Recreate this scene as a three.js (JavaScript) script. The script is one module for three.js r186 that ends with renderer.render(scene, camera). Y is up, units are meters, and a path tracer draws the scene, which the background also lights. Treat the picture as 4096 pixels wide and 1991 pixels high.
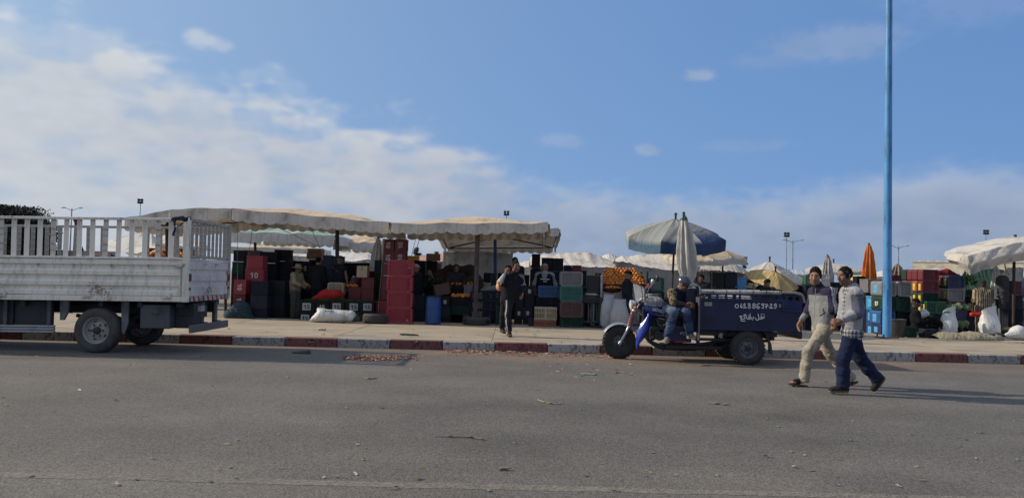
import * as THREE from 'three';
import { RoundedBoxGeometry } from 'three/addons/geometries/RoundedBoxGeometry.js';
import { mergeGeometries, toCreasedNormals } from 'three/addons/utils/BufferGeometryUtils.js';
import { FontLoader } from 'three/addons/loaders/FontLoader.js';
import { TextGeometry } from 'three/addons/geometries/TextGeometry.js';

// ---------------------------------------------------------------- camera, sky, sun, exposure
const W = 1024, H = 497, F = 3036, EYE = 1.42;
const scene = new THREE.Scene();
const camera = new THREE.PerspectiveCamera(2 * Math.atan(995.5 / F) * 180 / Math.PI, W / H, 0.1, 1500);
camera.position.set(0, EYE, 0);
camera.rotation.order = 'YXZ';
camera.rotation.set(Math.atan(114.5 / F), 0, 0.0247);
camera.updateMatrixWorld(true);
scene.add(camera);
const renderer = new THREE.WebGLRenderer({ antialias: true });
renderer.setSize(W, H);
renderer.toneMapping = THREE.LinearToneMapping;
renderer.toneMappingExposure = 1.0;
renderer.shadowMap.enabled = true;
const SUN_AZ = -80 * Math.PI / 180, SUN_EL = 31 * Math.PI / 180, SUN_I = 4.1;
const sunDir = new THREE.Vector3(Math.sin(SUN_AZ) * Math.cos(SUN_EL), Math.sin(SUN_EL), -Math.cos(SUN_AZ) * Math.cos(SUN_EL));
const sun = new THREE.DirectionalLight(new THREE.Color().setRGB(1, 0.86, 0.69), SUN_I);
sun.name = 'sun';
sun.target.position.set(0, 0, -16);
sun.position.copy(sun.target.position).addScaledVector(sunDir, 60);
sun.castShadow = true;
Object.assign(sun.shadow.camera, { left: -30, right: 30, top: 25, bottom: -25, near: 1, far: 140 });
sun.shadow.mapSize.set(4096, 4096);
scene.add(sun, sun.target);

// seeded randomness and noise
let seed = 12345;
const rnd = () => { seed = (seed + 0x6d2b79f5) | 0; let t = Math.imul(seed ^ (seed >>> 15), 1 | seed); t = (t + Math.imul(t ^ (t >>> 7), 61 | t)) ^ t; return ((t ^ (t >>> 14)) >>> 0) / 4294967296; };
const rr = (a, b) => a + (b - a) * rnd();
const hash3 = (x, y, z) => { let h = Math.imul(x, 374761393) + Math.imul(y, 668265263) + Math.imul(z, 2147483647 ^ 0x5bd1e995); h = Math.imul(h ^ (h >>> 13), 1274126177); return ((h ^ (h >>> 16)) >>> 0) / 4294967296; };
const sm = (t) => t * t * (3 - 2 * t), mix = (a, b, t) => a + (b - a) * t, clamp = (x, a = 0, b = 1) => Math.min(b, Math.max(a, x)), sstep = (a, b, x) => sm(clamp((x - a) / (b - a)));
function noise3(x, y, z, px = 0, py = 0) {                   // value noise 0..1, optional period in x and y
  const X = Math.floor(x), Y = Math.floor(y), Z = Math.floor(z), fx = sm(x - X), fy = sm(y - Y), fz = sm(z - Z);
  const wx = (i) => px ? ((i % px) + px) % px : i, wy = (i) => py ? ((i % py) + py) % py : i;
  const x0 = wx(X), x1 = wx(X + 1), y0 = wy(Y), y1 = wy(Y + 1);
  const a = mix(mix(hash3(x0, y0, Z), hash3(x1, y0, Z), fx), mix(hash3(x0, y1, Z), hash3(x1, y1, Z), fx), fy);
  if (fz === 0) return a;
  return mix(a, mix(mix(hash3(x0, y0, Z + 1), hash3(x1, y0, Z + 1), fx), mix(hash3(x0, y1, Z + 1), hash3(x1, y1, Z + 1), fx), fy), fz);
}
function fbm(x, y, z, oct = 4, p = 0, q = 0) { let s = 0, a = 0.5, n = 0; for (let i = 0; i < oct; i++) { s += a * noise3(x, y, z + i * 17, p, q); n += a; a *= 0.5; x *= 2; y *= 2; p *= 2; q *= 2; } return s / n; }

{ // the sky: clear air whitening toward the sun, a bank of cumulus that sinks from the sunward side, a low band all round
  const SW = 2048, SH = 1024, data = new Float32Array(SW * SH * 4);
  const tops = [[-180, 6.5], [-120, 9], [-75, 17], [-50, 17.5], [-34, 16.2], [-30, 16.2], [-26, 14.6], [-20, 12.6], [-14, 11.5], [-8, 11], [-3, 9.2], [1, 6.9], [6, 6.6], [14, 6.4], [20, 6.6], [24, 7.2], [30, 8.3], [34, 7.3], [50, 7.5], [110, 6.5], [180, 6.5]];
  const topAt = (d) => { for (let i = 1; i < tops.length; i++) if (d <= tops[i][0]) { const [a, b] = [tops[i - 1], tops[i]]; return mix(a[1], b[1], (d - a[0]) / (b[0] - a[0])); } return 6.5; };
  const puffs = [[-22.9, 15.8, 1.1, 0.6, 0.55], [-21.6, 15.5, 0.9, 0.4, 0.4], [-19.6, 13.5, 0.8, 0.6, 0.5], [-18, 14, 1.2, 0.7, 0.4], [-16.6, 13.2, 1.1, 0.6, 0.4], [-32.5, 18.1, 0.9, 0.5, 0.25], [-31.8, 17.3, 1, 0.4, 0.2], [13.7, 15, 1.0, 0.42, 0.4], [23, 16.5, 4.2, 1.1, 0.22], [19, 15.7, 3, 0.5, 0.1], [10, 9.7, 0.85, 0.4, 0.3], [3.4, 10.3, 1.6, 0.5, 0.2], [17, 9.9, 3, 0.4, 0.1], [33, 19, 6, 2.2, 0.12]];
  for (let j = 0; j < SH; j++) {
    const el = ((j + 0.5) / SH - 0.5) * 180, er = el * Math.PI / 180, sy = Math.sin(er), cy = Math.cos(er);
    for (let i = 0; i < SW; i++) {
      const phi = ((i + 0.5) / SW - 0.5) * 2 * Math.PI, x = Math.cos(phi) * cy, z = Math.sin(phi) * cy, az = Math.atan2(x, -z) * 180 / Math.PI;
      const o = (j * SW + i) * 4, cs = x * sunDir.x + sy * sunDir.y + z * sunDir.z, ang = Math.acos(clamp(cs, -1, 1)) * 180 / Math.PI;
      const e = Math.max(el, 0), hz = Math.exp(-e / 11), glow = Math.exp(-Math.max(0, ang - 8) / 31), top = sstep(5, 60, e);
      let r = mix(0.08, 0.04, top) + hz * 0.115, g = mix(0.22, 0.13, top) + hz * 0.135, b = mix(0.535, 0.4, top) + hz * 0.10;
      r += glow * 0.74; g += glow * 0.78; b += glow * 0.5;
      // clouds
      const lx = az * 0.16, ly = e * 0.34;
      const big = fbm(lx * 0.9 + 40, ly * 1.1, 3.3, 3), n = fbm(lx * 2.2 + 9, ly * 2.6, 7.7, 5), fine = fbm(lx * 7, ly * 9, 1.1, 4), bank = sstep(3, -9, az) * sstep(140, 100, -az), bil = 1 - Math.abs(2 * fbm(lx * 3.4 + 2, ly * 3.2, 5.5, 3) - 1), T = topAt(az) + mix(0.45, 1, bank) * ((n - 0.5) * 4.2 + (big - 0.5) * 2.4) + (bil - 0.72) * mix(1.3, 2.6, bank) + (fine - 0.5) * 1.1 - 0.2;
      let c = sstep(-0.9, 2.1, T - e) * (0.8 + 0.2 * sstep(0.3, 0.6, n + 0.12));
      c *= mix(0.72, mix(0.75, 0.98, sstep(0.32, 0.62, n)), bank);
      if (e < 2) c *= mix(0.85, 1, e / 2);
      for (const [pa, pe, sa, se, amp] of puffs) { const q = ((az - pa) / sa) ** 2 + ((el - pe) / se) ** 2; if (q < 9) c = Math.max(c, amp * sstep(0.2, 0.7, Math.exp(-q * 0.7) * (0.1 + 0.9 * fine + 0.75 * fbm(lx * 15, ly * 19, 4.4, 3)))); }
      const gap = sstep(0.47, 0.36, fbm(lx * 1.6 + 3, ly * 2.4 + 5, 9.2, 4)) * sstep(7, 1, T - e) * bank; c *= 1 - 0.6 * gap;
      const lit = clamp(0.2 + sstep(4, -0.6, T - e) * 0.46 + (n - 0.48) * 0.8 * (0.45 + 0.55 * sstep(9, 2, T - e)) + (fine - 0.5) * 0.3 + (bil - 0.75) * 0.5 * sstep(6, 1, T - e) - 0.1 * (1 - bank) + (1 - bank) * 0.3 * sstep(1.5, 0, T - e) * sstep(0.4, 0.6, n) + 0.55 * Math.exp(-(((az - 29) / 3.6) ** 2)) * sstep(2.4, 0.4, T - e)), lg = clamp(glow * 1.1 + 0.04 + bank * 0.14, 0, 0.55);
      let cr = mix(0.225, 0.47, lit) + lg * 0.62, cg = mix(0.275, 0.505, lit) + lg * 0.59, cb = mix(0.385, 0.58, lit) + lg * 0.47;
      c = clamp(c * 0.97);
      { const wide = Math.max(sstep(40, 80, Math.abs(az)) * sstep(6, 20, e), sstep(24, 44, e)), hn = fbm(x * 3.1 + 11, z * 3.1 + 5, sy * 2.2, 5), addedCloud = wide * sstep(0.36, 0.6, hn) * 0.9, hl = 0.6 + 0.3 * (hn - 0.5); r = mix(r, hl * 1.0, addedCloud); g = mix(g, hl * 1.0, addedCloud); b = mix(b, hl * 1.02, addedCloud); }  // unseen cloud cover added outside the view to brighten shaded faces
      r = mix(r, cr, c); g = mix(g, cg, c); b = mix(b, cb, c);
      if (el < 0) { const k = sstep(0, -6, el); r = mix(r, 0.2, k); g = mix(g, 0.19, k); b = mix(b, 0.17, k); }
      data[o] = r; data[o + 1] = g; data[o + 2] = b; data[o + 3] = 1;
    }
  }
  const t = new THREE.DataTexture(data, SW, SH, THREE.RGBAFormat, THREE.FloatType);
  t.mapping = THREE.EquirectangularReflectionMapping; t.magFilter = t.minFilter = THREE.LinearFilter; t.wrapS = THREE.RepeatWrapping; t.needsUpdate = true;
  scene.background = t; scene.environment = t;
}

// ---------------------------------------------------------------- helpers
const V = (x, y, z) => new THREE.Vector3(x, y, z);
const camM = new THREE.Matrix4().extractRotation(camera.matrixWorld);
function at(u, v, d) { const p = V((u - 2048) / F, (995.5 - v) / F, -1).applyMatrix4(camM); return p.multiplyScalar(d / -p.z).add(V(0, EYE, 0)); }
const names = new Map();
function numbered(n) { const k = names.get(n) || 0; names.set(n, k + 1); return k ? n + '_' + String(k).padStart(3, '0') : n; }
function meta(o, label, category, group) { if (label) o.userData.label = label; if (category) o.userData.category = category; if (group) o.userData.group = group; return o; }
function thing(name, label, category, pos, group, turn = 0) { const g = new THREE.Group(); g.name = numbered(name); scene.add(g); if (pos) g.position.copy(pos); g.rotation.y = turn; return meta(g, label, category, group); }
function part(name, geo, mat, parent, label) { const o = new THREE.Mesh(Array.isArray(geo) ? mrg(geo) : geo, mat); o.name = name; o.castShadow = o.receiveShadow = true; parent.add(o); if (label) o.userData.label = label; return o; }
function solo(name, geo, mat, label, category, group, pos) { const o = part(numbered(name), geo, mat, scene); if (pos) o.position.copy(pos); return meta(o, label, category, group); }
function mrg(list) {
  const c = list.map((g) => { const q = g.index ? g.toNonIndexed() : g.clone(); for (const k of Object.keys(q.attributes)) if (!['position', 'normal', 'uv'].includes(k)) q.deleteAttribute(k); if (!q.attributes.normal) q.computeVertexNormals(); if (!q.attributes.uv) q.setAttribute('uv', new THREE.BufferAttribute(new Float32Array(q.attributes.position.count * 2), 2)); q.morphAttributes = {}; q.clearGroups(); return q; });
  return buv(c.length > 1 ? mergeGeometries(c) : c[0]);
}
function buv(g) {                                          // uv in metres, one of three projections per triangle
  const q = g.index ? g.toNonIndexed() : g, p = q.attributes.position, uv = new Float32Array(p.count * 2), a = V(), b = V(), c = V();
  for (let i = 0; i < p.count; i += 3) {
    a.fromBufferAttribute(p, i); b.fromBufferAttribute(p, i + 1).sub(a); c.fromBufferAttribute(p, i + 2).sub(a); b.cross(c);
    const X = Math.abs(b.x), Y = Math.abs(b.y), Z = Math.abs(b.z);
    for (let k = 0; k < 3; k++) { const x = p.getX(i + k), y = p.getY(i + k), z = p.getZ(i + k), o = (i + k) * 2; if (X >= Y && X >= Z) { uv[o] = z; uv[o + 1] = y; } else if (Y >= Z) { uv[o] = x; uv[o + 1] = z; } else { uv[o] = x; uv[o + 1] = y; } }
  }
  q.setAttribute('uv', new THREE.BufferAttribute(uv, 2));
  return q;
}
const M4 = new THREE.Matrix4(), E3 = new THREE.Euler(), Q4 = new THREE.Quaternion();
function tr(g, x, y, z, rx = 0, ry = 0, rz = 0) { return g.applyMatrix4(new THREE.Matrix4().compose(V(x, y, z), new THREE.Quaternion().setFromEuler(new THREE.Euler(rx, ry, rz)), V(1, 1, 1))); }
const box = (w, h, d, x = 0, y = 0, z = 0, rx = 0, ry = 0, rz = 0) => tr(new THREE.BoxGeometry(w, h, d), x, y, z, rx, ry, rz);
const rbx = (w, h, d, r, x = 0, y = 0, z = 0, rx = 0, ry = 0, rz = 0) => tr(new RoundedBoxGeometry(w, h, d, 2, Math.min(r, w / 2.01, h / 2.01, d / 2.01)), x, y, z, rx, ry, rz);
const cyl = (r0, r1, h, n, x = 0, y = 0, z = 0, rx = 0, ry = 0, rz = 0) => tr(new THREE.CylinderGeometry(r0, r1, h, n), x, y, z, rx, ry, rz);
const sph = (r, x, y, z, sx = 1, sy = 1, sz = 1, n = 12) => new THREE.SphereGeometry(r, n, Math.max(6, n * 0.7 | 0)).applyMatrix4(new THREE.Matrix4().makeScale(sx, sy, sz)).translate(x, y, z);
function bar(a, b, r, n = 8, r2 = r) { const d = b.clone().sub(a), l = d.length(), g = new THREE.CylinderGeometry(r2, r, l, n); return g.applyMatrix4(new THREE.Matrix4().compose(a.clone().addScaledVector(d, 0.5), new THREE.Quaternion().setFromUnitVectors(V(0, 1, 0), d.normalize()), V(1, 1, 1))); }
const tube = (pts, r, n = 8, seg = 0, closed = false) => new THREE.TubeGeometry(new THREE.CatmullRomCurve3(pts, closed), seg || pts.length * 6, r, n, closed);
function lathe(pts, n = 24) { return new THREE.LatheGeometry(pts.map(([r, y]) => new THREE.Vector2(Math.max(r, 1e-4), y)), n); }
function extr(pts, depth, bevel = 0, holes) { const s = new THREE.Shape(pts.map(([x, y]) => new THREE.Vector2(x, y))); if (holes) for (const h of holes) s.holes.push(new THREE.Path(h.map(([x, y]) => new THREE.Vector2(x, y)))); return new THREE.ExtrudeGeometry(s, { depth, bevelEnabled: bevel > 0, bevelSize: bevel, bevelThickness: bevel, bevelSegments: 2, steps: 1 }); }
function rrect(w, h, r, n = 4, cx = 0, cy = 0) { const o = []; for (const [sx, sy, a0] of [[1, 1, 0], [-1, 1, 90], [-1, -1, 180], [1, -1, 270]]) for (let i = 0; i <= n; i++) { const a = (a0 + 90 * i / n) * Math.PI / 180; o.push([cx + sx * (w / 2 - r) + Math.cos(a) * r, cy + sy * (h / 2 - r) + Math.sin(a) * r]); } return o; }
function surf(f, nu, nv, wrapU = false) {                     // a parametric sheet f(u, v) -> Vector3, uv in metres along it
  const P = [], U = [], I = [];
  for (let j = 0; j <= nv; j++) for (let i = 0; i <= nu; i++) { const p = f(i / nu, j / nv); P.push(p.x, p.y, p.z); U.push(p.x * 0.8 + p.z * 0.6, p.y + p.z * 0.8); }
  for (let j = 0; j < nv; j++) for (let i = 0; i < nu; i++) { const a = j * (nu + 1) + i, b = a + 1, c = a + nu + 1, d = c + 1; I.push(a, b, d, a, d, c); }
  const g = new THREE.BufferGeometry(); g.setAttribute('position', new THREE.Float32BufferAttribute(P, 3)); g.setAttribute('uv', new THREE.Float32BufferAttribute(U, 2)); g.setIndex(I); g.computeVertexNormals(); return g;
}
const font = await new FontLoader().loadAsync('fonts/droid/droid_sans_bold.typeface.json');
function text(s, size, depth = 0.003) { const g = new TextGeometry(s, { font, size, depth, curveSegments: 3, bevelEnabled: false }); g.computeBoundingBox(); const b = g.boundingBox; g.translate(-(b.min.x + b.max.x) / 2, -(b.min.y + b.max.y) / 2, 0); return g; }
function strokes(lines, w, depth = 0.002) {                    // brush lettering: round-ended ribbons, flat on the xy plane
  const g = []; let c = 0; const up = () => (c++ % 40) * 0.00012;
  lines.forEach((l, k) => {
    let p = l; if (l.length > 2) { const c = new THREE.CatmullRomCurve3(l.map(([x, y]) => V(x, y, 0)), false, 'catmullrom', 0.5); p = c.getPoints(l.length * 4).map((q) => [q.x, q.y]); }
    for (let i = 0; i + 1 < p.length; i++) { const [ax, ay] = p[i], [bx, by] = p[i + 1], L = Math.hypot(bx - ax, by - ay) || 1e-4; g.push(tr(new THREE.BoxGeometry(L, w, depth), (ax + bx) / 2, (ay + by) / 2, up(), 0, 0, Math.atan2(by - ay, bx - ax))); }
    for (let i = 0; i < p.length; i++) g.push(tr(new THREE.CylinderGeometry(w / 2, w / 2, depth, 10), p[i][0], p[i][1], up(), Math.PI / 2));
  });
  return mrg(g);
}

// ---------------------------------------------------------------- textures and materials (linear multipliers round the base colour)
function tex(n, f, scale = 1, comps = 1) {
  const d = new Uint8Array(n * n * 4);
  for (let j = 0; j < n; j++) for (let i = 0; i < n; i++) { const q = f(i / n, j / n), o = (j * n + i) * 4; if (comps === 1) d[o] = d[o + 1] = d[o + 2] = clamp(q) * 255; else { d[o] = clamp(q[0]) * 255; d[o + 1] = clamp(q[1]) * 255; d[o + 2] = clamp(q[2]) * 255; } d[o + 3] = 255; }
  const t = new THREE.DataTexture(d, n, n); t.wrapS = t.wrapT = THREE.RepeatWrapping; t.magFilter = THREE.LinearFilter; t.minFilter = THREE.LinearMipmapLinearFilter; t.generateMipmaps = true; t.repeat.set(scale, scale); t.needsUpdate = true; return t;
}
const rep = (t, s, s2 = s) => { const c = t.clone(); c.repeat.set(s, s2); c.needsUpdate = true; return c; };
const T = {};
T.grime = tex(512, (u, v) => { const a = fbm(u * 4, v * 4, 1, 6, 4, 4), b = fbm(u * 24, v * 10, 5, 3, 24, 10); return 0.9 - 0.45 * sstep(0.5, 0.85, a) - 0.22 * sstep(0.55, 0.8, b) + (hash3(u * 512 | 0, v * 512 | 0, 3) - 0.5) * 0.05; });
T.cloth = tex(512, (u, v) => { const a = fbm(u * 3, v * 3, 2, 5, 3, 3), b = fbm(u * 40, v * 40, 9, 2, 40, 40), s = fbm(u * 18, v * 2, 4, 3, 18, 2); return 0.95 - 0.3 * sstep(0.5, 0.8, a) - 0.16 * sstep(0.55, 0.85, s) - 0.1 * b; });
T.fold = tex(512, (u, v) => { const w = fbm(u * 3, v * 3, 8, 3, 3, 3); return Math.pow(1 - Math.abs(Math.sin((fbm(u * 4 + w * 2, v * 3, 3, 3) * 9))), 1) * 0.5 + 0.5 * fbm(u * 6, v * 6, 12, 4, 6, 6); });
T.asphalt = tex(2048, (u, v) => { const x = u * 2048 | 0, y = v * 2048 | 0; const st = noise3(u * 420, v * 420, 1, 420, 420), s2 = noise3(u * 190, v * 190, 6, 190, 190), big = fbm(u * 6, v * 6, 4, 4, 6, 6); return 0.6 + (st - 0.5) * 0.5 + (s2 - 0.5) * 0.2 + (hash3(x, y, 9) - 0.5) * 0.22 + (big - 0.5) * 0.26; }, 0.25);
T.conc = tex(1024, (u, v) => { const a = fbm(u * 5, v * 5, 1, 6, 5, 5), s = fbm(u * 3, v * 26, 8, 4, 3, 26), c = noise3(u * 200, v * 200, 2, 200, 200); return 0.86 + (a - 0.5) * 0.5 - 0.22 * sstep(0.52, 0.8, s) + (c - 0.5) * 0.16 + (hash3(u * 1024 | 0, v * 1024 | 0, 5) - 0.5) * 0.1; }, 0.3);
T.rust = tex(1024, (u, v) => { const a = fbm(u * 5, v * 5, 3, 6, 5, 5), b = fbm(u * 40, v * 9, 6, 4, 40, 9), m = fbm(u * 70, v * 70, 2, 3, 70, 70); const r = Math.max(sstep(0.74, 0.79, a + (m - 0.5) * 0.4) * 0.8, sstep(0.74, 0.8, m) * 0.5), d = 0.97 - 0.2 * sstep(0.45, 0.8, b) - 0.12 * sstep(0.4, 0.8, a); return [mix(d, 0.30, r), mix(d * 0.985, 0.19, r), mix(d * 0.95, 0.12, r)]; }, 0.55, 3);
const mcache = new Map();
function mt(rgb, rough = 0.7, o = {}) {
  const key = JSON.stringify([rgb, rough, o.metal, o.map && o.map.uuid, o.bump && o.bump.uuid, o.bs, o.trans, o.coat, o.vc, o.side, o.bare]);
  if (mcache.has(key)) return mcache.get(key);
  const m = new (o.trans || o.coat ? THREE.MeshPhysicalMaterial : THREE.MeshStandardMaterial)({ roughness: rough, metalness: o.metal || 0, side: THREE.DoubleSide });
  m.color.setRGB(...rgb);
  if (!o.bare) m.map = o.map || T.grime;
  if (o.bump) { m.bumpMap = o.bump; m.bumpScale = o.bs || 0.01; }
  if (o.trans) { m.transmission = o.trans; m.thickness = 0; }
  if (o.coat) { m.clearcoat = o.coat; m.clearcoatRoughness = 0.15; }
  if (o.vc) m.vertexColors = true;
  mcache.set(key, m); return m;
}
const plas = (r, g, b, rough = 0.5) => mt([r, g, b], rough);
const metal = (r, g, b, rough = 0.4, mm = 0.9) => mt([r, g, b], rough, { metal: mm });
const cloth = (r, g, b, tr_ = 0) => mt([r, g, b], 0.95, { map: T.cloth, bump: rep(T.fold, 0.9), bs: 0.012, trans: tr_ });
const RUB = mt([0.022, 0.022, 0.023], 0.8), RUBD = mt([0.07, 0.063, 0.055], 0.9), BLK = plas(0.014, 0.014, 0.016, 0.5), IRON = mt([0.035, 0.03, 0.028], 0.65), CHROME = metal(0.75, 0.76, 0.78, 0.22), STEEL = metal(0.5, 0.5, 0.52, 0.38, 0.85);
const WHITE = mt([0.72, 0.72, 0.7], 0.6, { bare: true });

// ---------------------------------------------------------------- the ground: road, kerb, pavement, market ground
const G = 0.17, KD = 14.6, PD = 20.2, MG = 0.05;                        // pavement height, kerb line, back of the pavement
function struct(name, geo, mat) { const o = solo(name, geo, mat); o.userData.kind = 'structure'; return o; }
{
  const x0 = -40, x1 = 40, z0 = -KD + 0.001, z1 = 8, nx = 320, nz = 100, P = [], U = [], C = [], I = [];
  for (let j = 0; j <= nz; j++) for (let i = 0; i <= nx; i++) {
    const x = mix(x0, x1, i / nx), z = mix(z0, z1, j / nz), d = -z; P.push(x, 0, z); U.push(x, z);
    const n = fbm(x * 0.35, z * 0.8, 2, 4), m = fbm(x * 1.3, z * 2.5, 9, 3);
    let k = 0.92 + (n - 0.5) * 0.35 + (m - 0.5) * 0.12;
    const dust = clamp(sstep(11.8, 14.4, d) * (0.35 + 0.9 * sstep(0.35, 0.65, n)) * (0.45 + 0.55 * sstep(-3, 1, x)) + sstep(14.05, 14.5, d + (m - 0.5) * 0.5) * 0.75);
    k *= 1 - 0.16 * sstep(0.62, 0.72, fbm(x * 0.7 + 20, z * 1.1, 6, 4));
    const tracks = 0.08 * (Math.exp(-(((d - 8.4) / 0.45) ** 2)) + Math.exp(-(((d - 6.7) / 0.4) ** 2)));
    k -= tracks;
    C.push(mix(0.143 * k, 0.2, dust * 0.75), mix(0.133 * k, 0.138, dust * 0.75), mix(0.119 * k, 0.09, dust * 0.75));
  }
  for (let j = 0; j < nz; j++) for (let i = 0; i < nx; i++) { const a = j * (nx + 1) + i, b = a + nx + 1; I.push(a, b, b + 1, a, b + 1, a + 1); }
  const g = new THREE.BufferGeometry(); g.setAttribute('position', new THREE.Float32BufferAttribute(P, 3)); g.setAttribute('uv', new THREE.Float32BufferAttribute(U, 2)); g.setAttribute('color', new THREE.Float32BufferAttribute(C, 3)); g.setIndex(I); g.computeVertexNormals();
  const m = mt([1.55, 1.55, 1.55], 0.9, { map: T.asphalt, bump: T.asphalt, bs: 0.006, vc: true });
  struct('road', g, m);
  // the worn edge line, a faint continuous band of fading paint
  struct('road_marking', surf((u, v) => V(mix(-16, 16, u), 0.0016, -5.2 - (v - 0.5) * (0.13 + 0.05 * (noise3(u * 90, v > 0.5 ? 1 : 7, 2) - 0.5)) - 0.0), 200, 1), mt([0.275, 0.25, 0.212], 0.9, { map: T.asphalt, bump: T.asphalt, bs: 0.006 }));
}
const kerb = new THREE.Group(); kerb.name = 'kerb'; kerb.userData.kind = 'structure'; scene.add(kerb);
{
  const L = at(1136 + 211, 1390, KD).x - at(1136, 1390, KD).x, xs = at(1136, 1385, KD).x;
  const wear = tex(512, (u, v) => { const a = fbm(u * 5, v * 3, 7, 5, 5, 3), b = fbm(u * 30, v * 20, 3, 3, 30, 20); return 1 - 0.72 * sstep(0.6, 0.74, a * 0.6 + 0.2 + (b - 0.5) * 0.9) * 0.5 - 0.2 * sstep(0.4, 0.8, b); });
  const red = [mt([0.17, 0.065, 0.06], 0.85, { map: wear }), mt([0.15, 0.06, 0.055], 0.85, { map: rep(wear, 0.83) })], wht = [mt([0.33, 0.325, 0.31], 0.85, { map: wear }), mt([0.29, 0.285, 0.275], 0.85, { map: rep(wear, 1.3) }), mt([0.36, 0.35, 0.33], 0.85, { map: rep(wear, 0.9) })];
  for (let k = -26; k < 24; k++) {
    const g = mrg([rbx(L - 0.012, 0.3, 0.2, 0.022, 0, 0, 0)]), s = part('kerb_stone', g, k % 2 === 0 ? red[Math.abs(k >> 1) % 2] : wht[Math.abs(k) % 3], kerb);
    s.position.set(xs + (k + 0.5) * L, G - 0.15 + rr(-0.006, 0.006), -KD - 0.1 + rr(-0.008, 0.008)); s.rotation.z = rr(-0.004, 0.004);
  }
  const pav = new THREE.Group(); pav.name = 'pavement'; pav.userData.kind = 'structure'; scene.add(pav);
  const cm = [mt([0.40, 0.335, 0.245], 0.92, { map: T.conc, bump: T.conc, bs: 0.006 }), mt([0.385, 0.325, 0.24], 0.92, { map: rep(T.conc, 0.27), bump: T.conc, bs: 0.006 }), mt([0.41, 0.34, 0.247], 0.92, { map: rep(T.conc, 0.34), bump: T.conc, bs: 0.006 })];
  for (let k = -11; k < 12; k++) for (let r = 0; r < 2; r++) {
    const w = 3.1, dep = (PD - KD - 0.2) / 2, s = part('paving_slab', mrg([rbx(w - 0.006, 0.2, dep - 0.006, 0.008)]), cm[(k * 2 + r + 60) % 3], pav);
    s.position.set(k * w + 1.2, G - 0.1 + rr(-0.003, 0.003), -KD - 0.2 - dep * (r + 0.5)); s.rotation.z = rr(-0.0008, 0.0008);
  }
  struct('pavement_bed', box(80, 0.1, PD - KD - 0.25, 0, G - 0.08, -(PD + KD) / 2), mt([0.1, 0.085, 0.07], 1));
  const g = surf((u, v) => V(mix(-500, 500, u), MG, -PD - 0.002 - v * v * 900), 60, 60);
  struct('market_ground', g, mt([0.28, 0.235, 0.175], 0.95, { map: T.conc, bump: T.conc, bs: 0.01 }));
  const back = struct('pavement_edge', mrg([rbx(80, 0.06, 0.16, 0.012, 0, G - 0.018, -PD - 0.04)]), mt([0.36, 0.32, 0.27], 0.9, { map: T.conc }));
}

// ---------------------------------------------------------------- crates
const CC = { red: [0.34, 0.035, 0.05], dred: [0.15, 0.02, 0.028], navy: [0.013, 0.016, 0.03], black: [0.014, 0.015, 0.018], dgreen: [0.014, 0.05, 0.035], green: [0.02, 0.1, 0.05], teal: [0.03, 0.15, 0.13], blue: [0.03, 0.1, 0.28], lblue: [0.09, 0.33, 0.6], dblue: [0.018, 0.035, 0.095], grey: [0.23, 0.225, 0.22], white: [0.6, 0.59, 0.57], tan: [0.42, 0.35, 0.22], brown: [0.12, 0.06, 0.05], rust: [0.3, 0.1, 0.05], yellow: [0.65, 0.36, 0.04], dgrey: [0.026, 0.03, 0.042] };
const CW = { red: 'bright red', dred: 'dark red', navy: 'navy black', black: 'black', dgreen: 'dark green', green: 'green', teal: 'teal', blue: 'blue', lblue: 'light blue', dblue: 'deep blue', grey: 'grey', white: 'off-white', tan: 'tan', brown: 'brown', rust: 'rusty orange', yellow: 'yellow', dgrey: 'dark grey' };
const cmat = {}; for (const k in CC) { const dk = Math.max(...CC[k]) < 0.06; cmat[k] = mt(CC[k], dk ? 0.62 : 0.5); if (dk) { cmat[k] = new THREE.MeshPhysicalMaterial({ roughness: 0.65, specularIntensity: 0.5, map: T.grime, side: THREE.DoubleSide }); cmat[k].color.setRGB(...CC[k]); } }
const gcache = new Map();
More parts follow.
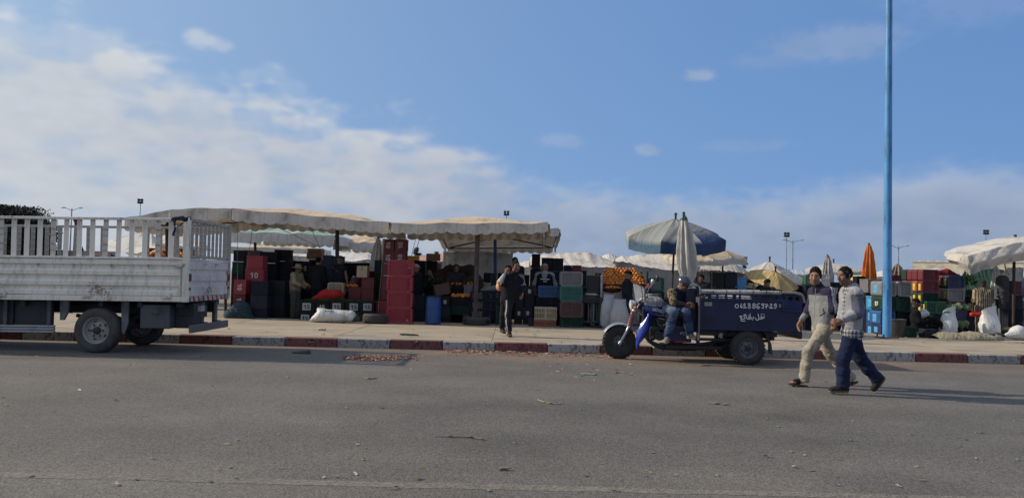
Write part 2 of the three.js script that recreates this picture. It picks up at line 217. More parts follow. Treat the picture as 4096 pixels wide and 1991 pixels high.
function crateGeo(style, w, h, d) {                             // origin at the middle of the base, the face shown at z = d / 2
  const key = [style, w.toFixed(2), h.toFixed(2), d.toFixed(2)].join(); if (gcache.has(key)) return gcache.get(key);
  const g = [];
  if (style === 'B') {                                           // lying on its side, the latticed bottom outward
    const r = Math.min(0.06, h * 0.16), rim = Math.min(0.035, h * 0.1);
    g.push(extr(rrect(w, h, r), d - 0.012, 0.006, [rrect(w - 0.024, h - 0.024, r - 0.01)]).translate(0, h / 2, -d / 2 + 0.006));
    g.push(extr(rrect(w - 0.004, h - 0.004, r), 0.014, 0.004, [rrect(w - rim * 2, h - rim * 2, r * 0.7)]).translate(0, h / 2, d / 2 - 0.022));
    const iw = w - rim * 2 + 0.01, ih = h - rim * 2 + 0.01, st = 0.07;
    for (const s of [1, -1]) for (let c = -(iw + ih) / 2 + st * 0.4; c < (iw + ih) / 2; c += st) {
      const y0 = Math.max(-ih / 2, s > 0 ? -iw / 2 - c : -iw / 2 + c), y1 = Math.min(ih / 2, s > 0 ? iw / 2 - c : iw / 2 + c); if (y1 - y0 < 0.02) continue;
      const xa = s > 0 ? y0 + c : c - y0, xb = s > 0 ? y1 + c : c - y1, L = Math.hypot(xb - xa, y1 - y0);
      g.push(box(L, s > 0 ? 0.026 : 0.016, s > 0 ? 0.010 : 0.006, (xa + xb) / 2, (y0 + y1) / 2 + h / 2, d / 2 - 0.03 - (s > 0 ? 0 : 0.008), 0, 0, Math.atan2(y1 - y0, xb - xa)));
    }
  } else if (style === 'V') {                                    // upright with open slatted walls
    for (const s of [-1, 1]) { const z = s * (d / 2 - 0.012), x = s * (w / 2 - 0.012); g.push(rbx(w, 0.045, 0.024, 0.006, 0, h - 0.024, z), rbx(w, 0.05, 0.024, 0.006, 0, 0.026, z), rbx(0.024, 0.045, d - 0.05, 0.006, x, h - 0.024, 0), rbx(0.024, 0.05, d - 0.05, 0.006, x, 0.026, 0), rbx(0.05, h - 0.1, 0.02, 0.004, 0, h / 2, z));
      for (let i = 0, n = Math.round(w / 0.045); i <= n; i++) g.push(box(0.02, h - 0.09, 0.018, mix(-w / 2 + 0.013, w / 2 - 0.013, i / n), h / 2, z - s * 0.001)); for (let i = 1, n = Math.round(d / 0.06); i < n; i++) g.push(box(0.018, h - 0.09, 0.024, x, h / 2, mix(-d / 2, d / 2, i / n))); g.push(box(w - 0.05, 0.022, 0.012, 0, h * 0.55, z - s * 0.014)); }
    g.push(box(w - 0.03, 0.012, d - 0.03, 0, 0.02, 0));
  } else {                                                      // upright: ribbed walls under a flanged rim; E shows a label window in its end
    const t = 0.012, n = Math.max(5, Math.round(w / 0.06)), m = Math.max(4, Math.round(d / 0.07));
    g.push(box(w - 0.03, 0.012, d - 0.03, 0, 0.012, 0));
    for (const s of [-1, 1]) { g.push(box(w - 0.03, h - 0.04, t, 0, h / 2 - 0.01, s * (d / 2 - 0.02))); g.push(box(t, h - 0.04, d - 0.054, s * (w / 2 - 0.02), h / 2 - 0.01, 0)); }
    for (const s of [-1, 1]) { g.push(rbx(w, 0.032, 0.03, 0.008, 0, h - 0.017, s * (d / 2 - 0.015)), box(w - 0.02, 0.018, 0.016, 0, 0.012, s * (d / 2 - 0.016)), box(w - 0.02, 0.012, 0.012, 0, h * 0.66, s * (d / 2 - 0.0155)));
      g.push(rbx(0.03, 0.032, d - 0.062, 0.008, s * (w / 2 - 0.015), h - 0.017, 0), box(0.016, 0.018, d - 0.06, s * (w / 2 - 0.016), 0.012, 0), box(0.012, 0.012, d - 0.06, s * (w / 2 - 0.0155), h * 0.66, 0));
      for (let i = 0; i <= n; i++) g.push(box(0.012, h - 0.05, 0.0115, mix(-w / 2 + 0.014, w / 2 - 0.014, i / n), h / 2 - 0.008, s * (d / 2 - 0.013)));
      for (let i = 0; i <= m; i++) g.push(box(0.0115, h - 0.05, 0.012, s * (w / 2 - 0.013), h / 2 - 0.008, mix(-d / 2 + 0.024, d / 2 - 0.024, i / m))); }
  }
  const q = mrg(g); gcache.set(key, q); return q;
}
const LBL = mt([0.42, 0.43, 0.43], 0.8), INK = mt([0.012, 0.012, 0.012], 0.8, { bare: true }), YEL = mt([0.8, 0.52, 0.05], 0.7), PALE = mt([0.55, 0.5, 0.48], 0.8, { bare: true }), SKYL = mt([0.1, 0.4, 0.75], 0.6);
function crate(style, color, pos, w, h, d, label, o = {}) {
  const t = thing(o.name || 'plastic_crate', label, o.cat || 'crate', pos, o.group, (o.turn || 0) + rr(-0.045, 0.045) * (o.jit ?? 1));
  part('crate_shell', crateGeo(style, w, h, d), o.mat || cmat[color], t);
  if (o.num) { const n = part('number', mrg([text(o.num, o.ns || Math.min(h, w) * 0.36, 0.002)]), o.dark ? INK : PALE, t); n.position.set(o.nx || 0, h * (o.ny || 0.5), d / 2 + 0.003); n.rotation.z = o.nr || 0; if (o.plate) { part('paper_label', mrg([box(o.plate, o.plate * 0.85, 0.002)]), LBL, t).position.set(o.nx || 0, h * (o.ny || 0.5), d / 2 + 0.001); } }
  if (o.side) { const L = part('end_label', mrg([box(0.004, h * 0.56, Math.min(0.2, d * 0.42))]), o.side, t); L.position.set(-w / 2 - 0.01, h * 0.48, o.sz || 0); if (o.snum) { const n = part('number', mrg([text(o.snum, h * 0.3, 0.002)]), o.sdark ? INK : WHITE, L); n.rotation.set(0, -Math.PI / 2, 0); n.position.set(-0.003, 0, 0); n.rotation.z = 0; } }
  if (o.tag) part('paper_label', mrg([box(w * 0.3, h * 0.36, 0.003)]), o.tag, t).position.set(0, h * 0.48, d / 2 + 0.002);
  return t;
}
const ORD = ['lowest', 'second up', 'third up', 'fourth up', 'fifth up', 'sixth up', 'seventh up'];
const yOf = (u, v, d) => at(u, v, d).y;
const hiddenCrates = [];                                     // crates buried in the back rows, joined into one mass
// a column of crates standing on the market ground: u0..u1 wide, its top at pixel v, at distance dist; colours from the ground up
function column(u0, u1, v, dist, colours, style, where, o = {}) {
  const pm = F / dist, uc = (u0 + u1) / 2, x = at(uc, v, dist).x, y1 = yOf(uc, v, dist), w = (u1 - u0) / pm, g0 = o.base ?? (dist < 19.85 ? G : MG), list = colours.split(' ');
  let n = list.length; const dep = o.dep || (style === 'B' ? 0.32 : Math.max(0.3, Math.min(0.55, w * 0.8)));
  const hs = o.hs || list.map(() => 1), tot = hs.reduce((a, b) => a + b); let y = g0;
  list.forEach((c, i) => {
    const h = (y1 - g0) * hs[i] / tot, q = (o.at && o.at[i]) || {}, top = i === n - 1 && n > 1;
    if (o.mass || (dist >= 22 && i < n - 2)) { hiddenCrates.push(crateGeo('S', w, h - 0.004, dep).clone().rotateY(rr(-0.04, 0.04)).translate(x, y, -dist - dep / 2)); y += h; return; }
    crate(q.style || style, c, V(x + rr(-0.02, 0.02) * (o.jit ?? 1), y, -dist - dep / 2 + rr(-0.02, 0.02)), w * (q.wk || 1), h - 0.004, dep, o.lab || `${CW[c]} crate${q.num ? ' marked ' + q.num : ''}${(q.side || q.tag) ? ', labelled' : ''}, ${n === 1 ? 'single' : top ? 'topmost' : ORD[i]}, ${n === 1 || where.startsWith('in the') ? '' : 'column '}${where}`, { jit: o.jit, group: o.group, ...q });
    y += h;
  });
  return { x, top: y, z: -dist - dep / 2, w, dep };
}

// ---------------------------------------------------------------- bodies: distance fields of tapered limbs, meshed with surface nets
function netMesh(prims, cell, o = {}) {
  const lo = V(1e9, 1e9, 1e9), hi = V(-1e9, -1e9, -1e9), pad = cell * 3 + 0.02;
  for (const p of prims) if (!p.neg) { const r = p.el ? Math.max(...p.el) : Math.max(p.ra, p.rb); for (const q of p.el ? [p.a] : [p.a, p.b]) { lo.min(q.clone().addScalar(-r - pad)); hi.max(q.clone().addScalar(r + pad)); } }
  const nx = Math.ceil((hi.x - lo.x) / cell) + 1, ny = Math.ceil((hi.y - lo.y) / cell) + 1, nz = Math.ceil((hi.z - lo.z) / cell) + 1, f = new Float32Array(nx * ny * nz).fill(1), id = new Int16Array(nx * ny * nz).fill(-1), best = new Float32Array(nx * ny * nz).fill(1);
  const inv = prims.map((p) => p.el && p.q ? p.q.clone().invert() : null), w = V(), ba = V();
  const dist = (p, i, x, y, z) => {
    if (p.el) { w.set(x - p.a.x, y - p.a.y, z - p.a.z); if (inv[i]) w.applyQuaternion(inv[i]); const k = Math.hypot(w.x / p.el[0], w.y / p.el[1], w.z / p.el[2]), m = Math.hypot(w.x / p.el[0] ** 2, w.y / p.el[1] ** 2, w.z / p.el[2] ** 2); return k < 1e-6 ? -Math.min(...p.el) : k * (k - 1) / m; }
    const bx = p.b.x - p.a.x, by = p.b.y - p.a.y, bz = p.b.z - p.a.z, px = x - p.a.x, py = y - p.a.y, pz = z - p.a.z, t = clamp((px * bx + py * by + pz * bz) / (bx * bx + by * by + bz * bz + 1e-9));
    dist.t = t; return Math.hypot(px - bx * t, py - by * t, pz - bz * t) - (p.ra + (p.rb - p.ra) * t);
  };
  prims.forEach((p, i) => {
    const r = (p.el ? Math.max(...p.el) : Math.max(p.ra, p.rb)) + 0.06, A = p.a, B = p.el ? p.a : p.b, k = p.k ?? o.k ?? 0.03;
    const x0 = Math.max(0, Math.floor((Math.min(A.x, B.x) - r - lo.x) / cell)), x1 = Math.min(nx - 1, Math.ceil((Math.max(A.x, B.x) + r - lo.x) / cell)), y0 = Math.max(0, Math.floor((Math.min(A.y, B.y) - r - lo.y) / cell)), y1 = Math.min(ny - 1, Math.ceil((Math.max(A.y, B.y) + r - lo.y) / cell)), z0 = Math.max(0, Math.floor((Math.min(A.z, B.z) - r - lo.z) / cell)), z1 = Math.min(nz - 1, Math.ceil((Math.max(A.z, B.z) + r - lo.z) / cell));
    for (let z = z0; z <= z1; z++) for (let y = y0; y <= y1; y++) for (let x = x0; x <= x1; x++) {
      const n = (z * ny + y) * nx + x, X = lo.x + x * cell, Y = lo.y + y * cell, Z = lo.z + z * cell, d = dist(p, i, X, Y, Z);
      if (p.neg) { const h = Math.max(k - Math.abs(f[n] + d), 0) / k; f[n] = Math.max(f[n], -d) + h * h * k / 4; continue; }
      const h = Math.max(k - Math.abs(f[n] - d), 0) / k; f[n] = Math.min(f[n], d) - h * h * k / 4;
      if (d < best[n]) { best[n] = d; id[n] = i; }
    }
  });
  if (o.cuts) for (const c of o.cuts) for (let z = 0, n = 0; z < nz; z++) for (let y = 0; y < ny; y++) for (let x = 0; x < nx; x++, n++) { w.set(lo.x + x * cell - c.p.x, lo.y + y * cell - c.p.y, lo.z + z * cell - c.p.z); if (w.lengthSq() < c.r * c.r) f[n] = Math.max(f[n], w.dot(c.n)); }
  if (o.noise) for (let z = 0, n = 0; z < nz; z++) for (let y = 0; y < ny; y++) for (let x = 0; x < nx; x++, n++) if (Math.abs(f[n]) < 0.05) f[n] += o.noise(lo.x + x * cell, lo.y + y * cell, lo.z + z * cell);
  const P = [], C = [], idx = new Int32Array(nx * ny * nz).fill(-1), I = [], col = new THREE.Color();
  const S = [0, 1, nx, nx + 1, nx * ny, nx * ny + 1, nx * ny + nx, nx * ny + nx + 1], E = [[0, 1], [0, 2], [0, 4], [1, 3], [1, 5], [2, 3], [2, 6], [3, 7], [4, 5], [4, 6], [5, 7], [6, 7]];
  for (let z = 0; z < nz - 1; z++) for (let y = 0; y < ny - 1; y++) for (let x = 0; x < nx - 1; x++) {
    const n = (z * ny + y) * nx + x; let m = 0; for (let c = 0; c < 8; c++) if (f[n + S[c]] < 0) m |= 1 << c;
    if (m === 0 || m === 255) continue;
    let sx = 0, sy = 0, sz = 0, k = 0;
    for (const [a, b] of E) if (((m >> a) & 1) !== ((m >> b) & 1)) { const fa = f[n + S[a]], fb = f[n + S[b]], t = fa / (fa - fb); sx += (a & 1) + ((b & 1) - (a & 1)) * t; sy += ((a >> 1) & 1) + (((b >> 1) & 1) - ((a >> 1) & 1)) * t; sz += (a >> 2) + ((b >> 2) - (a >> 2)) * t; k++; }
    idx[n] = P.length / 3; const X = lo.x + (x + sx / k) * cell, Y = lo.y + (y + sy / k) * cell, Z = lo.z + (z + sz / k) * cell; P.push(X, Y, Z);
    if (o.color) { const i = id[n]; let t = 0; if (i >= 0) { dist(prims[i], i, X, Y, Z); t = prims[i].el ? 0 : dist.t; } const c = o.color(X, Y, Z, i >= 0 ? prims[i] : {}, t); C.push(c[0], c[1], c[2]); }
  }
  for (let z = 1; z < nz - 1; z++) for (let y = 1; y < ny - 1; y++) for (let x = 1; x < nx - 1; x++) {
    const n = (z * ny + y) * nx + x, a = f[n] < 0;
    const quad = (p, q, r, s, flip) => { if (p < 0 || q < 0 || r < 0 || s < 0) return; flip ? I.push(p, r, q, p, s, r) : I.push(p, q, r, p, r, s); };
    if (a !== f[n + 1] < 0) quad(idx[n], idx[n - nx], idx[n - nx - nx * ny], idx[n - nx * ny], a ? 1 : 0);
    if (a !== f[n + nx] < 0) quad(idx[n], idx[n - nx * ny], idx[n - nx * ny - 1], idx[n - 1], a ? 1 : 0);
    if (a !== f[n + nx * ny] < 0) quad(idx[n], idx[n - 1], idx[n - 1 - nx], idx[n - nx], a ? 1 : 0);
  }
  const g = new THREE.BufferGeometry(); g.setAttribute('position', new THREE.Float32BufferAttribute(P, 3)); g.setIndex(I); g.computeVertexNormals();
  const nm = g.attributes.normal; let s = 0; { const c = V(); for (let i = 0; i < Math.min(400, nm.count); i++) { const p = i * 3, x = Math.round((P[p] - lo.x) / cell), y = Math.round((P[p + 1] - lo.y) / cell), z = Math.round((P[p + 2] - lo.z) / cell), n = (z * ny + y) * nx + x; if (x < 1 || y < 1 || z < 1 || x > nx - 2 || y > ny - 2 || z > nz - 2) continue; s += nm.getX(i) * (f[n + 1] - f[n - 1]) + nm.getY(i) * (f[n + nx] - f[n - nx]) + nm.getZ(i) * (f[n + nx * ny] - f[n - nx * ny]); } }
  if (s < 0) { for (let i = 0; i < I.length; i += 3) [I[i], I[i + 1]] = [I[i + 1], I[i]]; g.setIndex(I); g.computeVertexNormals(); }
  if (o.color) g.setAttribute('color', new THREE.Float32BufferAttribute(C, 3));
  return g;
}
const join = (list) => { const c = list.map((g) => { const q = g.index ? g.toNonIndexed() : g; if (!q.attributes.color) q.setAttribute('color', new THREE.BufferAttribute(new Float32Array(q.attributes.position.count * 3).fill(1), 3)); q.deleteAttribute('uv'); return q; }); return buv(mergeGeometries(c)); };
const cap = (a, b, ra, rb = ra, id = '', k) => ({ a, b, ra, rb, id, k });
const SKINM = mt([1, 1, 1], 0.7, { bare: true, vc: true }), CLOM = new THREE.MeshPhysicalMaterial({ roughness: 0.95, specularIntensity: 0.3, map: rep(T.cloth, 1.4), bumpMap: rep(T.fold, 2.4), bumpScale: 0.006, vertexColors: true, side: THREE.DoubleSide }), HAIRM = new THREE.MeshPhysicalMaterial({ roughness: 0.9, specularIntensity: 0.25, vertexColors: true, side: THREE.DoubleSide });
function foldNoise(amp, f = 9) { return (x, y, z) => { const w = noise3(x * f * 0.6, y * f * 0.5, z * f * 0.6) * 0.5; return amp * (0.9 - 2.2 * Math.pow(Math.abs(noise3(x * f * 0.9 + w + 7, y * f * 1.9 + w * 5, z * f * 0.9) - 0.5) * 2, 0.6)) * 0.7 + amp * 0.5 * (noise3(x * 20, y * 34, z * 20) - 0.5); }; }

function headPrims(c, q) {                                       // head frame: z is where the face looks, y up
  const L = (x, y, z) => V(x, y, z).applyQuaternion(q).add(c), el = (x, y, z, s, id, k) => ({ a: L(x, y, z), el: s, q, id, k });
  const P = [el(0, 0.03, -0.012, [0.077, 0.09, 0.096], 'skull'), cap(L(0, 0, 0.028), L(0, -0.06, 0.036), 0.062, 0.046, 'face'), cap(L(-0.034, -0.072, 0.022), L(0.034, -0.072, 0.022), 0.032, 0.032, 'jaw'), cap(L(0, -0.094, 0.05), L(0, -0.088, 0.056), 0.024, 0.022, 'chin'),
    cap(L(-0.036, 0.031, 0.072), L(0.036, 0.031, 0.072), 0.014, 0.014, 'brow', 0.016), cap(L(-0.04, -0.02, 0.055), L(-0.036, -0.03, 0.055), 0.027, 0.025, 'face'), cap(L(0.04, -0.02, 0.055), L(0.036, -0.03, 0.055), 0.027, 0.025, 'face'),
    cap(L(0, 0.022, 0.084), L(0, -0.026, 0.108), 0.009, 0.013, 'nose', 0.012), cap(L(-0.011, -0.03, 0.098), L(0.011, -0.03, 0.098), 0.010, 0.010, 'nose', 0.008),
    { ...cap(L(-0.031, 0.008, 0.096), L(-0.031, 0.007, 0.1), 0.0115, 0.0115), neg: true, k: 0.014 }, { ...cap(L(0.031, 0.008, 0.096), L(0.031, 0.007, 0.1), 0.0115, 0.0115), neg: true, k: 0.014 },
    cap(L(-0.031, 0.008, 0.073), L(-0.0305, 0.008, 0.0735), 0.0125, 0.0125, 'eye', 0.003), cap(L(0.031, 0.008, 0.073), L(0.0305, 0.008, 0.0735), 0.0125, 0.0125, 'eye', 0.003),
    cap(L(-0.018, -0.053, 0.085), L(0.018, -0.053, 0.085), 0.009, 0.009, 'lip', 0.008), cap(L(-0.014, -0.063, 0.083), L(0.014, -0.063, 0.083), 0.0095, 0.0095, 'lip', 0.006)];
  for (const s of [-1, 1]) P.push(cap(L(s * 0.079, 0.018, -0.014), L(s * 0.075, -0.024, -0.002), 0.013, 0.009, 'ear', 0.008));
  return P;
}
function handPrims(wr, dir, nrm, side, curl = 0.45, s = 1) {       // wrist, direction of the fingers, palm normal, which side the thumb is on
  const y = dir.clone().normalize(), z = nrm.clone().addScaledVector(y, -nrm.dot(y)).normalize(), x = y.clone().cross(z).multiplyScalar(side), L = (a, b, c) => wr.clone().addScaledVector(x, a * s).addScaledVector(y, b * s).addScaledVector(z, c * s), P = [];
  const xs = [0.030, 0.010, -0.010, -0.029], len = [0.92, 1, 0.95, 0.76], rk = [0.011, 0.0115, 0.011, 0.0095];
  for (let i = 0; i < 4; i++) {
    P.push(cap(L(xs[i] * 0.55, 0.005, 0), L(xs[i], 0.086 - Math.abs(i - 1) * 0.004, 0), 0.0155 * s, 0.0125 * s, 'palm', 0.012));
    let p = L(xs[i], 0.086 - Math.abs(i - 1) * 0.004, 0), a = curl * 0.7 + 0.1 * (i - 1);
    const spread = (1.5 - i) * 0.05; [0.043, 0.027, 0.021].forEach((l, j) => { const q = p.clone().addScaledVector(y, Math.cos(a) * l * len[i] * s).addScaledVector(z, Math.sin(a) * l * len[i] * s).addScaledVector(x, spread * l * s); P.push(cap(p, q, (rk[i] - j * 0.001) * s, (rk[i] - 0.001 - j * 0.001) * s, 'finger', 0.004)); p = q; a += curl * 1.1; });
  }
  const t0 = L(0.022, 0.025, 0.004), t1 = L(0.052, 0.056, 0.016), t2 = L(0.060, 0.086, 0.028), t3 = L(0.056, 0.108, 0.037);
  P.push(cap(t0, t1, 0.015 * s, 0.0125 * s, 'palm', 0.01), cap(t1, t2, 0.0115 * s, 0.0105 * s, 'thumb', 0.004), cap(t2, t3, 0.0105 * s, 0.009 * s, 'thumb', 0.004));
  return P;
}
// J holds the joints in world metres; o says what is worn. The figure's group stands at its feet.
function person(J, o) {
  const low = Math.min(J.anL.y, J.anR.y) - 0.09, root = V((J.hipL.x + J.hipR.x) / 2, o.ground ?? low, (J.hipL.z + J.hipR.z) / 2), t = thing('person', o.label, o.cat || 'person', root);
  const K = {}; for (const k in J) if (J[k].isVector3) K[k] = J[k].clone().sub(root);
  const b = o.bulk || 1, fine = o.fine || 1, hs = o.hs || 1, sk = (o.skin || [0.3, 0.17, 0.11]).map((v) => v * 0.8);
  // head frame
  const fz = J.look.clone().normalize(), up = (J.up || V(0, 1, 0)).clone(), fx = up.clone().cross(fz).normalize(), fy = fz.clone().cross(fx), hq = new THREE.Quaternion().setFromRotationMatrix(new THREE.Matrix4().makeBasis(fx, fy, fz)), hinv = hq.clone().invert(), hl = V();
  const neckTop = K.head.clone().addScaledVector(fy, -0.075).addScaledVector(fz, -0.012);
  const hair = o.hairc || [0.012, 0.01, 0.009], stub = o.stubble ?? 0.25;
  const skinc = (x, y, z, p) => {
    hl.set(x - K.head.x, y - K.head.y, z - K.head.z).applyQuaternion(hinv);
    let c = [sk[0], sk[1], sk[2]];
    if (['palm', 'finger', 'thumb'].includes(p.id)) return [sk[0] * 1.04, sk[1] * 0.98, sk[2] * 0.96];
    if (p.id === 'eye') { const r = Math.hypot(Math.abs(hl.x) - 0.031, hl.y - 0.008); return r < 0.0062 ? [0.015, 0.01, 0.008] : Math.abs(hl.y - 0.008) > 0.0068 ? [sk[0] * 0.55, sk[1] * 0.5, sk[2] * 0.5] : [0.26, 0.24, 0.22]; }
    if (p.id === 'lip') return [sk[0] * 0.8, sk[1] * 0.55, sk[2] * 0.55];
    if (Math.abs(hl.y - 0.033 - (0.04 - Math.abs(hl.x)) * 0.08) < 0.0065 && hl.z > 0.055 && Math.abs(hl.x) > 0.011 && Math.abs(hl.x) < 0.054) return [hair[0] + 0.01, hair[1] + 0.008, hair[2] + 0.006];
    const beard = sstep(-0.035, -0.065, hl.y) * sstep(-0.13, -0.10, hl.y) * sstep(-0.03, 0.02, hl.z), mo = (Math.abs(hl.y + 0.042) < 0.008 && Math.abs(hl.x) < 0.03 && hl.z > 0.06) ? 1 : 0, s = Math.max(beard, mo) * stub;
    return c.map((v, i) => mix(v, hair[i] + 0.02, s));
  };
  const mid = (a, c, k) => a.clone().lerp(c, k), limb = (s) => [cap(K['sh' + s], K['el' + s], 0.045, 0.037, 'arm'), cap(K['el' + s], (o.hide || '').includes(s) ? mid(K['el' + s], K['wr' + s], 0.5) : K['wr' + s], 0.037, 0.026, 'arm'), cap(K['hip' + s], K['kn' + s], 0.06, 0.045, 'leg'), cap(K['kn' + s], K['an' + s], 0.05, 0.035, 'leg'), cap(K['an' + s], K['an' + s].clone().lerp(K['to' + s], 0.85).add(V(0, -0.035, 0)), 0.034, 0.03, 'foot')];
  const chestW = mid(K.shL, K.shR, 0.5);
  const base = [cap(K.hipL, K.hipR, 0.07, 0.07, 'leg'), cap(mid(K.hipL, K.hipR, 0.5), K.chest, 0.07, 0.075, 'trunk'), cap(K.chest, K.neck, 0.07, 0.05, 'trunk'), cap(K.shL, K.shR, 0.05, 0.05, 'trunk'), cap(K.neck, neckTop, 0.06, 0.055, 'neck'), ...limb('L'), ...limb('R')];
  const pieces = [netMesh(base, 0.02 / fine, { k: 0.03, color: (x, y, z, p, tt) => p.id === 'foot' && o.bare ? sk : skinc(x, y, z, p) })];
  pieces.push(netMesh([cap(K.neck.clone().lerp(neckTop, 0.3), neckTop, 0.057, 0.055, 'neck'), cap(neckTop, K.head, 0.055, 0.05, 'skull'), ...headPrims(K.head, hq)], o.fine > 1 ? 0.0045 : 0.008, { k: 0.022, color: skinc }));
  for (const s of ['L', 'R']) if (!(o.hide || '').includes(s)) { const dir = J['hd' + s] || K['wr' + s].clone().sub(K['el' + s]), nr = J['pn' + s] || V(s === 'L' ? -1 : 1, 0, 0.1).applyAxisAngle(V(0, 1, 0), o.yaw || 0); pieces.push(netMesh([cap(K['el' + s].clone().lerp(K['wr' + s], 0.8), K['wr' + s].clone().addScaledVector(dir.clone().normalize(), 0.02), 0.027, 0.024, 'palm', 0.01), ...handPrims(K['wr' + s], dir, nr, J['ts' + s] ?? (s === 'L' ? 1 : -1), o['curl' + s] ?? o.curl ?? 0.45, hs)], o.fine > 1 ? 0.0045 : 0.007, { k: 0.006, color: skinc })); }
  part('body', join(pieces), SKINM, t);
  // top
  if (o.top) {
    const tp = o.top, r = (tp.r || 1) * b, hem = tp.hem ?? 0.02, P = [], hipC = mid(K.hipL, K.hipR, 0.5), dn = chestW.clone().sub(hipC).normalize();
    const hemPt = (s) => K['hip' + s].clone().addScaledVector(dn, hem), inn = (s, k) => mid(K['sh' + s], chestW, k);
    for (const s of ['L', 'R']) P.push(cap(hemPt(s), mid(hemPt(s), inn(s, 0.36), 0.5), 0.108 * r, 0.112 * r, 'trunk'), cap(mid(hemPt(s), inn(s, 0.36), 0.5), inn(s, 0.4).addScaledVector(dn, -0.06), 0.112 * r, 0.108 * r, 'trunk'), cap(inn(s, 0.5).addScaledVector(dn, -0.05), K['sh' + s], 0.09 * r, 0.068 * r, 'shoulder'));
    P.push(cap(hipC.clone().addScaledVector(dn, hem), K.chest, 0.115 * r, 0.12 * r, 'trunk'), cap(K.shL, K.neck.clone().addScaledVector(dn, -0.01), 0.062 * r, 0.062 * r, 'shoulder'), cap(K.shR, K.neck.clone().addScaledVector(dn, -0.01), 0.062 * r, 0.062 * r, 'shoulder'), cap(K.neck.clone().addScaledVector(dn, -0.03), K.neck.clone().lerp(neckTop, tp.collar ?? 0.35), 0.075, 0.068, 'collar', 0.02));
    for (const s of ['L', 'R']) { const e = tp.sleeve ?? 0.97; if (tp.vest) continue; P.push(cap(K['sh' + s], K['el' + s], 0.07 * r, 0.058 * r, 'sleeve' + s)); if (e > 0.1) P.push(cap(K['el' + s], mid(K['el' + s], K['wr' + s], e), 0.057 * r, 0.042 * r, 'cuff' + s)); }
    if (tp.hood) { const bk = fz.clone().setY(0).normalize(); const back = J.fwd ? J.fwd.clone().multiplyScalar(-1) : bk.multiplyScalar(-1); P.push(cap(K.neck.clone().add(V(0, 0.0, 0)).addScaledVector(back, 0.07), K.neck.clone().addScaledVector(back, 0.10).add(V(0, -0.09, 0)), 0.075, 0.06, 'hood', 0.04)); if (tp.hood > 1) P.push({ a: K.head.clone().addScaledVector(fz, -0.03), el: [0.115, 0.135, 0.115], q: hq, id: 'hood', k: 0.05 }, { ...cap(K.head.clone().addScaledVector(fz, 0.1), K.head.clone().addScaledVector(fz, 0.2), 0.075, 0.09), neg: true, k: 0.02 }); }
    const cuts = [{ p: hipC.clone().addScaledVector(dn, hem - (tp.skirt ?? 0.06)), n: dn.clone().negate(), r: 0.34 }];
    for (const s of ['L', 'R']) if (!tp.vest && !(o.hide || '').includes(s)) cuts.push({ p: mid(K['el' + s], K['wr' + s], tp.sleeve ?? 0.97), n: K['wr' + s].clone().sub(K['el' + s]).normalize(), r: 0.11 });
    part(tp.name || 'jacket', join([netMesh(P, (tp.cell || 0.014) / fine, { k: 0.05, cuts, noise: foldNoise(tp.fold ?? 0.006, 8), color: tp.col || (() => tp.c) })]), CLOM, t);
    if (tp.under) { const U = []; const hq2 = (s) => K['hip' + s].clone().addScaledVector(dn, hem - tp.under.drop * 0.75); U.push(cap(hq2('L'), hq2('R'), 0.126 * b, 0.126 * b, 'trunk'), cap(hq2('L').addScaledVector(dn, 0.06), hq2('R').addScaledVector(dn, 0.06), 0.114 * b, 0.114 * b, 'trunk')); part(tp.under.name, join([netMesh(U, 0.012, { k: 0.05, noise: foldNoise(0.005, 9), cuts: [{ p: hipC.clone().addScaledVector(dn, hem - 0.06 - tp.under.drop), n: dn.clone().negate(), r: 0.4 }, { p: hipC.clone().addScaledVector(dn, hem - (tp.skirt ?? 0.06) + 0.012), n: dn, r: 0.4 }], color: tp.under.col })]), CLOM, t); }
  }
  if (o.bottom) {
    const bt = o.bottom, r = (bt.r || 1) * b, P = [cap(K.hipL, K.hipR, 0.112 * r, 0.112 * r, 'seat')], up2 = chestW.clone().sub(mid(K.hipL, K.hipR, 0.5)).normalize();
    P.push(cap(K.hipL.clone().addScaledVector(up2, 0.1), K.hipR.clone().addScaledVector(up2, 0.1), 0.1 * r, 0.1 * r, 'seat'));
    const cuts = [{ p: mid(K.hipL, K.hipR, 0.5).addScaledVector(up2, bt.waist ?? 0.09), n: up2, r: 0.3 }];
    for (const s of ['L', 'R']) { const e = K['an' + s].clone().lerp(K['kn' + s], -0.05 + (bt.rise || 0)); P.push(cap(K['hip' + s], K['kn' + s], 0.106 * r, 0.078 * r, 'thigh' + s), cap(K['kn' + s], mid(K['kn' + s], e, 0.45), 0.078 * r, 0.075 * r, 'shin' + s), cap(mid(K['kn' + s], e, 0.45), e, 0.075 * r, (bt.flare || 0.068) * r, 'shin' + s)); if (bt.cargo) P.push({ a: mid(K['hip' + s], K['kn' + s], 0.72).add(V(0, 0, s === 'L' ? 0.075 : -0.075)), el: [0.07, 0.09, 0.03], id: 'pocket', k: 0.02 }); cuts.push({ p: e, n: e.clone().sub(K['kn' + s]).normalize(), r: 0.13 }); }
    part('trousers', join([netMesh(P, (bt.cell || 0.015) / fine, { k: 0.045, cuts, noise: foldNoise(bt.fold ?? 0.008, 9), color: bt.col || (() => bt.c) })]), CLOM, t);
  }
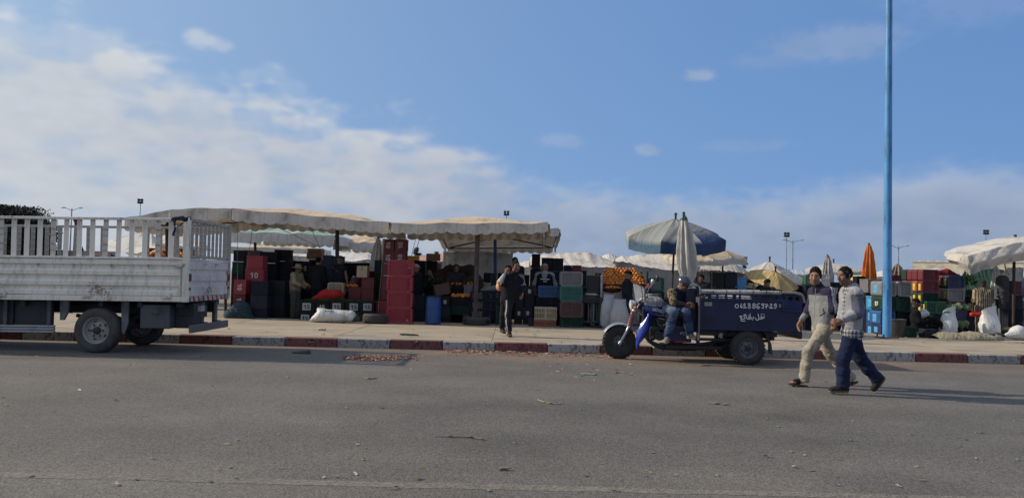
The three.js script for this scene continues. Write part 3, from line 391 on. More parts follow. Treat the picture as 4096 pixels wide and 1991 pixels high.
  for (const s of ['L', 'R']) if (o.shoe) {
    const A = K['an' + s], To = K['to' + s], d = To.clone().sub(A), fd = d.clone().setY(d.y + 0.05).normalize(), dnv = V(0, -1, 0).addScaledVector(fd, fd.y).normalize(), heel = A.clone().addScaledVector(dnv, 0.045).addScaledVector(fd, -0.03), sole = (x, y, z) => V(x, y, z).sub(heel).dot(dnv);
    if (o.shoe.sandal) {
      const so = netMesh([cap(heel.clone().addScaledVector(dnv, 0.03), To.clone().addScaledVector(dnv, 0.012).addScaledVector(fd, 0.02), 0.04, 0.045, 'sole')], 0.008, { cuts: [{ p: heel.clone().addScaledVector(dnv, 0.022), n: dnv.clone().negate(), r: 0.4 }, { p: heel.clone().addScaledVector(dnv, 0.048), n: dnv, r: 0.4 }], color: () => o.shoe.sole });
      const st = netMesh([cap(mid(heel, To, 0.62).addScaledVector(dnv, -0.012), mid(heel, To, 0.72).addScaledVector(dnv, -0.008), 0.046, 0.044), cap(A.clone().addScaledVector(fd, 0.02), A.clone().addScaledVector(fd, 0.035), 0.042, 0.042)], 0.008, { k: 0.005, color: () => o.shoe.c });
      part('sandal', join([so, st]), CLOM, t);
      if (o.bare) { const toes = []; const sd = fd.clone().cross(dnv); for (let i = 0; i < 5; i++) toes.push(cap(mid(heel, To, 0.8).addScaledVector(sd, (i - 2) * 0.016), To.clone().addScaledVector(sd, (i - 2) * 0.017).addScaledVector(fd, 0.012 - Math.abs(i - 1.4) * 0.006), 0.012, 0.011, 'toe', 0.004)); part('toe', join([netMesh(toes, 0.005, { k: 0.004, color: () => [sk[0] * 1.1, sk[1], sk[2]] })]), SKINM, t); }
    } else part('shoe', join([netMesh([cap(heel.clone().addScaledVector(dnv, 0.0), mid(heel, To, 0.6), 0.043, 0.046, 'shoe'), cap(mid(heel, To, 0.6), To, 0.046, 0.032, 'shoe'), cap(A, heel, 0.045, 0.046, 'shoe'), cap(heel.clone().addScaledVector(dnv, 0.03), To.clone().addScaledVector(dnv, 0.012), 0.042, 0.04, 'sole')], 0.009, { k: 0.02, cuts: [{ p: heel.clone().addScaledVector(dnv, 0.046), n: dnv, r: 0.4 }], color: (x, y, z) => sole(x, y, z) > 0.022 ? o.shoe.sole : o.shoe.c })]), CLOM, t);
  }
  const HL = (x, y, z) => V(x, y, z).applyQuaternion(hq).add(K.head);
  if (o.hair !== false) part('hair', join([netMesh([{ a: HL(0, 0.034 + (o.hairUp || 0), -0.014), el: [0.0795, 0.097, 0.1], q: hq, id: 'h' }, ...[-1, 1].map((s) => cap(HL(s * 0.07, 0.02, 0.022), HL(s * 0.071, -0.012, 0.018), 0.013, 0.01)), { a: HL(0, -0.048, 0.082), el: [0.074, 0.128 + (o.hairUp || 0) * 0.3, 0.084], q: hq, neg: true, k: 0.012 }, { a: HL(0, -0.12, -0.02), el: [0.14, 0.1, 0.16], q: hq, neg: true, k: 0.01 }], 0.006, { noise: (x, y, z) => 0.012 * (noise3(x * 75, y * 75, z * 75) - 0.5) + 0.006 * (noise3(x * 190, y * 190, z * 190) - 0.5), color: () => hair })]), HAIRM, t);
  if (o.hat) {
    const c = o.hat.c, g = [], k = o.hat.type;
    if (k === 'cap' || k === 'helmet') { const R = k === 'helmet' ? 1.34 : 1.13; g.push(netMesh([{ a: HL(0, 0.04, -0.012), el: [0.082 * R, 0.092 * R, 0.102 * R], q: hq, id: 'd' }], 0.009, { cuts: [{ p: HL(0, k === 'helmet' ? 0.012 : 0.046, 0), n: fy.clone().negate().addScaledVector(fz, k === 'helmet' ? 0.12 : -0.12).normalize(), r: 0.4 }], color: () => c }));
      g.push(netMesh([cap(HL(-0.05, k === 'helmet' ? 0.045 : 0.052, 0.07), HL(0.05, k === 'helmet' ? 0.045 : 0.052, 0.07), 0.045, 0.045), cap(HL(-0.03, 0.046, 0.115), HL(0.03, 0.046, 0.115), 0.04, 0.04)], 0.007, { cuts: [{ p: HL(0, 0.052, 0.1), n: fy, r: 0.4 }, { p: HL(0, 0.044, 0.1), n: fy.clone().negate(), r: 0.4 }], color: () => o.hat.visor || c })); }
    else if (k === 'beanie') g.push(netMesh([{ a: HL(0, 0.05, -0.014), el: [0.088, 0.098, 0.104], q: hq }], 0.01, { cuts: [{ p: HL(0, 0.036, 0), n: fy.clone().negate(), r: 0.4 }], color: () => c }));
    else { const b2 = lathe([[0.0, 0.135], [0.06, 0.13], [0.088, 0.11], [0.096, 0.045], [0.105, 0.038], [0.15, 0.03], [0.185, 0.022], [0.186, 0.014], [0.1, 0.026], [0.09, 0.028]], 28); b2.applyMatrix4(new THREE.Matrix4().compose(HL(0, 0.02, -0.01), hq, V(1, 1, 1))); b2.setAttribute('color', new THREE.BufferAttribute(new Float32Array(b2.attributes.position.count * 3).map((_, i) => c[i % 3]), 3)); g.push(b2); }
    part(k === 'helmet' ? 'helmet' : k === 'hat' ? 'hat' : 'cap', join(g), k === 'helmet' ? mt([1, 1, 1], 0.22, { bare: true, vc: true, coat: 0.6 }) : CLOM, t);
  }
  t.userData.frame = undefined; delete t.userData.frame;
  return { t, K, root, hq, HL };
}
// a standing, bending or sitting figure from a few numbers, facing `yaw` (0 faces the road)
function pose(x, y, z, yaw, o = {}) {
  const s = (o.h || 1.7) / 1.72, q = new THREE.Quaternion().setFromAxisAngle(V(0, 1, 0), yaw), bend = o.bend || 0, L = (a, b, c) => V(a * s, b * s, c * s).applyQuaternion(q).add(V(x, y, z));
  const ph = o.sit ? 0.5 : 0.92, up = (h, sd, f = 0) => [sd, ph + Math.cos(bend) * h - Math.sin(bend) * f * 0, Math.sin(bend) * h + f], J = {};
  const ab = o.arms || [[0.05, -0.27, 0.03, 0, -0.24, 0.08], [0.05, -0.27, 0.03, 0, -0.24, 0.08]];
  ['L', 'R'].forEach((k, i) => {
    const d = i ? -1 : 1; J['hip' + k] = L(d * 0.09, ph, 0); const st = o.step ? (i ? -o.step : o.step) : 0;
    J['kn' + k] = o.sit ? L(d * 0.13, ph + 0.02, 0.42) : L(d * 0.1, 0.5, st * 0.5 + 0.02); J['an' + k] = o.sit ? L(d * 0.13, 0.09, 0.44) : L(d * 0.1, 0.09, st); J['to' + k] = o.sit ? L(d * 0.15, 0.05, 0.6) : L(d * 0.13, 0.05, st + 0.16);
    const S = up(0.5, d * 0.185); J['sh' + k] = L(...S); const a = ab[i]; J['el' + k] = L(S[0] + d * a[0], S[1] + a[1], S[2] + a[2]); J['wr' + k] = L(S[0] + d * (a[0] + a[3]), S[1] + a[1] + a[4], S[2] + a[2] + a[5]);
  });
  J.chest = L(...up(0.36, 0)); J.neck = L(...up(0.545, 0, -0.01)); J.head = L(...up(0.69, 0, 0.025 + Math.sin(bend) * 0.03)); J.look = V(Math.sin(o.turn || 0), -(o.down || 0.1), Math.cos(o.turn || 0)).applyQuaternion(q); J.fwd = V(0, 0, 1).applyQuaternion(q);
  return J;
}

// ---------------------------------------------------------------- wheels
function wheel(parent, x, y, z, R, w, rimR, o = {}) {
  const g = new THREE.Group(); g.name = 'wheel'; g.position.set(x, y, z); g.rotation.y = o.flip ? Math.PI : 0; parent.add(g);
  const k = R - rimR, pr = [[rimR, -w * 0.38], [rimR + k * 0.3, -w * 0.47], [R - k * 0.35, -w * 0.5], [R - k * 0.08, -w * 0.42], [R, -w * 0.3], [R, w * 0.3], [R - k * 0.08, w * 0.42], [R - k * 0.35, w * 0.5], [rimR + k * 0.3, w * 0.47], [rimR, w * 0.38]];
  const ty = [lathe(pr, 40).rotateX(Math.PI / 2)], n = o.lugs || 0;
  for (let i = 0; i < n; i++) { const a = i / n * Math.PI * 2; for (const s of [-1, 1]) ty.push(box(R * 0.085, R * 0.075, w * 0.34, 0, R * 1.0, s * w * 0.3).rotateZ(a + (s > 0 ? 0.5 : 0) * Math.PI * 2 / n)); for (const s of [-1, 1]) ty.push(box(R * 0.06, R * 0.12, w * 0.05, 0, R * 0.93, s * w * 0.475).rotateZ(a + (s > 0 ? 0.5 : 0) * Math.PI * 2 / n)); }
  if (!n) for (const s of [-0.22, 0, 0.22]) ty.push(new THREE.TorusGeometry(R + 0.001, 0.008, 5, 40).translate(0, 0, s * w));
  part('tyre', ty, o.tm || RUBD, g);
  const rim = [lathe([[rimR * 1.02, -w * 0.4], [rimR * 0.94, -w * 0.36], [rimR * 0.9, 0], [rimR * 0.9, w * 0.2], [rimR * 0.97, w * 0.38], [rimR * 1.03, w * 0.41], [rimR * 1.0, w * 0.36], [rimR * 0.93, w * 0.18], [rimR * 0.86, w * 0.08], [rimR * 0.72, w * 0.04], [rimR * 0.62, w * 0.16], [rimR * 0.35, w * 0.2], [0.001, w * 0.18]], 36).rotateX(Math.PI / 2)];
  part('rim', rim, o.rm || STEEL, g);
  const hub = [lathe([[rimR * 0.3, w * 0.15], [rimR * 0.28, w * 0.34], [rimR * 0.2, w * 0.4], [0.001, w * 0.41]], 20).rotateX(Math.PI / 2)];
  for (let i = 0; i < (o.nuts || 5); i++) { const a = i / (o.nuts || 5) * 6.283; hub.push(cyl(rimR * 0.075, rimR * 0.075, 0.03, 6, Math.cos(a) * rimR * 0.46, Math.sin(a) * rimR * 0.46, w * 0.2, Math.PI / 2)); }
  for (let i = 0; i < (o.holes || 0); i++) { const a = (i + 0.5) / o.holes * 6.283; hub.push(cyl(rimR * 0.11, rimR * 0.11, 0.004, 12, Math.cos(a) * rimR * 0.66, Math.sin(a) * rimR * 0.66, w * 0.125, Math.PI / 2)); }
  part('hub', hub, o.hm || IRON, g); return g;
}

// ---------------------------------------------------------------- the slat-sided truck
{
  const t = thing('cargo_truck', 'white flatbed truck with rusty slatted cage sides passing in front of the stalls', 'truck', V(-6.88, 0, -13.5)); t.rotation.z = 0.012;
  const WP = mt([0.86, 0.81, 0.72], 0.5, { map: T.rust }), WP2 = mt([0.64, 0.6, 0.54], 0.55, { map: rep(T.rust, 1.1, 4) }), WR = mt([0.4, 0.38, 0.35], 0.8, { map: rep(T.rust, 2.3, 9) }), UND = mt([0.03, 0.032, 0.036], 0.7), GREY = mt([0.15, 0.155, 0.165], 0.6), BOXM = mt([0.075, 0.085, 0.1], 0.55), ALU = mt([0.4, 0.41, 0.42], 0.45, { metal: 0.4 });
  const zn = 0.9, zf = -0.92, x1 = 1.42, x0 = -3.55, L = x1 - x0;
  const prof = (s) => { const r = 0.04, pts = []; const e = [[0.965, 0], [1.03, 0], [1.07, -r], [1.115, -r], [1.125, 0], [1.185, 0], [1.235, -r], [1.29, -r], [1.3, 0], [1.36, 0], [1.41, -r], [1.465, -r], [1.475, 0], [1.55, 0]]; for (const [y, o] of e) pts.push([s * o, y]); pts.push([-s * 0.05, 1.55], [-s * 0.05, 0.965]); return pts; };
  const side = (z, s, wm) => { const p = part('side_panel', [extr(prof(s).map(([a, y]) => [-a, y]), L, 0).rotateY(Math.PI / 2).translate(x0, 0, z), box(0.03, 0.585, 0.028, x1 - 0.016, 1.258, z - s * 0.012), box(0.03, 0.585, 0.028, x0 + 0.016, 1.258, z - s * 0.012)], wm, t);
    part('bottom_rail', [rbx(L + 0.02, 0.088, 0.06, 0.01, (x0 + x1) / 2, 0.909, z - s * 0.02)], wm, t); return p; };
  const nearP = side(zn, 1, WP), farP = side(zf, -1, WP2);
  for (const x of [-2.2, -0.98, -0.38, 0.24, 0.86]) part('hook', [rbx(0.016, 0.05, 0.014, 0.005, x, 1.445, zn - 0.012), rbx(0.035, 0.014, 0.03, 0.005, x - 0.008, 1.472, zn - 0.006)], WR, nearP);
  for (const x of [-1.52, -0.12, 1.22]) part('hinge', [rbx(0.11, 0.022, 0.03, 0.008, x - 0.03, 0.925, zn + 0.022), rbx(0.04, 0.1, 0.024, 0.008, x + 0.03, 0.955, zn + 0.02), cyl(0.015, 0.015, 0.07, 8, x, 0.94, zn + 0.03, 0, 0, Math.PI / 2)], WP2, nearP);
  for (const x of [-1.5, -0.1, 1.3]) part('hinge', [rbx(0.12, 0.02, 0.03, 0.007, x, 1.565, zn + 0.012), cyl(0.012, 0.012, 0.09, 8, x, 1.575, zn + 0.02, 0, 0, Math.PI / 2)], WP2, nearP);
  // slatted cage
  part('cage_rail', [rbx(L, 0.045, 0.04, 0.008, (x0 + x1) / 2, 2.235, zn - 0.03), rbx(L, 0.035, 0.04, 0.008, (x0 + x1) / 2, 1.585, zn - 0.03)], WP, t);
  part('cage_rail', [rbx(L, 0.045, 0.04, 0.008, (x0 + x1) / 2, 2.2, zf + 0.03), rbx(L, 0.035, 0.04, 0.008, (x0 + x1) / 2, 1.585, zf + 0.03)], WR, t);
  const slg = mrg([rbx(0.08, 0.64, 0.022, 0.005)]), slf = mrg([rbx(0.075, 0.6, 0.022, 0.005)]), sle = mrg([rbx(0.022, 0.62, 0.085, 0.005)]);
  for (let k = 0; k < 22; k++) { const s = part('slat', slg, k % 4 === 1 ? WP2 : WP, t); s.position.set(1.2 - 0.219 * k, 1.905, zn - 0.062 + rr(-0.004, 0.004)); s.rotation.z = rr(-0.012, 0.012); }
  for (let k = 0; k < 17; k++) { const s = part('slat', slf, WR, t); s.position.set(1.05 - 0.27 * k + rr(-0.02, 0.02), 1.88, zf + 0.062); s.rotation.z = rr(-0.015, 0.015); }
  { const s = part('slat', [rbx(0.045, 0.58, 0.02, 0.005)], WR, t, 'thin rusty slat beside the corner post'); s.position.set(1.315, 1.875, zn - 0.06); s.rotation.z = 0.02; }
  // rear corner posts, tailgate and its slats
  for (const [z, m] of [[zn - 0.02, WP], [zf + 0.02, WR]]) part('corner_post', [rbx(0.11, 1.42, 0.07, 0.012, 1.485, 1.57, z), rbx(0.03, 1.36, 0.03, 0.006, 1.53, 1.58, z + (z > 0 ? 0.04 : -0.04))], m, t);
  const tail = part('tailgate', [extr([[0, 0.965], [0, 1.12], [-0.022, 1.13], [-0.022, 1.2], [0, 1.21], [0, 1.32], [-0.022, 1.33], [-0.022, 1.4], [0, 1.41], [0, 1.55], [-0.05, 1.55], [-0.05, 0.965]], 1.68).translate(1.53, 0, -0.85), rbx(0.05, 0.03, 1.68, 0.006, 1.52, 1.57, -0.01)], mt([0.66, 0.66, 0.67], 0.5, { map: T.rust }), t);
  for (const z of [0.25, -0.25]) part('hook', [tube([V(1.535, 1.5, z - 0.03), V(1.57, 1.5, z - 0.03), V(1.57, 1.5, z + 0.03), V(1.535, 1.5, z + 0.03)], 0.008, 6, 12)], WR, tail);
  part('cage_rail', [rbx(0.05, 0.06, 1.7, 0.01, 1.5, 2.235, -0.01)], WR, t); part('cage_rail', [rbx(0.04, 0.05, 1.7, 0.01, 1.5, 1.62, -0.01)], WR, t);
  for (let k = 0; k < 9; k++) { const s = part('slat', sle, WR, t); s.position.set(1.495, 1.92, 0.7 - 0.178 * k); s.rotation.x = rr(-0.015, 0.015); }
  const strip = part('reflector_strip', [box(0.006, 0.085, 1.6, 1.535, 0.912, -0.01)], mt([0.55, 0.5, 0.5], 0.5), t), redR = mt([0.3, 0.04, 0.03], 0.4);
  for (let k = 0; k < 8; k++) part('stripe', [extr([[0, 0], [0.06, 0], [0.1, 0.083], [0.04, 0.083]], 0.002).rotateY(-Math.PI / 2).translate(1.5405, 0.871, -0.78 + k * 0.2)], redR, strip);
  for (const z of [0.86, -0.86]) part('tail_light', [rbx(0.03, 0.13, 0.06, 0.01, 1.548, 1.27, z), rbx(0.02, 0.05, 0.04, 0.008, 1.548, 1.08, z)], mt([0.16, 0.03, 0.02], 0.35, { coat: 0.5 }), t);
  // rags and cord tied to the corner
  part('tied_rag', [netMesh([cap(V(1.25, 2.24, zn), V(1.4, 2.26, zn), 0.035, 0.03), cap(V(1.44, 2.24, zn), V(1.52, 2.25, zn), 0.045, 0.035), cap(V(1.28, 2.22, zn + 0.02), V(1.3, 2.08, zn + 0.02), 0.02, 0.012), cap(V(1.3, 2.08, zn + 0.02), V(1.27, 1.98, zn + 0.02), 0.015, 0.02)], 0.012, { noise: foldNoise(0.012, 18) })], mt([0.03, 0.035, 0.055], 0.9), t);
  part('tied_rag', [netMesh([cap(V(-2.15, 2.24, zn), V(-2.12, 2.12, zn), 0.03, 0.02)], 0.012, { noise: foldNoise(0.01, 18) })], mt([0.12, 0.03, 0.03], 0.9), t);
  part('latch_chain', [tube([V(1.3, 1.46, zn + 0.02), V(1.36, 1.43, zn + 0.03), V(1.43, 1.45, zn + 0.03), V(1.47, 1.49, zn + 0.03)], 0.014, 6, 16)], WR, t); part('gap_cover', [tube([V(1.42, 1.4, zn + 0.028), V(1.425, 1.1, zn + 0.028), V(1.42, 0.95, zn + 0.028)], 0.006, 5, 12)], WR, t);
  part('bed_floor', [box(5.06, 0.08, 1.74, -1.03, 0.905, -0.01)], UND, t);
  part('bulkhead', [box(0.05, 1.4, 1.74, x0 - 0.02, 1.57, -0.01)], WP2, t);
  // underside
  const ch = [box(5.6, 0.16, 0.09, -1.3, 0.72, 0.36), box(5.6, 0.16, 0.09, -1.3, 0.72, -0.36)]; for (let x = -3.2; x < 1.5; x += 0.65) ch.push(box(0.07, 0.1, 1.66, x, 0.82, -0.01));
  ch.push(box(0.12, 0.14, 1.5, 0, 0.4, 0), cyl(0.14, 0.14, 0.3, 16, 0, 0.4, 0, Math.PI / 2)); for (const z of [0.45, -0.45]) ch.push(tube([V(-0.55, 0.6, z), V(0, 0.44, z), V(0.55, 0.6, z)], 0.035, 6, 16));
  part('chassis', ch, UND, t);
  part('side_guard', [rbx(2.6, 0.03, 0.05, 0.008, -2.0, 0.43, 0.82), rbx(2.6, 0.03, 0.05, 0.008, -2.0, 0.385, 0.82), rbx(2.6, 0.03, 0.05, 0.008, -2.0, 0.34, 0.82), box(2.56, 0.11, 0.02, -2.0, 0.385, 0.8)], ALU, t);
  part('side_skirt', [box(2.5, 0.4, 0.03, -2.05, 0.64, 0.7), box(0.1, 0.42, 0.03, -1.5, 0.65, 0.74), box(0.1, 0.42, 0.03, -2.5, 0.65, 0.74)], UND, t);
  for (const x of [-0.82, -1.55]) part('support', [box(0.06, 0.42, 0.03, x, 0.65, 0.79)], BOXM, t);
  part('fender', [extr([[-0.62, 0.86], [-0.48, 0.86], [-0.5, 0.66], [-0.56, 0.54], [-0.62, 0.54]], 0.04, 0.004).translate(0, 0, 0.78)], GREY, t);
  part('mud_flap', [extr([[0.38, 0.86], [0.5, 0.86], [0.5, 0.5], [0.44, 0.32], [0.4, 0.34]], 0.03, 0.004).translate(0, 0, 0.76)], GREY, t);
  part('tool_box', [rbx(0.5, 0.4, 0.5, 0.02, 0.95, 0.61, 0.55), rbx(0.13, 0.1, 0.02, 0.01, 0.95, 0.7, 0.806)], BOXM, t);
  part('battery_box', [rbx(0.32, 0.42, 0.4, 0.02, 1.36, 0.62, 0.42), rbx(0.22, 0.2, 0.02, 0.01, 1.38, 0.72, 0.63)], UND, t);
  part('number_plate_holder', [box(0.03, 0.2, 0.5, 1.5, 0.68, 0.28)], UND, t); part('number_plate', [box(0.008, 0.1, 0.3, 1.52, 0.735, 0.3)], mt([0.45, 0.46, 0.48], 0.5), t);
  for (const z of [0.12, -0.48]) part('bumper_bracket', [rbx(0.07, 0.42, 0.1, 0.01, 1.45, 0.62, z), box(0.1, 0.12, 0.1, 1.5, 0.43, z)], GREY, t);
  part('bumper_bar', [rbx(0.06, 0.13, 1.62, 0.012, 1.56, 0.41, 0.02)], mt([0.12, 0.13, 0.145], 0.55), t);
  const rm = mt([0.34, 0.33, 0.31], 0.6, { map: T.rust }), wo = { rm, hm: mt([0.05, 0.045, 0.04], 0.7), nuts: 6, holes: 5, tm: mt([0.085, 0.08, 0.075], 0.9) };
  wheel(t, 0, 0.37, 0.76, 0.37, 0.24, 0.215, wo); wheel(t, 0, 0.37, -0.78, 0.37, 0.24, 0.215, { ...wo, flip: true }); wheel(t, -3.6, 0.36, 0.72, 0.36, 0.22, 0.21, wo); wheel(t, -3.6, 0.36, -0.74, 0.36, 0.22, 0.21, { ...wo, flip: true });
  part('cab', [extr([[-5.1, 0.45], [-4.1, 0.45], [-4.0, 0.8], [-3.2, 0.8], [-3.62, 0.82], [-3.62, 2.15], [-3.75, 2.22], [-4.6, 2.2], [-4.98, 1.45], [-5.12, 1.2]], 1.7, 0.03).translate(0, 0, -0.86)], WP, t);
  part('cab_window', [extr([[-4.0, 1.42], [-3.85, 2.0], [-4.45, 2.0], [-4.72, 1.45]].reverse(), 0.01).translate(0, 0, 0.875)], mt([0.02, 0.025, 0.03], 0.1, { bare: true }), t);
}

// ---------------------------------------------------------------- the blue cargo tricycle
const c5 = (x, y, d) => at(2350 + 0.55916 * x, 800 + 0.55916 * y, d);
{
  const o0 = c5(230, 1125, 13.85); o0.y = 0;
  const t = thing('cargo_tricycle', 'blue motor tricycle with a lettered cargo box parked at the kerb', 'tricycle', o0), q = (x, y, d) => c5(x, y, d).sub(o0);
  const BLU = mt([0.01, 0.028, 0.2], 0.28, { coat: 0.6 }), BOXB = mt([0.009, 0.014, 0.06], 0.5), NAVY = mt([0.008, 0.012, 0.035], 0.5), GREYM = metal(0.34, 0.35, 0.36, 0.45, 0.8), DARK = mt([0.02, 0.02, 0.023], 0.5), SIL = mt([0.5, 0.52, 0.55], 0.3, { metal: 0.7 }), PAINT = mt([0.62, 0.63, 0.63], 0.7, { bare: true });
  const C = 13.85;
  const fw = q(228, 1012, C); wheel(t, fw.x, 0.3, fw.z, 0.3, 0.14, 0.165, { lugs: 26, rm: mt([0.045, 0.045, 0.05], 0.5), hm: GREYM, nuts: 4, tm: mt([0.03, 0.03, 0.03], 0.85) });
  const rw = q(1146, 1072, 13.3); for (const [z, f] of [[rw.z, false], [rw.z - 1.12, true]]) wheel(t, rw.x, 0.29, z, 0.29, 0.16, 0.165, { lugs: 30, rm: mt([0.13, 0.135, 0.145], 0.5), hm: IRON, nuts: 5, holes: 6, flip: f, tm: mt([0.045, 0.042, 0.04], 0.85) });
  part('rear_axle', [bar(V(rw.x, 0.29, rw.z - 0.05), V(rw.x, 0.29, rw.z - 1.07), 0.04, 10), sph(0.12, rw.x, 0.29, rw.z - 0.56)], DARK, t);
  // fork, springs, fender
  for (const s of [1, -1]) {
    const d = C - s * 0.105, a = q(232, 1025, d), b = q(300, 905, d), c = q(330, 800, d), e = q(378, 730, d);
    part('fork_leg', [bar(a, b, 0.027, 12, 0.03), sph(0.036, a.x, a.y, a.z), rbx(0.05, 0.05, 0.045, 0.01, a.x, a.y, a.z)], SIL, t);
    part('fork_tube', [bar(b, e, 0.02, 10)], CHROME, t);
    const pts = [], n = 9; const ax = c.clone().sub(b).normalize(), u = V(0, 0, 1), w = ax.clone().cross(u); for (let i = 0; i <= n * 12; i++) { const k = i / (n * 12), an = k * n * 6.283; pts.push(b.clone().lerp(q(332, 795, d), k).addScaledVector(u, Math.cos(an) * 0.045).addScaledVector(w, Math.sin(an) * 0.045)); }
    part('fork_spring', [new THREE.TubeGeometry(new THREE.CatmullRomCurve3(pts), n * 14, 0.0085, 6)], metal(0.55, 0.3, 0.3, 0.3, 0.7), t);
    part('spring_core', [bar(b, q(332, 795, d), 0.03, 10)], mt([0.25, 0.02, 0.02], 0.4), t);
    part('spring_cap', [bar(b.clone().addScaledVector(ax, -0.012), b.clone().addScaledVector(ax, 0.012), 0.05, 14), bar(q(334, 800, d), q(340, 786, d), 0.05, 14)], CHROME, t);
  }
  part('fork_brace', [bar(q(378, 730, C - 0.13), q(378, 730, C + 0.13), 0.03, 8), rbx(0.1, 0.05, 0.28, 0.02, q(385, 745, C).x, q(385, 745, C).y, q(385, 745, C).z)], DARK, t);
  { const R = 0.355, P = (a, w) => V(fw.x + Math.cos(a) * R, 0.3 + Math.sin(a) * R + 0.015 * Math.cos(w * Math.PI), fw.z + w * 0.1); part('front_fender', [surf((u, v) => { const a = mix(2.55, 0.62, u), k = v * 2 - 1; return V(fw.x + Math.cos(a) * (R - 0.03 * k * k), 0.3 + Math.sin(a) * (R - 0.03 * k * k), fw.z + k * 0.095); }, 28, 8), surf((u, v) => { const a = mix(2.55, 0.62, u), k = v * 2 - 1; return V(fw.x + Math.cos(a) * (R - 0.008 - 0.03 * k * k), 0.3 + Math.sin(a) * (R - 0.008 - 0.03 * k * k), fw.z + k * 0.092); }, 28, 8)], mt([0.42, 0.44, 0.47], 0.3, { metal: 0.5 }), t);
    part('mud_flap', [surf((u, v) => { const a = mix(0.62, 0.1, u), k = v * 2 - 1; return V(fw.x + Math.cos(a) * R * 1.02, 0.3 + Math.sin(a) * R - u * 0.08, fw.z + k * 0.08); }, 8, 3)], RUB, t); }
  // headlamp, indicators, windscreen, bars
  { const h = q(322, 752, C), g = new THREE.Group(); g.name = 'headlamp'; t.add(g); g.position.copy(h); part('lamp_shell', [lathe([[0.002, 0.11], [0.05, 0.105], [0.085, 0.07], [0.1, 0.02], [0.105, 0], [0.098, -0.006], [0.09, 0.004]], 24).rotateZ(-Math.PI / 2).translate(-0.03, 0, 0).rotateZ(0.12)], CHROME, g); part('lens', [lathe([[0.001, -0.03], [0.05, -0.022], [0.092, 0]], 24).rotateZ(-Math.PI / 2).translate(-0.03, 0, 0).rotateZ(0.12)], mt([0.6, 0.62, 0.62], 0.1, { bare: true, coat: 0.8 }), g);
    for (const s of [1, -1]) { const p = q(345, 772, C - s * 0.14); part('indicator', [sph(0.03, p.x, p.y, p.z, 1.3, 1, 1), bar(p, p.clone().add(V(0.04, 0.03, -s * 0.08)), 0.01, 6)], mt([0.75, 0.25, 0.02], 0.25, { coat: 0.5 }), t); } }
  part('windscreen', [surf((u, v) => { const k = u * 2 - 1, y = v, p = q(mix(348, 322, y * 0.8) + Math.abs(k) * mix(46, 66, y), mix(735, 600, y) + Math.abs(k) ** 2 * mix(-10, 24, y), C); return p.add(V(0, 0, k * mix(0.2, 0.24, y) * (1 - 0.35 * y * y))); }, 16, 10)], (() => { const m = new THREE.MeshPhysicalMaterial({ roughness: 0.12, transmission: 0.8, thickness: 0, side: THREE.DoubleSide, ior: 1.5 }); m.color.setRGB(0.9, 0.93, 0.96); return m; })(), t);
  part('screen_trim', [tube([q(396, 742, C - 0.2), q(385, 625, C - 0.24), q(335, 590, C - 0.1), q(328, 582, C), q(335, 590, C + 0.1), q(385, 625, C + 0.24), q(396, 742, C + 0.2)], 0.006, 5, 40)], DARK, t);
  part('handlebar', [tube([q(505, 678, C - 0.38), q(455, 675, C - 0.26), q(415, 690, C - 0.1), q(412, 692, C + 0.1), q(455, 675, C + 0.26), q(505, 678, C + 0.38)], 0.013, 8, 40)], CHROME, t);
  for (const s of [1, -1]) { part('grip', [bar(q(468, 676, C - s * 0.3), q(512, 679, C - s * 0.4), 0.021, 10), sph(0.02, q(517, 680, C - s * 0.41).x, q(517, 680, C - s * 0.41).y, q(517, 680, C - s * 0.41).z)], RUB, t); part('brake_lever', [tube([q(455, 682, C - s * 0.26), q(440, 690, C - s * 0.33), q(490, 705, C - s * 0.4)], 0.007, 6, 14)], SIL, t);
    const m0 = q(430, 685, C - s * 0.24), m1 = s > 0 ? q(438, 640, C - 0.3) : q(480, 590, C + 0.4), m2 = s > 0 ? q(466, 600, C - 0.36) : q(500, 570, C + 0.45); part('mirror', [tube([m0, m1, m2], 0.007, 6, 16), netMesh([{ a: m2.clone().add(V(0, 0.03, 0)), el: [0.035, 0.07, 0.055] }], 0.01)], s > 0 ? mt([0.45, 0.46, 0.47], 0.25, { metal: 0.6 }) : DARK, t); }
  part('wrapped_cloth', [netMesh([cap(q(432, 640, C), q(450, 655, C), 0.06, 0.05), cap(q(440, 620, C - 0.05), q(445, 640, C - 0.05), 0.035, 0.03)], 0.012, { noise: foldNoise(0.012, 20) })], mt([0.05, 0.05, 0.09], 0.9), t);
  part('red_rag', [netMesh([cap(q(440, 610, C - 0.1), q(442, 622, C - 0.1), 0.03, 0.025)], 0.01, { noise: foldNoise(0.01, 24) })], mt([0.45, 0.03, 0.06], 0.9), t);
  part('dashboard', [rbx(0.14, 0.09, 0.2, 0.03, q(400, 690, C).x, q(400, 690, C).y, q(400, 690, C).z, 0, 0, -0.5)], DARK, t);
  for (const [a, b, c] of [[q(395, 700, C - 0.12), q(360, 760, C - 0.14), q(420, 800, C - 0.1)], [q(440, 690, C - 0.28), q(360, 740, C - 0.16), q(345, 800, C - 0.13)], [q(430, 690, C - 0.25), q(400, 740, C - 0.2), q(440, 790, C - 0.12)], [q(350, 830, C - 0.16), q(362, 900, C - 0.18), q(300, 935, C - 0.15)]]) part('cable', [tube([a, b, c], 0.006, 5, 18)], RUB, t);
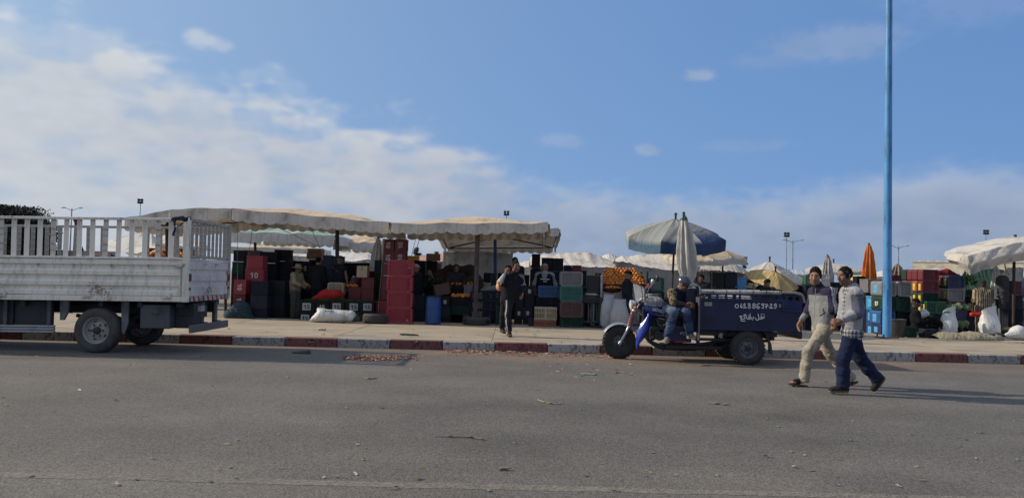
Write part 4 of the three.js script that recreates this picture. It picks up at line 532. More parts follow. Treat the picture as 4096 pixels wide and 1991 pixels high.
  // leg shields
  for (const s of [1, -1]) { const d = C - s * 0.3; part('leg_shield', [surf((u, v) => { const k = u * 2 - 1, w = Math.sin(Math.PI * clamp(0.06 + v * 0.9)) ** 0.62, p = q(mix(438, 372, v) + k * mix(22, 46, w) * w + (v < 0.5 ? 0 : -(v - 0.5) * 26), mix(812, 1048, v) - k * 16, d); return p.add(V(0, 0, s * (0.075 * (1 - k * k) * w - 0.02))); }, 12, 26), surf((u, v) => { const k = u * 2 - 1, w = Math.sin(Math.PI * clamp(0.06 + v * 0.9)) ** 0.62, p = q(mix(438, 372, v) + k * mix(22, 46, w) * w + (v < 0.5 ? 0 : -(v - 0.5) * 26), mix(812, 1048, v) - k * 16, d); return p.add(V(0, 0, s * (0.05 * (1 - k * k) * w - 0.03))); }, 12, 26)], mt([0.012, 0.045, 0.42], 0.22, { coat: 0.8 }), t);
    part('shield_extension', [box(0.05, 0.1, 0.02, q(366, 1058, d).x, q(366, 1058, d).y, q(366, 1058, d).z, 0, 0, 0.2)], DARK, t); }
  // tank with lettering
  const tankC = q(480, 765, C), tank = part('fuel_tank', [netMesh([cap(q(422, 770, C), q(520, 775, C), 0.15, 0.13), cap(q(420, 795, C - 0.05), q(560, 818, C - 0.05), 0.1, 0.085), cap(q(420, 795, C + 0.05), q(560, 818, C + 0.05), 0.1, 0.085), cap(q(500, 760, C), q(560, 800, C), 0.12, 0.1)], 0.018, { k: 0.06 })], BLU, t);
  { const l = q(500, 792, C); const z = l.z + 0.158; const n = part('lettering', [text('SKYGO', 0.055, 0.012)], PAINT, tank); n.position.set(l.x, l.y + 0.01, z - 0.004); n.rotation.z = -0.2; n.rotation.x = -0.1;
    const ring = (a, b, w) => { const g = new THREE.TorusGeometry(1, w / a, 4, 30); g.applyMatrix4(new THREE.Matrix4().makeScale(a, b, 0.2)); return g; };
    const e = part('emblem', [ring(0.09, 0.028, 0.007), ring(0.065, 0.014, 0.006).translate(0.01, 0.004, 0), box(0.18, 0.008, 0.004, -0.02, 0.04, 0, 0, 0, 0.03)], PAINT, tank); e.position.set(l.x + 0.01, l.y - 0.055, z - 0.028); e.rotation.z = -0.2;
    const f = q(668, 942, C), e2 = part('emblem', [ring(0.1, 0.026, 0.008), ring(0.07, 0.012, 0.006).translate(0.012, 0.004, 0), box(0.13, 0.007, 0.004, -0.01, 0.012, 0)], PAINT, t); e2.position.set(f.x, f.y, q(0, 0, 13.43).z + 0.004); }
  part('bundled_cover', [netMesh([cap(q(410, 728, C - 0.05), q(490, 735, C - 0.08), 0.1, 0.09), cap(q(440, 705, C), q(500, 715, C), 0.085, 0.075), cap(q(528, 730, C - 0.08), q(522, 750, C - 0.08), 0.055, 0.04)], 0.014, { k: 0.05, noise: foldNoise(0.02, 12) })], mt([0.5, 0.5, 0.49], 0.6, { trans: 0.15, bump: rep(T.fold, 3), bs: 0.01 }), t);
  // frame, engine, belly, seat
  part('frame_tube', [tube([q(400, 780, C), q(405, 900, C), q(425, 985, C), q(500, 1045, C), q(620, 1062, C), q(830, 1058, C), q(895, 1038, C), q(925, 1005, C), q(1200, 990, C)], 0.034, 10, 60), tube([q(400, 780, C - 0.22), q(412, 905, C - 0.24), q(440, 1005, C - 0.24), q(520, 1048, C - 0.24), q(830, 1056, C - 0.24), q(905, 1030, C - 0.24)], 0.026, 8, 50), tube([q(395, 760, C), q(560, 835, C), q(760, 840, C)], 0.03, 8, 20)], DARK, t);
  { const g = [rbx(0.34, 0.24, 0.3, 0.06, q(505, 945, C).x, q(505, 945, C).y, q(505, 945, C).z), cyl(0.1, 0.1, 0.1, 24, q(515, 965, C - 0.18).x, q(515, 965, C - 0.18).y, q(515, 965, C - 0.18).z, Math.PI / 2), cyl(0.055, 0.055, 0.12, 20, q(528, 920, C - 0.17).x, q(528, 920, C - 0.17).y, q(528, 920, C - 0.17).z, Math.PI / 2), sph(0.05, q(470, 985, C - 0.2).x, q(470, 985, C - 0.2).y, q(470, 985, C - 0.2).z)]; for (let i = 0; i < 7; i++) { const p = q(478 - i * 3, 905 - i * 11, C); g.push(rbx(0.19, 0.011, 0.2, 0.004, p.x, p.y, p.z, 0, 0, 0.25)); } g.push(bar(q(480, 910, C), q(462, 835, C), 0.07, 12), tube([q(450, 850, C - 0.1), q(425, 890, C - 0.16), q(430, 980, C - 0.2), q(500, 1030, C - 0.22), q(640, 1030, C - 0.22)], 0.022, 8, 30), rbx(0.1, 0.07, 0.08, 0.02, q(535, 870, C - 0.1).x, q(535, 870, C - 0.1).y, q(535, 870, C - 0.1).z)); part('engine', g, mt([0.045, 0.045, 0.048], 0.42, { metal: 0.4 }), t); }
  { const a = q(590, 905, 13.45), b = q(745, 1020, 13.45); part('foot_board', [rbx(b.x - a.x, a.y - b.y, 0.5, 0.02, (a.x + b.x) / 2, (a.y + b.y) / 2, q(0, 0, 13.43).z - 0.25)], BOXB, t); const c = q(800, 1030, C); part('chassis_rail', [box(1.0, 0.06, 0.6, (a.x + c.x) / 2 + 0.15, q(700, 1042, C).y, q(0, 0, C).z)], DARK, t);
    const w = q(670, 1015, 13.4); part('lettering', [strokes([[[-0.09, 0], [0.09, 0.004]]], 0.03)], mt([0.25, 0.015, 0.03], 0.5, { bare: true }), t).position.set(w.x, w.y, q(0, 0, 13.43).z + 0.004); }
  { const p = q(640, 830, C); part('seat', [rbx(0.5, 0.12, 0.62, 0.05, p.x, p.y, p.z), rbx(0.46, 0.3, 0.5, 0.03, p.x + 0.03, p.y - 0.2, p.z)], mt([0.018, 0.018, 0.02], 0.6), t); }
  // cargo box
  const zN = q(0, 0, 13.32).z, zF = zN - 1.18, X0 = q(812, 0, 13.32).x, X1 = q(1545, 0, 13.32).x, Yt = q(1100, 715, 13.32).y, Yb = q(1100, 935, 13.32).y;
  const Lb = X1 - X0, Hb = Yt - Yb;
  const sideP = part('side_panel', [box(Lb, Hb, 0.025, (X0 + X1) / 2, (Yt + Yb) / 2, zN - 0.013), rbx(Lb, 0.03, 0.04, 0.006, (X0 + X1) / 2, Yt - 0.012, zN - 0.008), rbx(Lb, 0.03, 0.036, 0.006, (X0 + X1) / 2, Yb + 0.015, zN - 0.01)], BOXB, t);
  part('side_panel', [box(Lb, Hb, 0.025, (X0 + X1) / 2, (Yt + Yb) / 2, zF + 0.013)], BOXB, t);
  part('box_floor', [box(Lb - 0.01, 0.04, 1.15, (X0 + X1) / 2, Yb + 0.02, (zN + zF) / 2)], DARK, t);
  part('front_panel', [box(0.03, Hb + 0.02, 1.13, X0 + 0.016, (Yt + Yb) / 2, (zN + zF) / 2)], BOXB, t);
  part('tailgate', [box(0.03, Hb + 0.12, 1.13, X1 - 0.016, (Yt + Yb) / 2 - 0.06, (zN + zF) / 2)], BOXB, t);
  { const a = q(1480, 930, 13.32), b = q(1545, 992, 13.32); part('rear_corner_plate', [extr([[a.x, Yb + 0.005], [X1 + 0.012, Yb + 0.005], [X1 + 0.012, b.y], [b.x - 0.05, b.y], [b.x - 0.07, b.y + 0.03]], 0.03, 0.002).translate(0, 0, zN - 0.04)], BOXB, t); }
  { const a = q(1390, 720, 13.32), b = q(1535, 790, 13.32); part('bent_side_panel', [surf((u, v) => V(mix(a.x, b.x, u), mix(a.y, b.y, v) + 0.03 - u * 0.05 + 0.0 * v, zN + 0.012 + 0.03 * Math.sin(u * 3) * (1 - v) + 0.01), 10, 6), box(b.x - a.x, 0.025, 0.03, (a.x + b.x) / 2, b.y - 0.01, zN + 0.02, 0, 0, -0.07)], mt([0.014, 0.03, 0.11], 0.35), t); }
  part('sticker', [box(0.13, 0.07, 0.003, q(866, 743, 13.32).x, q(866, 743, 13.32).y, zN + 0.003)], mt([0.3, 0.28, 0.24], 0.7), t); part('sticker', [box(0.028, 0.06, 0.003, q(1380, 755, 13.32).x, q(1380, 755, 13.32).y, zN + 0.003)], mt([0.45, 0.43, 0.38], 0.7), t);
  { // brush lettering, laid out on the panel
    const S = (u, v) => { const p = at(2900 + u * 0.11646, 1180 + v * 0.1165, 13.32).sub(o0); return [p.x, p.y]; }, z = zN + 0.004;
    const D = [[[420, 310], [370, 340], [360, 400], [410, 440], [460, 420], [470, 360], [440, 320], [415, 312]], [[575, 300], [545, 360], [545, 415], [585, 430], [600, 400], [570, 380], [548, 400]], [[640, 355], [690, 290], [690, 430]], [[640, 432], [740, 434]], [[790, 300], [850, 290], [865, 330], [815, 360], [870, 385], [875, 430], [835, 450], [795, 415]], [[1010, 370], [960, 335], [985, 295], [1035, 300], [1040, 345], [980, 385], [955, 430], [1000, 450], [1045, 430], [1040, 395], [1005, 368]], [[1205, 290], [1140, 300], [1105, 360], [1105, 430], [1150, 460], [1190, 430], [1180, 395], [1130, 400]], [[1325, 340], [1285, 350], [1270, 315], [1300, 295], [1330, 310], [1330, 400], [1310, 450], [1270, 430]], [[1380, 310], [1465, 320], [1430, 390], [1420, 450]], [[1390, 378], [1490, 372]], [[1560, 325], [1590, 300], [1615, 330], [1590, 375], [1545, 425], [1560, 445], [1590, 420], [1610, 455], [1645, 425]], [[1770, 350], [1720, 365], [1700, 330], [1730, 300], [1765, 310], [1770, 390], [1740, 450], [1695, 435]]];
    part('phone_number', strokes(D.map((l) => l.map(([a, b]) => S(a, b))), 0.0155), PAINT, sideP).position.z = z;
    const A = [[[1350, 735], [1355, 775], [1310, 790], [1285, 775]], [[1285, 775], [1270, 730], [1245, 740], [1250, 775], [1290, 785], [1270, 815], [1200, 815], [1175, 800]], [[1150, 650], [1170, 800], [1150, 850], [1110, 860], [1070, 830], [1055, 790]], [[985, 750], [990, 790], [950, 805], [830, 830], [790, 810], [840, 760], [890, 750], [905, 780], [870, 800], [800, 815]], [[875, 645], [845, 770]], [[710, 655], [755, 790], [800, 820]], [[680, 760], [690, 800], [650, 830], [600, 815]], [[510, 725], [600, 720], [540, 760], [560, 790], [610, 810], [560, 830], [560, 870], [620, 890], [700, 885]]].map((l) => l.map(([a, b]) => S(a, b)));
    const dots = [[[1345, 665], [1348, 668]], [[1240, 660], [1243, 662]], [[1282, 655], [1285, 657]], [[960, 850], [962, 852]], [[810, 700], [812, 702]], [[660, 665], [680, 690], [655, 735]]].map((l) => l.map(([a, b]) => S(a, b)));
    part('arabic_lettering', strokes([...A, ...dots], 0.0165), PAINT, sideP).position.z = z;
  }
  // cage: uprights and the wrapped rail
  const Yr = q(1100, 662, 13.32).y, up = [];
  for (const x of [880, 995, 1060, 1187, 1237, 1380]) { const p = q(x, 690, 13.32); part('upright', [rbx(0.04, Yr - Yt + 0.01, 0.03, 0.006, p.x, (Yr + Yt) / 2, zN - 0.012)], BOXB, t); part('upright', [rbx(0.04, Yr - Yt + 0.01, 0.03, 0.006, p.x, (Yr + Yt) / 2, zF + 0.012)], BOXB, t); }
  for (const x of [1440, 1490, 1535]) part('upright', [rbx(0.035, Yr - Yt - 0.04, 0.03, 0.006, q(x, 0, 13.32).x, (Yr + Yt) / 2 - 0.02, zN - 0.012)], BOXB, t);
  part('cage_bar', [rbx(Lb - 0.3, 0.02, 0.025, 0.005, (X0 + X1) / 2 - 0.1, Yt + 0.045, zN - 0.012), rbx(Lb - 0.1, 0.022, 0.025, 0.005, (X0 + X1) / 2, Yr - 0.04, zN - 0.012)], BOXB, t);
  const TUBEW = mt([0.42, 0.42, 0.4], 0.75, { bump: rep(T.fold, 3), bs: 0.008 });
  const rail = (z, y) => part('wrapped_rail', [tube([q(820, 655, 13.32), q(900, 658, 13.32), q(1100, 661, 13.32), q(1300, 662, 13.32), q(1388, 664, 13.32)].map((p) => V(p.x, p.y + y, z)), 0.034, 10, 40)], TUBEW, t);
  rail(zN - 0.015, 0); rail(zF + 0.015, 0);
  part('wrapped_rail', [tube([q(1392, 662, 13.32), q(1500, 668, 13.32), q(1540, 682, 13.32), q(1552, 712, 13.32), q(1556, 735, 13.32)].map((p) => V(p.x, p.y, zN - 0.012)), 0.026, 8, 30)], mt([0.3, 0.29, 0.27], 0.85, { bump: rep(T.fold, 5), bs: 0.012 }), t);
  for (let i = 0; i < 6; i++) { const p = q(900 + i * 95, 660, 13.32); part('tie', [new THREE.TorusGeometry(0.036, 0.005, 5, 14).rotateY(Math.PI / 2).translate(p.x, p.y + 0.001, zN - 0.015)], RUB, t); }
  // headboard between rider and box
  { const a = q(735, 605, 13.38), b = q(800, 610, 13.38), zz = a.z; part('headboard', [rbx(0.2, 0.75, 0.05, 0.02, (a.x + b.x) / 2 - 0.03, a.y - 0.44, zz - 0.1), rbx(0.06, 1.05, 0.05, 0.01, b.x + 0.0, a.y - 0.52, zz - 0.02)], NAVY, t);
    part('headboard_rail', [tube([V(a.x - 0.01, a.y - 0.03, zz - 0.03), V(a.x + 0.02, a.y, zz - 0.03), V(b.x - 0.05, b.y + 0.005, zz - 0.02), V(b.x + 0.005, b.y - 0.03, zz - 0.01), V(b.x + 0.02, b.y - 0.16, zz - 0.01)], 0.021, 8, 30)], mt([0.42, 0.44, 0.43], 0.6), t);
    part('sticker', [box(0.04, 0.09, 0.003, q(787, 712, 13.36).x, q(787, 712, 13.36).y, zz + 0.012)], mt([0.5, 0.5, 0.5], 0.6), t); part('reflector', [rbx(0.035, 0.03, 0.014, 0.005, q(806, 692, 13.36).x, q(806, 692, 13.36).y, zz + 0.014)], mt([0.4, 0.02, 0.02], 0.3), t);
    part('front_post', [rbx(0.03, 0.75, 0.03, 0.006, q(796, 880, 13.34).x, q(796, 850, 13.34).y, zN + 0.012)], mt([0.16, 0.15, 0.18], 0.6, { map: rep(T.rust, 3, 6) }), t); }
  // below the box
  part('sub_frame', [box(Lb * 0.77, 0.09, 0.07, X0 + Lb * 0.4, Yb - 0.06, zN - 0.16), box(Lb * 0.77, 0.09, 0.07, X0 + Lb * 0.4, Yb - 0.06, zF + 0.16), box(Lb * 0.74, 0.05, 0.05, X0 + Lb * 0.36, q(1000, 1003, 13.4).y, zN - 0.2), box(0.05, 0.15, 0.9, X0 + Lb * 0.75, Yb - 0.09, (zN + zF) / 2)], DARK, t);
  part('leaf_spring', [0, 1, 2, 3].map((i) => tube([V(rw.x - 0.45 + i * 0.07, 0.5, zN - 0.24), V(rw.x, 0.37 - i * 0.018, zN - 0.24), V(rw.x + 0.45 - i * 0.07, 0.5, zN - 0.24)], 0.012, 4, 16)), DARK, t);
  part('fender', [surf((u, v) => { const a = mix(2.75, 0.5, u), R = 0.4; return V(rw.x + Math.cos(a) * R, 0.29 + Math.sin(a) * R, zN - 0.02 - v * 0.26); }, 20, 3)], DARK, t);
  part('mud_flap', [extr([[q(1265, 945, 13.32).x, q(1265, 945, 13.32).y], [q(1295, 945, 13.32).x, q(1295, 940, 13.32).y], [q(1335, 1040, 13.32).x, q(1335, 1040, 13.32).y], [q(1340, 1108, 13.32).x, q(1340, 1108, 13.32).y], [q(1312, 1100, 13.32).x, q(1312, 1100, 13.32).y], [q(1308, 1000, 13.32).x, q(1308, 1000, 13.32).y]].reverse(), 0.012, 0.002).translate(0, 0, zN - 0.12)], mt([0.07, 0.066, 0.062], 0.85), t);
  part('toolbox_latch', [rbx(0.05, 0.09, 0.02, 0.006, q(960, 970, 13.32).x, q(960, 970, 13.32).y, zN - 0.01), box(0.02, 0.07, 0.02, q(945, 968, 13.32).x, q(945, 968, 13.32).y, zN - 0.012, 0, 0, -0.3)], metal(0.3, 0.28, 0.25, 0.5), t);
  part('exhaust', [tube([q(560, 1020, 13.6), q(760, 1035, 13.6), q(1000, 1005, 13.6), q(1100, 1002, 13.6)], 0.03, 8, 30)], DARK, t);
}

// ---------------------------------------------------------------- people on the road and by the tricycle
const c7 = (x, y, d) => at(3100 + 0.46339 * x, 1020 + 0.46339 * y, d), c6 = (x, y, d) => at(1930 + 0.27174 * x, 1020 + 0.27174 * y, d);
{ // the younger walker
  const c = c7, J = { head: c(352, 186, 10.74), neck: c(384, 285, 10.76), chest: c(408, 400, 10.76), shL: c(478, 322, 10.63), shR: c(338, 320, 10.9), elL: c(508, 470, 10.55), wrL: c(424, 520, 10.67), elR: c(292, 478, 10.97), wrR: c(228, 566, 10.93), hipL: c(440, 632, 10.66), hipR: c(388, 632, 10.86), knL: c(292, 830, 10.62), anL: c(252, 1078, 10.66), toL: c(150, 1096, 10.64), knR: c(478, 850, 10.88), anR: c(664, 1062, 10.9), toR: c(632, 1106, 10.9), look: V(-0.5, -0.12, 0.82), up: V(0.02, 1, 0), hdR: V(-0.42, -0.9, 0), pnR: V(0.5, -0.1, 0.85), fwd: V(-0.8, 0, 0.6) };
  const decal = (r, name) => { r.t.updateMatrixWorld(true); const m = r.t.children.find((x) => x.name === name), rc = new THREE.Raycaster(); return (x, y, off = 0.004) => { const p = c7(x, y, 10.7), o0 = V(0, EYE, 0), d = p.sub(o0).normalize(); rc.set(o0, d); const h = rc.intersectObject(m)[0]; return h ? h.point.addScaledVector(d, -off).sub(r.root) : null; }; };
  const NV = [0.04, 0.038, 0.075], GR = [0.235, 0.245, 0.25], K = (v) => c(0, v, 10.7).y, y0 = K(1120);
  const yJ = K(345) - y0;
  const me = person(J, { label: 'young man in a navy and grey track jacket and beige cargo trousers crossing the road', fine: 1.5, ground: 0, hairUp: 0.012, hide: 'L', stubble: 0.3, skin: [0.36, 0.2, 0.135], bare: true, curl: 0.5,
    top: { name: 'track_jacket', collar: 0.62, r: 0.93, fold: 0.005, col: (x, y, z, p, t) => { const st = (a) => { const m = Math.abs(a); return m < 0.5; };
      if (p.id === 'cuffR' || p.id === 'cuffL') { if (t > 0.45) return GR; return NV; }
      if (p.id === 'sleeveL' || p.id === 'sleeveR' || p.id === 'shoulder') { const sL = p.id.endsWith('R') ? -1 : 1; const w = p.id === 'shoulder' ? null : 1; if (sL > 0 && p.id !== 'shoulder') { const ax = p.b.clone().sub(p.a).normalize(), d = V(x, y, z).sub(p.a); d.addScaledVector(ax, -d.dot(ax)); const a = Math.atan2(d.x, d.z); for (const k of [0.0, 0.48, 0.96]) if (Math.abs(a - k) < 0.15) return [0.6, 0.6, 0.62]; } if (p.id === 'shoulder' && z > 0.03) for (const k of [0.06, 0.1, 0.14]) if (Math.abs(x + (y - 1.36) * 0.55 - k) < 0.009) return [0.6, 0.6, 0.62]; return NV; }
      if (p.id === 'collar') return [0.02, 0.02, 0.035];
      return y > yJ + 0.02 - 0 * x ? NV : GR; } },
    bottom: { r: 0.94, cargo: true, flare: 0.075, fold: 0.011, col: () => [0.37, 0.335, 0.27] }, shoe: { sandal: true, c: [0.03, 0.028, 0.028], sole: [0.13, 0.11, 0.09] } });
  const on = decal(me, 'track_jacket'), line = (pts, n) => { const o = []; for (let i = 0; i + 1 < pts.length; i++) for (let k = 0; k < n; k++) { const p = on(mix(pts[i][0], pts[i + 1][0], k / n), mix(pts[i][1], pts[i + 1][1], k / n)); if (p) o.push(p); } return o; };
  const zip = line([[356, 288], [345, 400], [338, 590]], 14); if (zip.length > 3) part('zip', [tube(zip, 0.004, 5, 60)], mt([0.42, 0.42, 0.43], 0.5), me.t);
  const pk = line([[416, 462], [428, 500], [384, 528]], 8); if (pk.length > 3) part('pocket_seam', [tube(pk, 0.005, 5, 40)], mt([0.03, 0.03, 0.035], 0.9), me.t);
  const lp = on(383, 337, 0.02); if (lp) { const w = part('lettering', [text('adidas', 0.022, 0.003)], mt([0.5, 0.5, 0.52], 0.8, { bare: true }), me.t); w.position.copy(lp); w.rotation.set(0, -0.1, -0.12); }
}
{ // the older walker
  const c = c7, J = { head: c(606, 182, 10.08), neck: c(648, 285, 10.1), chest: c(668, 420, 10.1), shL: c(705, 335, 9.92), shR: c(622, 325, 10.26), elL: c(722, 500, 9.86), wrL: c(572, 566, 9.84), elR: c(598, 490, 10.3), wrR: c(548, 590, 10.06), hipL: c(672, 690, 10.0), hipR: c(664, 690, 10.18), knL: c(588, 900, 9.98), anL: c(592, 1128, 10.0), toL: c(492, 1160, 9.98), knR: c(738, 888, 10.2), anR: c(884, 1066, 10.2), toR: c(852, 1148, 10.2), look: V(-0.95, -0.12, 0.28), hdL: V(-1, -0.15, -0.2), pnL: V(0, -0.3, -1), hdR: V(-0.9, -0.4, 0.4), pnR: V(0.2, -1, 0.2), fwd: V(-0.95, 0, 0.3) };
  const yl = 0, chk = (x, y, z) => { const s = (v) => ((v / 0.05 % 1) + 1) % 1 < 0.42; const k = (s(x * 0.9 + z * 0.9) ? 1 : 0) + (s(y) ? 1 : 0), th = ((y / 0.05 % 1) + 1) % 1 > 0.66 && ((y / 0.05 % 1) + 1) % 1 < 0.76; return k === 2 ? [0.04, 0.042, 0.055] : k === 1 ? [0.2, 0.2, 0.22] : th ? [0.1, 0.1, 0.12] : [0.46, 0.46, 0.44]; };
  person(J, { label: 'older man in a pale grey hoodie over a checked shirt and navy trousers walking', fine: 1.5, ground: 0, stubble: 0.55, skin: [0.24, 0.125, 0.08], curl: 1.0, bulk: 1.06,
    top: { name: 'hoodie', hood: 1, r: 1.02, collar: 0.2, fold: 0.009, hem: 0.1, skirt: 0.03, col: (x, y, z, p, t) => { if (p.id === 'sleeveL' && t > 0.1) return [0.13, 0.14, 0.185]; if (p.id === 'cuffL' && t < 0.25) return [0.12, 0.13, 0.2]; if (p.id === 'collar') return chk(x, y, z); if (p.id === 'trunk' || p.id === 'shoulder') { const fx = x - (y - 1.2) * 0.06; if (fx < -0.085 && z > -0.02 && z < 0.13 && y > 0.9) return chk(x, y, z); } return [0.33, 0.335, 0.365]; }, under: { name: 'checked_shirt', drop: 0.11, col: chk } },
    bottom: { r: 0.98, fold: 0.01, flare: 0.08, col: (x, y, z, p) => { return [0.018, 0.026, 0.062]; } }, shoe: { c: [0.035, 0.033, 0.03], sole: [0.26, 0.24, 0.15] } });
}
{ // the man on the pavement, a bag over his shoulder
  const c = c6, J = { head: c(490, 168, 16.2), neck: c(462, 268, 16.25), chest: c(432, 420, 16.25), shR: c(368, 310, 16.25), shL: c(556, 318, 16.25), elR: c(292, 420, 16.12), wrR: c(348, 262, 16.1), elL: c(596, 450, 16.3), wrL: c(590, 570, 16.2), hipR: c(330, 660, 16.3), hipL: c(400, 660, 16.25), knR: c(308, 880, 16.35), anR: c(288, 1072, 16.5), toR: c(318, 1122, 16.38), knL: c(372, 880, 16.1), anL: c(392, 1118, 16.1), toL: c(406, 1176, 15.96), look: V(0.42, -0.1, 0.9), hdR: V(0.1, 1, -0.1), pnR: V(0.3, 0.2, -0.9), fwd: V(0.3, 0, 0.95) };
  person(J, { label: 'man in a dark striped tracksuit on the pavement carrying a bag', ground: G, fine: 1.2, skin: [0.27, 0.14, 0.09], curl: 1.1, bare: true, top: { r: 1, fold: 0.008, col: (x, y, z, p, t) => { if (/cuffR|sleeveR/.test(p.id)) { const ax = p.b.clone().sub(p.a).normalize(), d = V(x, y, z).sub(p.a); d.addScaledVector(ax, -d.dot(ax)); const a = Math.atan2(d.x, d.z); for (const k of [-0.9, -0.45, 0]) if (Math.abs(a - k) < 0.12) return [0.4, 0.4, 0.42]; } if (/sleeveL|shoulder/.test(p.id)) { const r = Math.hypot(x - 0.26, y - 1.18); for (const k of [0.1, 0.135]) if (Math.abs(r - k) < 0.009 && z > 0) return [0.4, 0.4, 0.42]; } return [0.018, 0.02, 0.026]; } },
    bottom: { r: 0.9, col: (x, y, z, p, t) => { if (/R$/.test(p.id) ? false : /thighL|shinL/.test(p.id)) { const ax = p.b.clone().sub(p.a).normalize(), d = V(x, y, z).sub(p.a); d.addScaledVector(ax, -d.dot(ax)); const a = Math.atan2(d.x, d.z); if (Math.abs(a + 0.7) < 0.2) return [0.42, 0.42, 0.4]; } return [0.022, 0.024, 0.03]; } }, shoe: { sandal: true, c: [0.02, 0.02, 0.02], sole: [0.06, 0.05, 0.045] } });
  const b = thing('shopping_bag', 'white plastic bag of orange fruit slung behind the shoulder of the tracksuit man', 'bag', c(255, 520, 16.35));
  const B = (x, y, z) => c(x, y, 16.35).sub(b.position).add(V(0, 0, z));
  part('bag_body', join([netMesh([cap(B(255, 470, 0), B(272, 400, 0), 0.085, 0.08), cap(B(272, 400, 0), B(305, 310, 0), 0.08, 0.035), cap(B(305, 310, 0), B(342, 265, 0.05), 0.035, 0.012)], 0.01, { noise: foldNoise(0.01, 16), color: (x, y, z) => y < 0.2 ? (Math.sin(x * 60 + y * 20) > 0.1 ? [0.62, 0.2, 0.05] : [0.6, 0.45, 0.35]) : [0.6, 0.58, 0.56] })]), CLOM, b);
}
{ // the rider
  const c = c5, J = { head: c(690, 606, 13.5), neck: c(652, 655, 13.55), chest: c(628, 700, 13.58), shR: c(602, 668, 13.42), shL: c(686, 672, 13.74), elR: c(616, 732, 13.26), wrR: c(700, 750, 13.28), elL: c(722, 738, 13.62), wrL: c(728, 750, 13.42), hipR: c(582, 775, 13.55), hipL: c(628, 785, 13.72), knR: c(622, 800, 13.16), anR: c(572, 972, 13.2), toR: c(566, 1008, 13.06), knL: c(704, 800, 13.2), anL: c(736, 955, 13.24), toL: c(762, 978, 13.1), look: V(0.72, -0.6, 0.4), up: V(0.3, 1, 0.1), hdR: V(1, -0.1, 0.1), pnR: V(0, -0.3, 1), hdL: V(0.7, 0, 0.7), fwd: V(0.75, 0, 0.65) };
  person(J, { label: 'rider in a dark helmet, camouflage sleeves and jeans seated on the tricycle', fine: 1.3, cat: 'person', skin: [0.22, 0.12, 0.08], curl: 0.9, ground: 0.17, hair: false, hat: { type: 'helmet', c: [0.028, 0.032, 0.042] },
    top: { r: 1, fold: 0.009, hem: 0.02, col: (x, y, z, p) => { if (/sleeve/.test(p.id)) { const n = noise3(x * 42, y * 42, z * 42); return n > 0.55 ? [0.26, 0.21, 0.13] : n > 0.38 ? [0.14, 0.11, 0.06] : [0.045, 0.04, 0.035]; } if (/cuff/.test(p.id)) return [0.06, 0.05, 0.045]; return [0.018, 0.018, 0.036]; } },
    bottom: { r: 0.92, fold: 0.012, col: (x, y, z, p, t) => { const f = /thigh/.test(p.id) ? sstep(0.1, 0.7, t) * 0.8 : (1 - t) * 0.8 * 0.8, n = fbm(x * 14, y * 9, z * 14, 3), k = clamp(f * (n + 0.15) * 1.2); return [mix(0.018, 0.16, k), mix(0.04, 0.215, k), mix(0.1, 0.29, k)]; } }, shoe: { c: [0.2, 0.16, 0.14], sole: [0.4, 0.38, 0.35] } });
}

